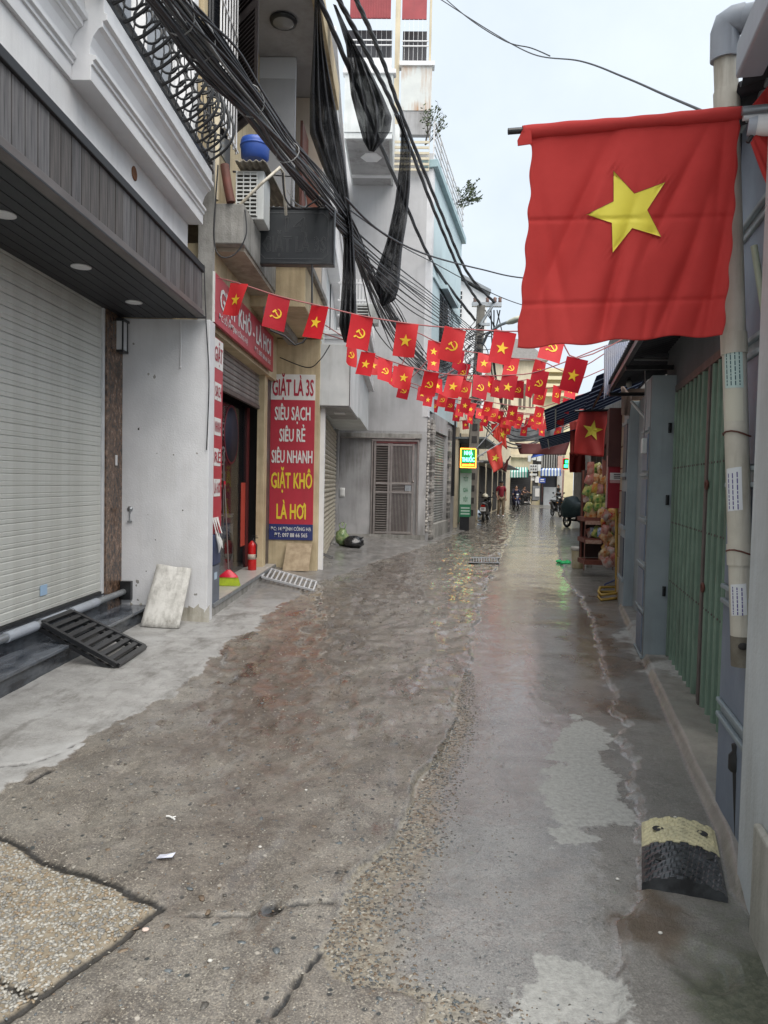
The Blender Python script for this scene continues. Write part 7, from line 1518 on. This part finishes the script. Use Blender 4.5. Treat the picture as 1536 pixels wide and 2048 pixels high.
def person(lab, loc, face, shirt, trousers, pose='walk', h=1.72, shoes=white_trim, hat=None, hair=hair_mat, sleeve=True):
    """local frame: x right of the figure, -y is forward; turned by face"""
    T = thing('person', lab, 'person', (0, 0, 0)); s = h/1.72
    if pose == 'walk':
        J = dict(pelvis=(V3(0, 0, .93), .135), waist=(V3(0, 0, 1.08), .13), chest=(V3(0, 0, 1.30), .15), neck0=(V3(0, 0, 1.44), .075), neck=(V3(0, -.01, 1.50), .055), head=(V3(0, -.02, 1.58), .085), crown=(V3(0, -.01, 1.66), .08),
                 shL=(V3(.17, 0, 1.40), .065), elL=(V3(.23, .02, 1.13), .045), wrL=(V3(.22, -.06, .90), .032), haL=(V3(.215, -.08, .83), .034), shR=(V3(-.17, 0, 1.40), .065), elR=(V3(-.24, .03, 1.13), .045), wrR=(V3(-.20, -.12, .93), .032), haR=(V3(-.19, -.15, .87), .034),
                 hiL=(V3(.09, 0, .88), .10), knL=(V3(.10, -.10, .49), .062), anL=(V3(.10, -.04, .10), .042), toL=(V3(.10, -.17, .04), .036), hiR=(V3(-.09, 0, .88), .10), knR=(V3(-.10, -.02, .48), .062), anR=(V3(-.10, .12, .12), .042), toR=(V3(-.10, .01, .04), .036))
    else:      # seated on a two-wheeler, hands forward on the bars
        J = dict(pelvis=(V3(0, .12, .80), .14), waist=(V3(0, .10, .96), .13), chest=(V3(0, .03, 1.18), .15), neck0=(V3(0, -.01, 1.32), .07), neck=(V3(0, -.03, 1.38), .055), head=(V3(0, -.05, 1.46), .085), crown=(V3(0, -.04, 1.54), .08),
                 shL=(V3(.18, .0, 1.28), .065), elL=(V3(.27, -.20, 1.09), .046), wrL=(V3(.28, -.44, 1.05), .033), haL=(V3(.28, -.51, 1.04), .034), shR=(V3(-.18, .0, 1.28), .065), elR=(V3(-.27, -.20, 1.09), .046), wrR=(V3(-.28, -.44, 1.05), .033), haR=(V3(-.28, -.51, 1.04), .034),
                 hiL=(V3(.10, .08, .78), .10), knL=(V3(.17, -.30, .68), .065), anL=(V3(.14, -.22, .30), .045), toL=(V3(.14, -.36, .25), .037), hiR=(V3(-.10, .08, .78), .10), knR=(V3(-.17, -.30, .68), .065), anR=(V3(-.14, -.22, .30), .045), toR=(V3(-.14, -.36, .25), .037))
    J = {k: (v[0]*s, v[1]*s*.92) for k, v in J.items()}
    Ed = [('pelvis', 'waist'), ('waist', 'chest'), ('chest', 'neck0'), ('neck0', 'neck'), ('neck', 'head'), ('head', 'crown')]
    for q in 'LR': Ed += [('neck0', 'sh'+q), ('sh'+q, 'el'+q), ('el'+q, 'wr'+q), ('wr'+q, 'ha'+q), ('pelvis', 'hi'+q), ('hi'+q, 'kn'+q), ('kn'+q, 'an'+q), ('an'+q, 'to'+q)]
    hd = J['head'][0]
    def ext(b):
        b.ball(hd+V3(0, -.005, .02)*s, .078*s, .095*s, .115*s, 14, 10); b.ball(hd+V3(0, -.098, .0)*s, .016*s, .022*s, .022*s, 6, 5); b.ball(hd+V3(0, -.086, -.045)*s, .028*s, .012*s, .008*s, 6, 4)
        for q in (-1, 1): b.ball(hd+V3(q*.08, 0, .01)*s, .014*s, .022*s, .032*s, 6, 5)
        for q in 'LR':
            w, hh = J['wr'+q][0], J['ha'+q][0]; d = (hh-w).normalized(); sd = d.cross(V3(0, 1, .2)).normalized()
            for k in range(4): o = hh+sd*(k-1.5)*.018*s; l_ = (.07, .08, .075, .06)[k]*s; b.tube([o, o+d*l_*.55, o+d*l_+V3(0, .02, 0)*s], [.009*s, .008*s, .006*s], 5)
            o = w.lerp(hh, .6)+sd*.03*s; b.tube([o, o+sd*.03*s+d*.03*s, o+sd*.03*s+d*.06*s], [.010*s, .009*s, .007*s], 5)
    skin_mesh(J, Ed, skin_mat, 'body', T, 1, ext)
    S = {k: (J[k][0], J[k][1]*f) for k, f in dict(pelvis=1.22, waist=1.18, chest=1.13, neck0=1.22, shL=1.3, shR=1.3).items()}
    S['pelvis'] = (J['pelvis'][0]-V3(0, 0, .06)*s, J['pelvis'][1]*1.25); e2 = [('pelvis', 'waist'), ('waist', 'chest'), ('chest', 'neck0'), ('neck0', 'shL'), ('neck0', 'shR')]
    for q in 'LR':
        if sleeve: S['mid'+q] = (J['sh'+q][0].lerp(J['el'+q][0], .72), J['el'+q][1]*1.55); e2 += [('sh'+q, 'mid'+q)]
        else: S['el'+q] = (J['el'+q][0], J['el'+q][1]*1.3); S['wr'+q] = (J['wr'+q][0], J['wr'+q][1]*1.4); e2 += [('sh'+q, 'el'+q), ('el'+q, 'wr'+q)]
    skin_mesh(S, e2, shirt, 'shirt', T)
    Tr = {'pelvis': (J['pelvis'][0], J['pelvis'][1]*1.1)}; e3 = []
    for q in 'LR':
        for k, f in (('hi', 1.16), ('kn', 1.35), ('an', 1.55)): Tr[k+q] = (J[k+q][0], J[k+q][1]*f)
        e3 += [('pelvis', 'hi'+q), ('hi'+q, 'kn'+q), ('kn'+q, 'an'+q)]
    skin_mesh(Tr, e3, trousers, 'trousers', T)
    for q in 'LR': a, t = J['an'+q][0], J['to'+q][0]; b = MB(); b.ball(a.lerp(t, .55)-V3(0, 0, .03)*s, .05*s, .135*s, .05*s, 10, 6); b.build('shoe', shoes, T)
    for q in (-1, 1): b = MB(); b.ball(hd+V3(q*.03, -.092, .03)*s, .011*s, .008*s, .008*s, 6, 4); b.build('eye', black_rubber, T)
    b = MB()
    if hat: b.ball(hd+V3(0, .01, .085)*s, .095*s, .112*s, .062*s, 14, 8); b.ball(hd+V3(0, .03, .05)*s, .09*s, .085*s, .09*s, 12, 6); b.ball(hd+V3(0, -.11, .075)*s, .07*s, .075*s, .012*s, 10, 4); b.build('cap', hat, T)
    else: b.ball(hd+V3(0, .015, .055)*s, .092*s, .105*s, .095*s, 14, 8); b.ball(hd+V3(0, .06, -.02)*s, .075*s, .05*s, .08*s, 10, 6); b.build('hair', hair, T)
    T.location = loc; T.rotation_euler = (0, 0, face); ORG[T.name] = Vector(loc); return T
polo = surf('polo_red', (.24, .014, .03), (.19, .010, .024), .8, 8); khaki = surf('khaki', (.24, .18, .12), (.19, .14, .09), .8, 8); navy = surf('navy_cloth', (.012, .016, .05), (.01, .012, .035), .8, 6); blackc = surf('black_cloth', (.012, .012, .014), (.02, .02, .022), .8, 6)
gp = gnd(1001, 1034); man = person('man in a dark red polo shirt, khaki trousers and dark cap walking toward the camera', (gp.x, gp.y, Zat(gp.x, gp.y)), 0.12, polo, khaki, 'walk', 1.78, hat=blackc)
b = MB()
for q in (-1, 1): b.ball(V3(q*.13, -.02, 1.47), .085, .075, .03, 8, 5)
b.build('shoulder_panel', surf('polo_grey', (.42, .38, .37), None, .8), man); b = MB(); b.ball(V3(.08, -.150, 1.36), .022, .012, .022, 8, 4); b.build('chest_badge', white_print, man); b = MB(); b.tube([V3(-.04, -.12, 1.49), V3(0, -.15, 1.42), V3(.04, -.12, 1.49)], .014, 5); b.build('collar', surf('polo_grey', (0, 0, 0)), man)
# ================================================================== MOTORBIKES
tyre = surf('tyre', (.012, .012, .013), (.02, .02, .02), .75, 20); chrome = surf('chrome', (.6, .6, .6), None, .18, 3, metal=1); lampr = surf('lamp_red', (.35, .015, .01), None, .2); lamp_w = surf('lamp_white', (.7, .7, .66), None, .15)
def ell(c, rx, rz, n=14, p=2.4):
    out = []
    for i in range(n): a = 2*pi*i/n; ca, sa = cos(a), sin(a); out.append(Vector(c)+Vector((rx*abs(ca)**(2/p)*(1 if ca > 0 else -1), 0, rz*abs(sa)**(2/p)*(1 if sa > 0 else -1))))
    return out
def scooter(lab, loc, rz, paint, seat=black_rubber, plate=True, helmet=None, front=False, mirrors=True):
    """front points to -y, rear to +y"""
    T = thing('motorbike', lab, 'motorbike', (0, 0, 0))
    for yy in (-.62, .60):
        b = MB(); b.tube([V3(0, yy+.215*cos(a), .255+.215*sin(a)) for a in np.linspace(0, 2*pi, 25)[:-1]], .048, 8, closed=True); w = b.build('wheel', tyre, T)
        b = MB(); b.tube([V3(0, yy+.165*cos(a), .255+.165*sin(a)) for a in np.linspace(0, 2*pi, 21)[:-1]], .018, 6, closed=True)
        for k in range(5): a = k*2*pi/5; b.tube([V3(0, yy, .255), V3(0, yy+.16*cos(a), .255+.16*sin(a))], .014, 5)
        b.tube([V3(-.06, yy, .255), V3(.06, yy, .255)], .035, 8); b.build('rim', chrome if yy < 0 else galv, w)
        b = MB(); b.tube([V3(0, yy+.285*cos(a), .265+.285*sin(a)) for a in np.linspace(.25*pi, .85*pi, 10)], .055, 8); b.build('mudguard', paint if yy < 0 else black_rubber, T)
    b = MB(); b.loft([ell((0, .10, .36), .12, .07), ell((0, .2, .46), .16, .16), ell((0, .42, .60), .17, .17), ell((0, .66, .66), .13, .13), ell((0, .86, .70), .06, .06)]); b.build('body', paint, T)
    b = MB(); b.loft([ell((0, -.52, .45), .05, .16), ell((0, -.48, .62), .18, .26), ell((0, -.42, .70), .20, .28), ell((0, -.36, .62), .17, .26)]); b.build('leg_shield', paint, T)
    b = MB(); b.box(-.14, .14, -.40, .12, .27, .34); b.build('floorboard', black_rubber, T, bevel=.02)
    b = MB(); b.loft([ell((0, .06, .74), .10, .04), ell((0, .25, .79), .145, .055), ell((0, .55, .82), .14, .05), ell((0, .78, .84), .09, .035)]); b.build('seat', seat, T)
    b = MB(); b.tube([V3(-.09, -.60, .26), V3(-.08, -.50, .60)], .024, 8); b.tube([V3(.09, -.60, .26), V3(.08, -.50, .60)], .024, 8); b.tube([V3(0, -.46, .62), V3(0, -.34, 1.0)], .03, 8); b.build('fork', galv, T)
    b = MB(); b.loft([ell((0, -.46, .98), .09, .06), ell((0, -.40, 1.0), .15, .09), ell((0, -.30, 1.0), .12, .06)]); b.build('headlight_cowl', paint, T)
    b = MB(); b.tube([V3(-.34, -.26, 1.0), V3(-.14, -.32, 1.04), V3(.14, -.32, 1.04), V3(.34, -.26, 1.0)], .016, 8); b.build('handlebar', black_rubber, T)
    b = MB(); b.ball(V3(0, -.48, .98), .085, .03, .05, 10, 6); b.build('headlight', lamp_w, T)
    for q in (-1, 1):
        b = MB(); b.ball(V3(q*.13, -.54, .74), .045, .02, .025, 8, 5); b.build('indicator', surf('amber', (.6, .25, .03), None, .2), T)
        if mirrors: b = MB(); b.tube([V3(q*.2, -.31, 1.03), V3(q*.27, -.30, 1.2)], .008, 5); b.ball(V3(q*.28, -.29, 1.23), .06, .015, .042, 10, 6); b.build('mirror', black_paint, T)
    b = MB(); b.box(-.09, .09, .88, .92, .64, .72); b.build('tail_light', lampr, T, bevel=.015)
    b = MB(); b.tube([V3(-.10, .72, .78), V3(-.10, .92, .80), V3(.10, .92, .80), V3(.10, .72, .78)], .014, 6); b.build('grab_rail', galv, T)
    b = MB(); b.tube([V3(.15, .35, .28), V3(.16, .62, .30), V3(.16, .84, .34)], [.025, .05, .045], 10); b.build('exhaust', black_paint, T)
    b = MB(); b.tube([V3(-.10, .02, .27), V3(-.22, .06, .02)], .013, 6); b.build('kickstand', galv, T)
    if plate: b = MB(); b.box(-.12, .12, .925, .935, .46, .62); pl = b.build('licence_plate', plate_white, T); 
    if plate:
        for z in (.505, .555): bx('plate_print', surf('plate_ink', (.12, .12, .13)), pl, -.07, .07, .9355, .937, z, z+.025)
    if helmet:
        pos, mt = helmet; b = MB(); b.ball(V3(*pos), .135, .16, .125, 14, 9); b.build('helmet', mt, T); 
    T.location = loc; T.rotation_euler = (0, 0, rz); ORG[T.name] = Vector(loc); return T
def on(px_, py_): p = gnd(px_, py_); return (p.x, p.y, Zat(p.x, p.y))
blk = surf('bike_black', (.012, .012, .014), (.02, .02, .022), .3, 5, coat=.4); bronze = surf('bike_bronze', (.10, .055, .035), (.06, .035, .025), .4, 6, coat=.3); navyb = surf('bike_navy', (.012, .016, .06), (.01, .012, .04), .3, 5, coat=.4)
scooter('black parked motorbike with white plate, rear toward the camera, left of the man', on(971, 1043), pi-.25, blk, plate=True)
HM = thing('white_helmet', 'white half helmet resting on the left parked motorbike', 'helmet', (0, 0, 0)); p = gnd(971, 1043); hp = V3(p.x-.05, p.y, 1.08)
ORG[HM.name] = hp; HM.location = hp; b = MB(); b.ball(hp+V3(0, 0, .02), .14, .16, .12, 14, 9); b.build('shell', surf('helmet_cream', (.62, .58, .46), None, .25), HM); b = MB(); b.lathe([(.145, -.02), (.15, -.03), (.12, -.07), (0, -.075)], hp, 14); b.build('trim', black_rubber, HM)
scooter('black motorbike parked on the far right side facing away with mirrors up', on(1112, 1034), .12, blk, plate=False, mirrors=True)
b = MB(); p = gnd(1112, 1034); b.ball(V3(p.x+.08, p.y-.1, 1.18), .14, .16, .12, 12, 8); b.build('dark_helmet', blk, label='dark helmet hung on the far right black motorbike', cat='helmet')
cv = scooter('motorbike half hidden under a teal rain cover with a pale plate showing, right side', on(1152, 1058), pi+.35, surf('bike_maroon', (.07, .02, .02), (.05, .015, .015), .45), plate=True, mirrors=False)
T = thing('rain_cover', 'dark teal cover draped over the motorbike parked at the right', 'cover', (0, 0, 0)); b = MB()
b.loft([[Vector((x*(1+.08*sin(5*a_)), yy, z)) for a_, (x, z) in enumerate(((-w, z0), (-w*1.05, (z0+z1)/2), (-w*.6, z1*.96), (0, z1), (w*.6, z1*.96), (w*1.05, (z0+z1)/2), (w, z0)))] for yy, w, z0, z1 in ((-.72, .12, .7, .92), (-.5, .36, .45, 1.18), (-.3, .40, .42, 1.22), (.0, .30, .42, 1.0), (.35, .28, .5, .98), (.7, .24, .55, .98), (.95, .12, .66, .9))], cap=False); b.build('cover_cloth', teal_cover, T, solid=.01)
T.location = cv.location; T.rotation_euler = cv.rotation_euler
# rider coming toward the camera
rp = on(1031, 1021); scooter('navy motorbike ridden toward the camera by a person in navy', rp, .05, navyb, plate=False); person('person in navy with a dark hood riding the motorbike toward the camera', rp, .05, navy, navy, 'sit', 1.68, shoes=black_rubber, sleeve=False)
# cyclist further back
cp = on(1047, 1010); CY = thing('bicycle', 'bicycle ridden across the far lane behind the navy motorbike', 'bicycle', (0, 0, 0))
for yy in (-.52, .52):
    b = MB(); b.tube([V3(0, yy+.32*cos(a), .33+.32*sin(a)) for a in np.linspace(0, 2*pi, 29)[:-1]], .02, 6, closed=True); w = b.build('wheel', tyre, CY); b = MB()
    for k in range(8): a = k*pi/4; b.tube([V3(0, yy, .33), V3(0, yy+.31*cos(a), .33+.31*sin(a))], .004, 4)
    b.build('spokes', chrome, w)
b = MB()
for p, q in (((0, .52, .33), (0, .18, .8)), ((0, .18, .8), (0, .02, .3)), ((0, .02, .3), (0, .52, .33)), ((0, .02, .3), (0, -.36, .8)), ((0, .18, .78), (0, -.36, .82)), ((0, -.36, .85), (0, -.52, .33)), ((0, -.36, .85), (0, -.34, 1.0))): b.tube([V3(*p), V3(*q)], .018, 6)
b.build('frame', surf('cycle_grey', (.15, .15, .16)), CY); b = MB(); b.tube([V3(-.27, -.3, 1.02), V3(0, -.36, 1.0), V3(.27, -.3, 1.02)], .014, 6); b.build('handlebar', chrome, CY); b = MB(); b.ball(V3(0, .2, .86), .08, .13, .04, 8, 5); b.build('saddle', black_rubber, CY); b = MB(); b.box(-.16, .16, -.72, -.44, .72, .94); b.build('basket', dark_fill, CY)
CY.location = cp; CY.rotation_euler = (0, 0, .7); person('person with bare arms cycling in the far lane behind the navy rider', cp, .7, surf('vest', (.10, .06, .06), (.07, .05, .05), .8), blackc, 'sit', 1.66)
# person in black at the far right
fp = on(1116, 1012); person('person in a black T-shirt standing by the white gate at the far right', fp, -1.3, blackc, surf('pale_trousers', (.3, .27, .23)), 'walk', 1.7)
# ================================================================== BAGS, LITTER, GRATING
p = gz(684, 1102); b = MB(); b.ball(p+V3(0, 0, .19), .15, .14, .2, 16, 10, noise=.2)
for q in (-1, 1): b.tube([p+V3(q*.05, 0, .38), p+V3(q*.08, 0, .5), p+V3(q*.02, 0, .54), p+V3(0, 0, .45)], .014, 5)
b.build('green_rubbish_bag', surf('bag_lime', (.06, .16, .05), (.34, .40, .20), .3, 9, .5, 20, coat=.3), label='green translucent rubbish bag with knotted handles by the beige shutter', cat='rubbish bag')
p = gz(706, 1104); b = MB(); b.ball(p+V3(0, -.02, .12), .24, .18, .14, 16, 10, noise=.14); b.tube([p+V3(.16, -.05, .2), p+V3(.24, -.06, .25)], [.03, .008], 6); b.build('black_rubbish_bag', surf('bag_black', (.012, .012, .013), (.02, .02, .022), .25, 8, .8, 14, coat=.5), label='shiny black rubbish bag slumped beside the green bag', cat='rubbish bag')
p = gz(953, 1038); b = MB(); b.ball(p+V3(0, 0, .2), .22, .18, .21, 12, 8, noise=.12); b.build('blue_rubbish_bag', surf('bag_blue', (.16, .26, .42), (.45, .55, .65), .35, 7, .4, 20), label='pale blue plastic bag on the ground by the left parked motorbike', cat='rubbish bag')
def gq(name, mat, par, x0, y0, x1, y1, h):
    q = [gz(x, y) for x, y in ((x0, y1), (x1, y1), (x1, y0), (x0, y0))]; b = MB(); b.slab([v+V3(0, 0, h-.006) for v in q], (0, 0, .006)); return b.build(name, mat, par)
GR = thing('drain_grating', 'dark steel drain grating set in the lane', 'grating', gz(970, 1124))
gq('recess', dark_fill, GR, 938, 1119, 998, 1128, .012)
for k in range(11): gq('bar', galv, GR, 941+k*5.2, 1119.5, 943+k*5.2, 1127.5, .03)
gq('frame_bar', galv, GR, 936, 1128, 1000, 1129.3, .03); gq('frame_bar', galv, GR, 941, 1117.6, 1001, 1118.8, .03)
def litter(px_, py_, pts, mat, lab, h=.008):
    c = gz(px_, py_); b = MB(); b.add([c+V3(x, y, h+z) for x, y, z in pts], [tuple(range(len(pts)))]); return b.build('litter', mat, label=lab, cat='litter', solid=.002)
litter(331, 1728, [(-.035, -.012, 0), (-.01, -.022, .008), (.03, -.005, .004), (.036, .018, .012), (.0, .012, .006), (-.028, .014, .002)], surf('wrapper', (.62, .64, .74), (.5, .52, .62), .4), 'crumpled pale wrapper lying on the left lane')
c = gz(343, 1642); b = MB(); b.tube([c+V3(-.028, .012, .008), c+V3(-.01, .004, .012), c+V3(.012, -.008, .008), c+V3(.02, -.018, .01)], .005, 5); b.tube([c+V3(.005, 0, .01), c+V3(.016, .012, .008)], .003, 4); b.build('litter', white_print, label='white twist of paper lying on the left lane', cat='litter')
for k, (x, y) in enumerate(((291, 1868), (420, 1930), (520, 1700), (760, 1213), (612, 1590), (1350, 1645), (1320, 1880), (1235, 1760), (845, 1560), (690, 1330))): c = gz(x, y); b = MB(); b.ball(c+V3(0, 0, .004), .014 if k == 0 else .009, .012 if k == 0 else .007, .005, 8, 4); b.build('stone_chip', surf('chip_pink' if k == 0 else 'chip_pale', (.62, .50, .44) if k == 0 else (.55, .54, .5)), label='small pinkish stone chip near the corner of the pebble slab' if k == 0 else 'small pale stone chip lying on the wet concrete', cat='stone chip', group=None if k == 0 else 'pale stone chips on the lane')
# roadside clutter on the left beyond the blue house
for k, (x, y, w, h) in enumerate(((936, 1050, .5, .12), (930, 1052, .35, .28))): c = gz(x, y); b = MB(); b.box(c.x-w/2, c.x+w/2, c.y-.2, c.y+.2, c.z, c.z+h); b.build('doorstep_block', cement, label='flat concrete doorstep block below the upright sign' if k == 0 else 'taller concrete block leaning by the upright sign', cat='block', bevel=.015)
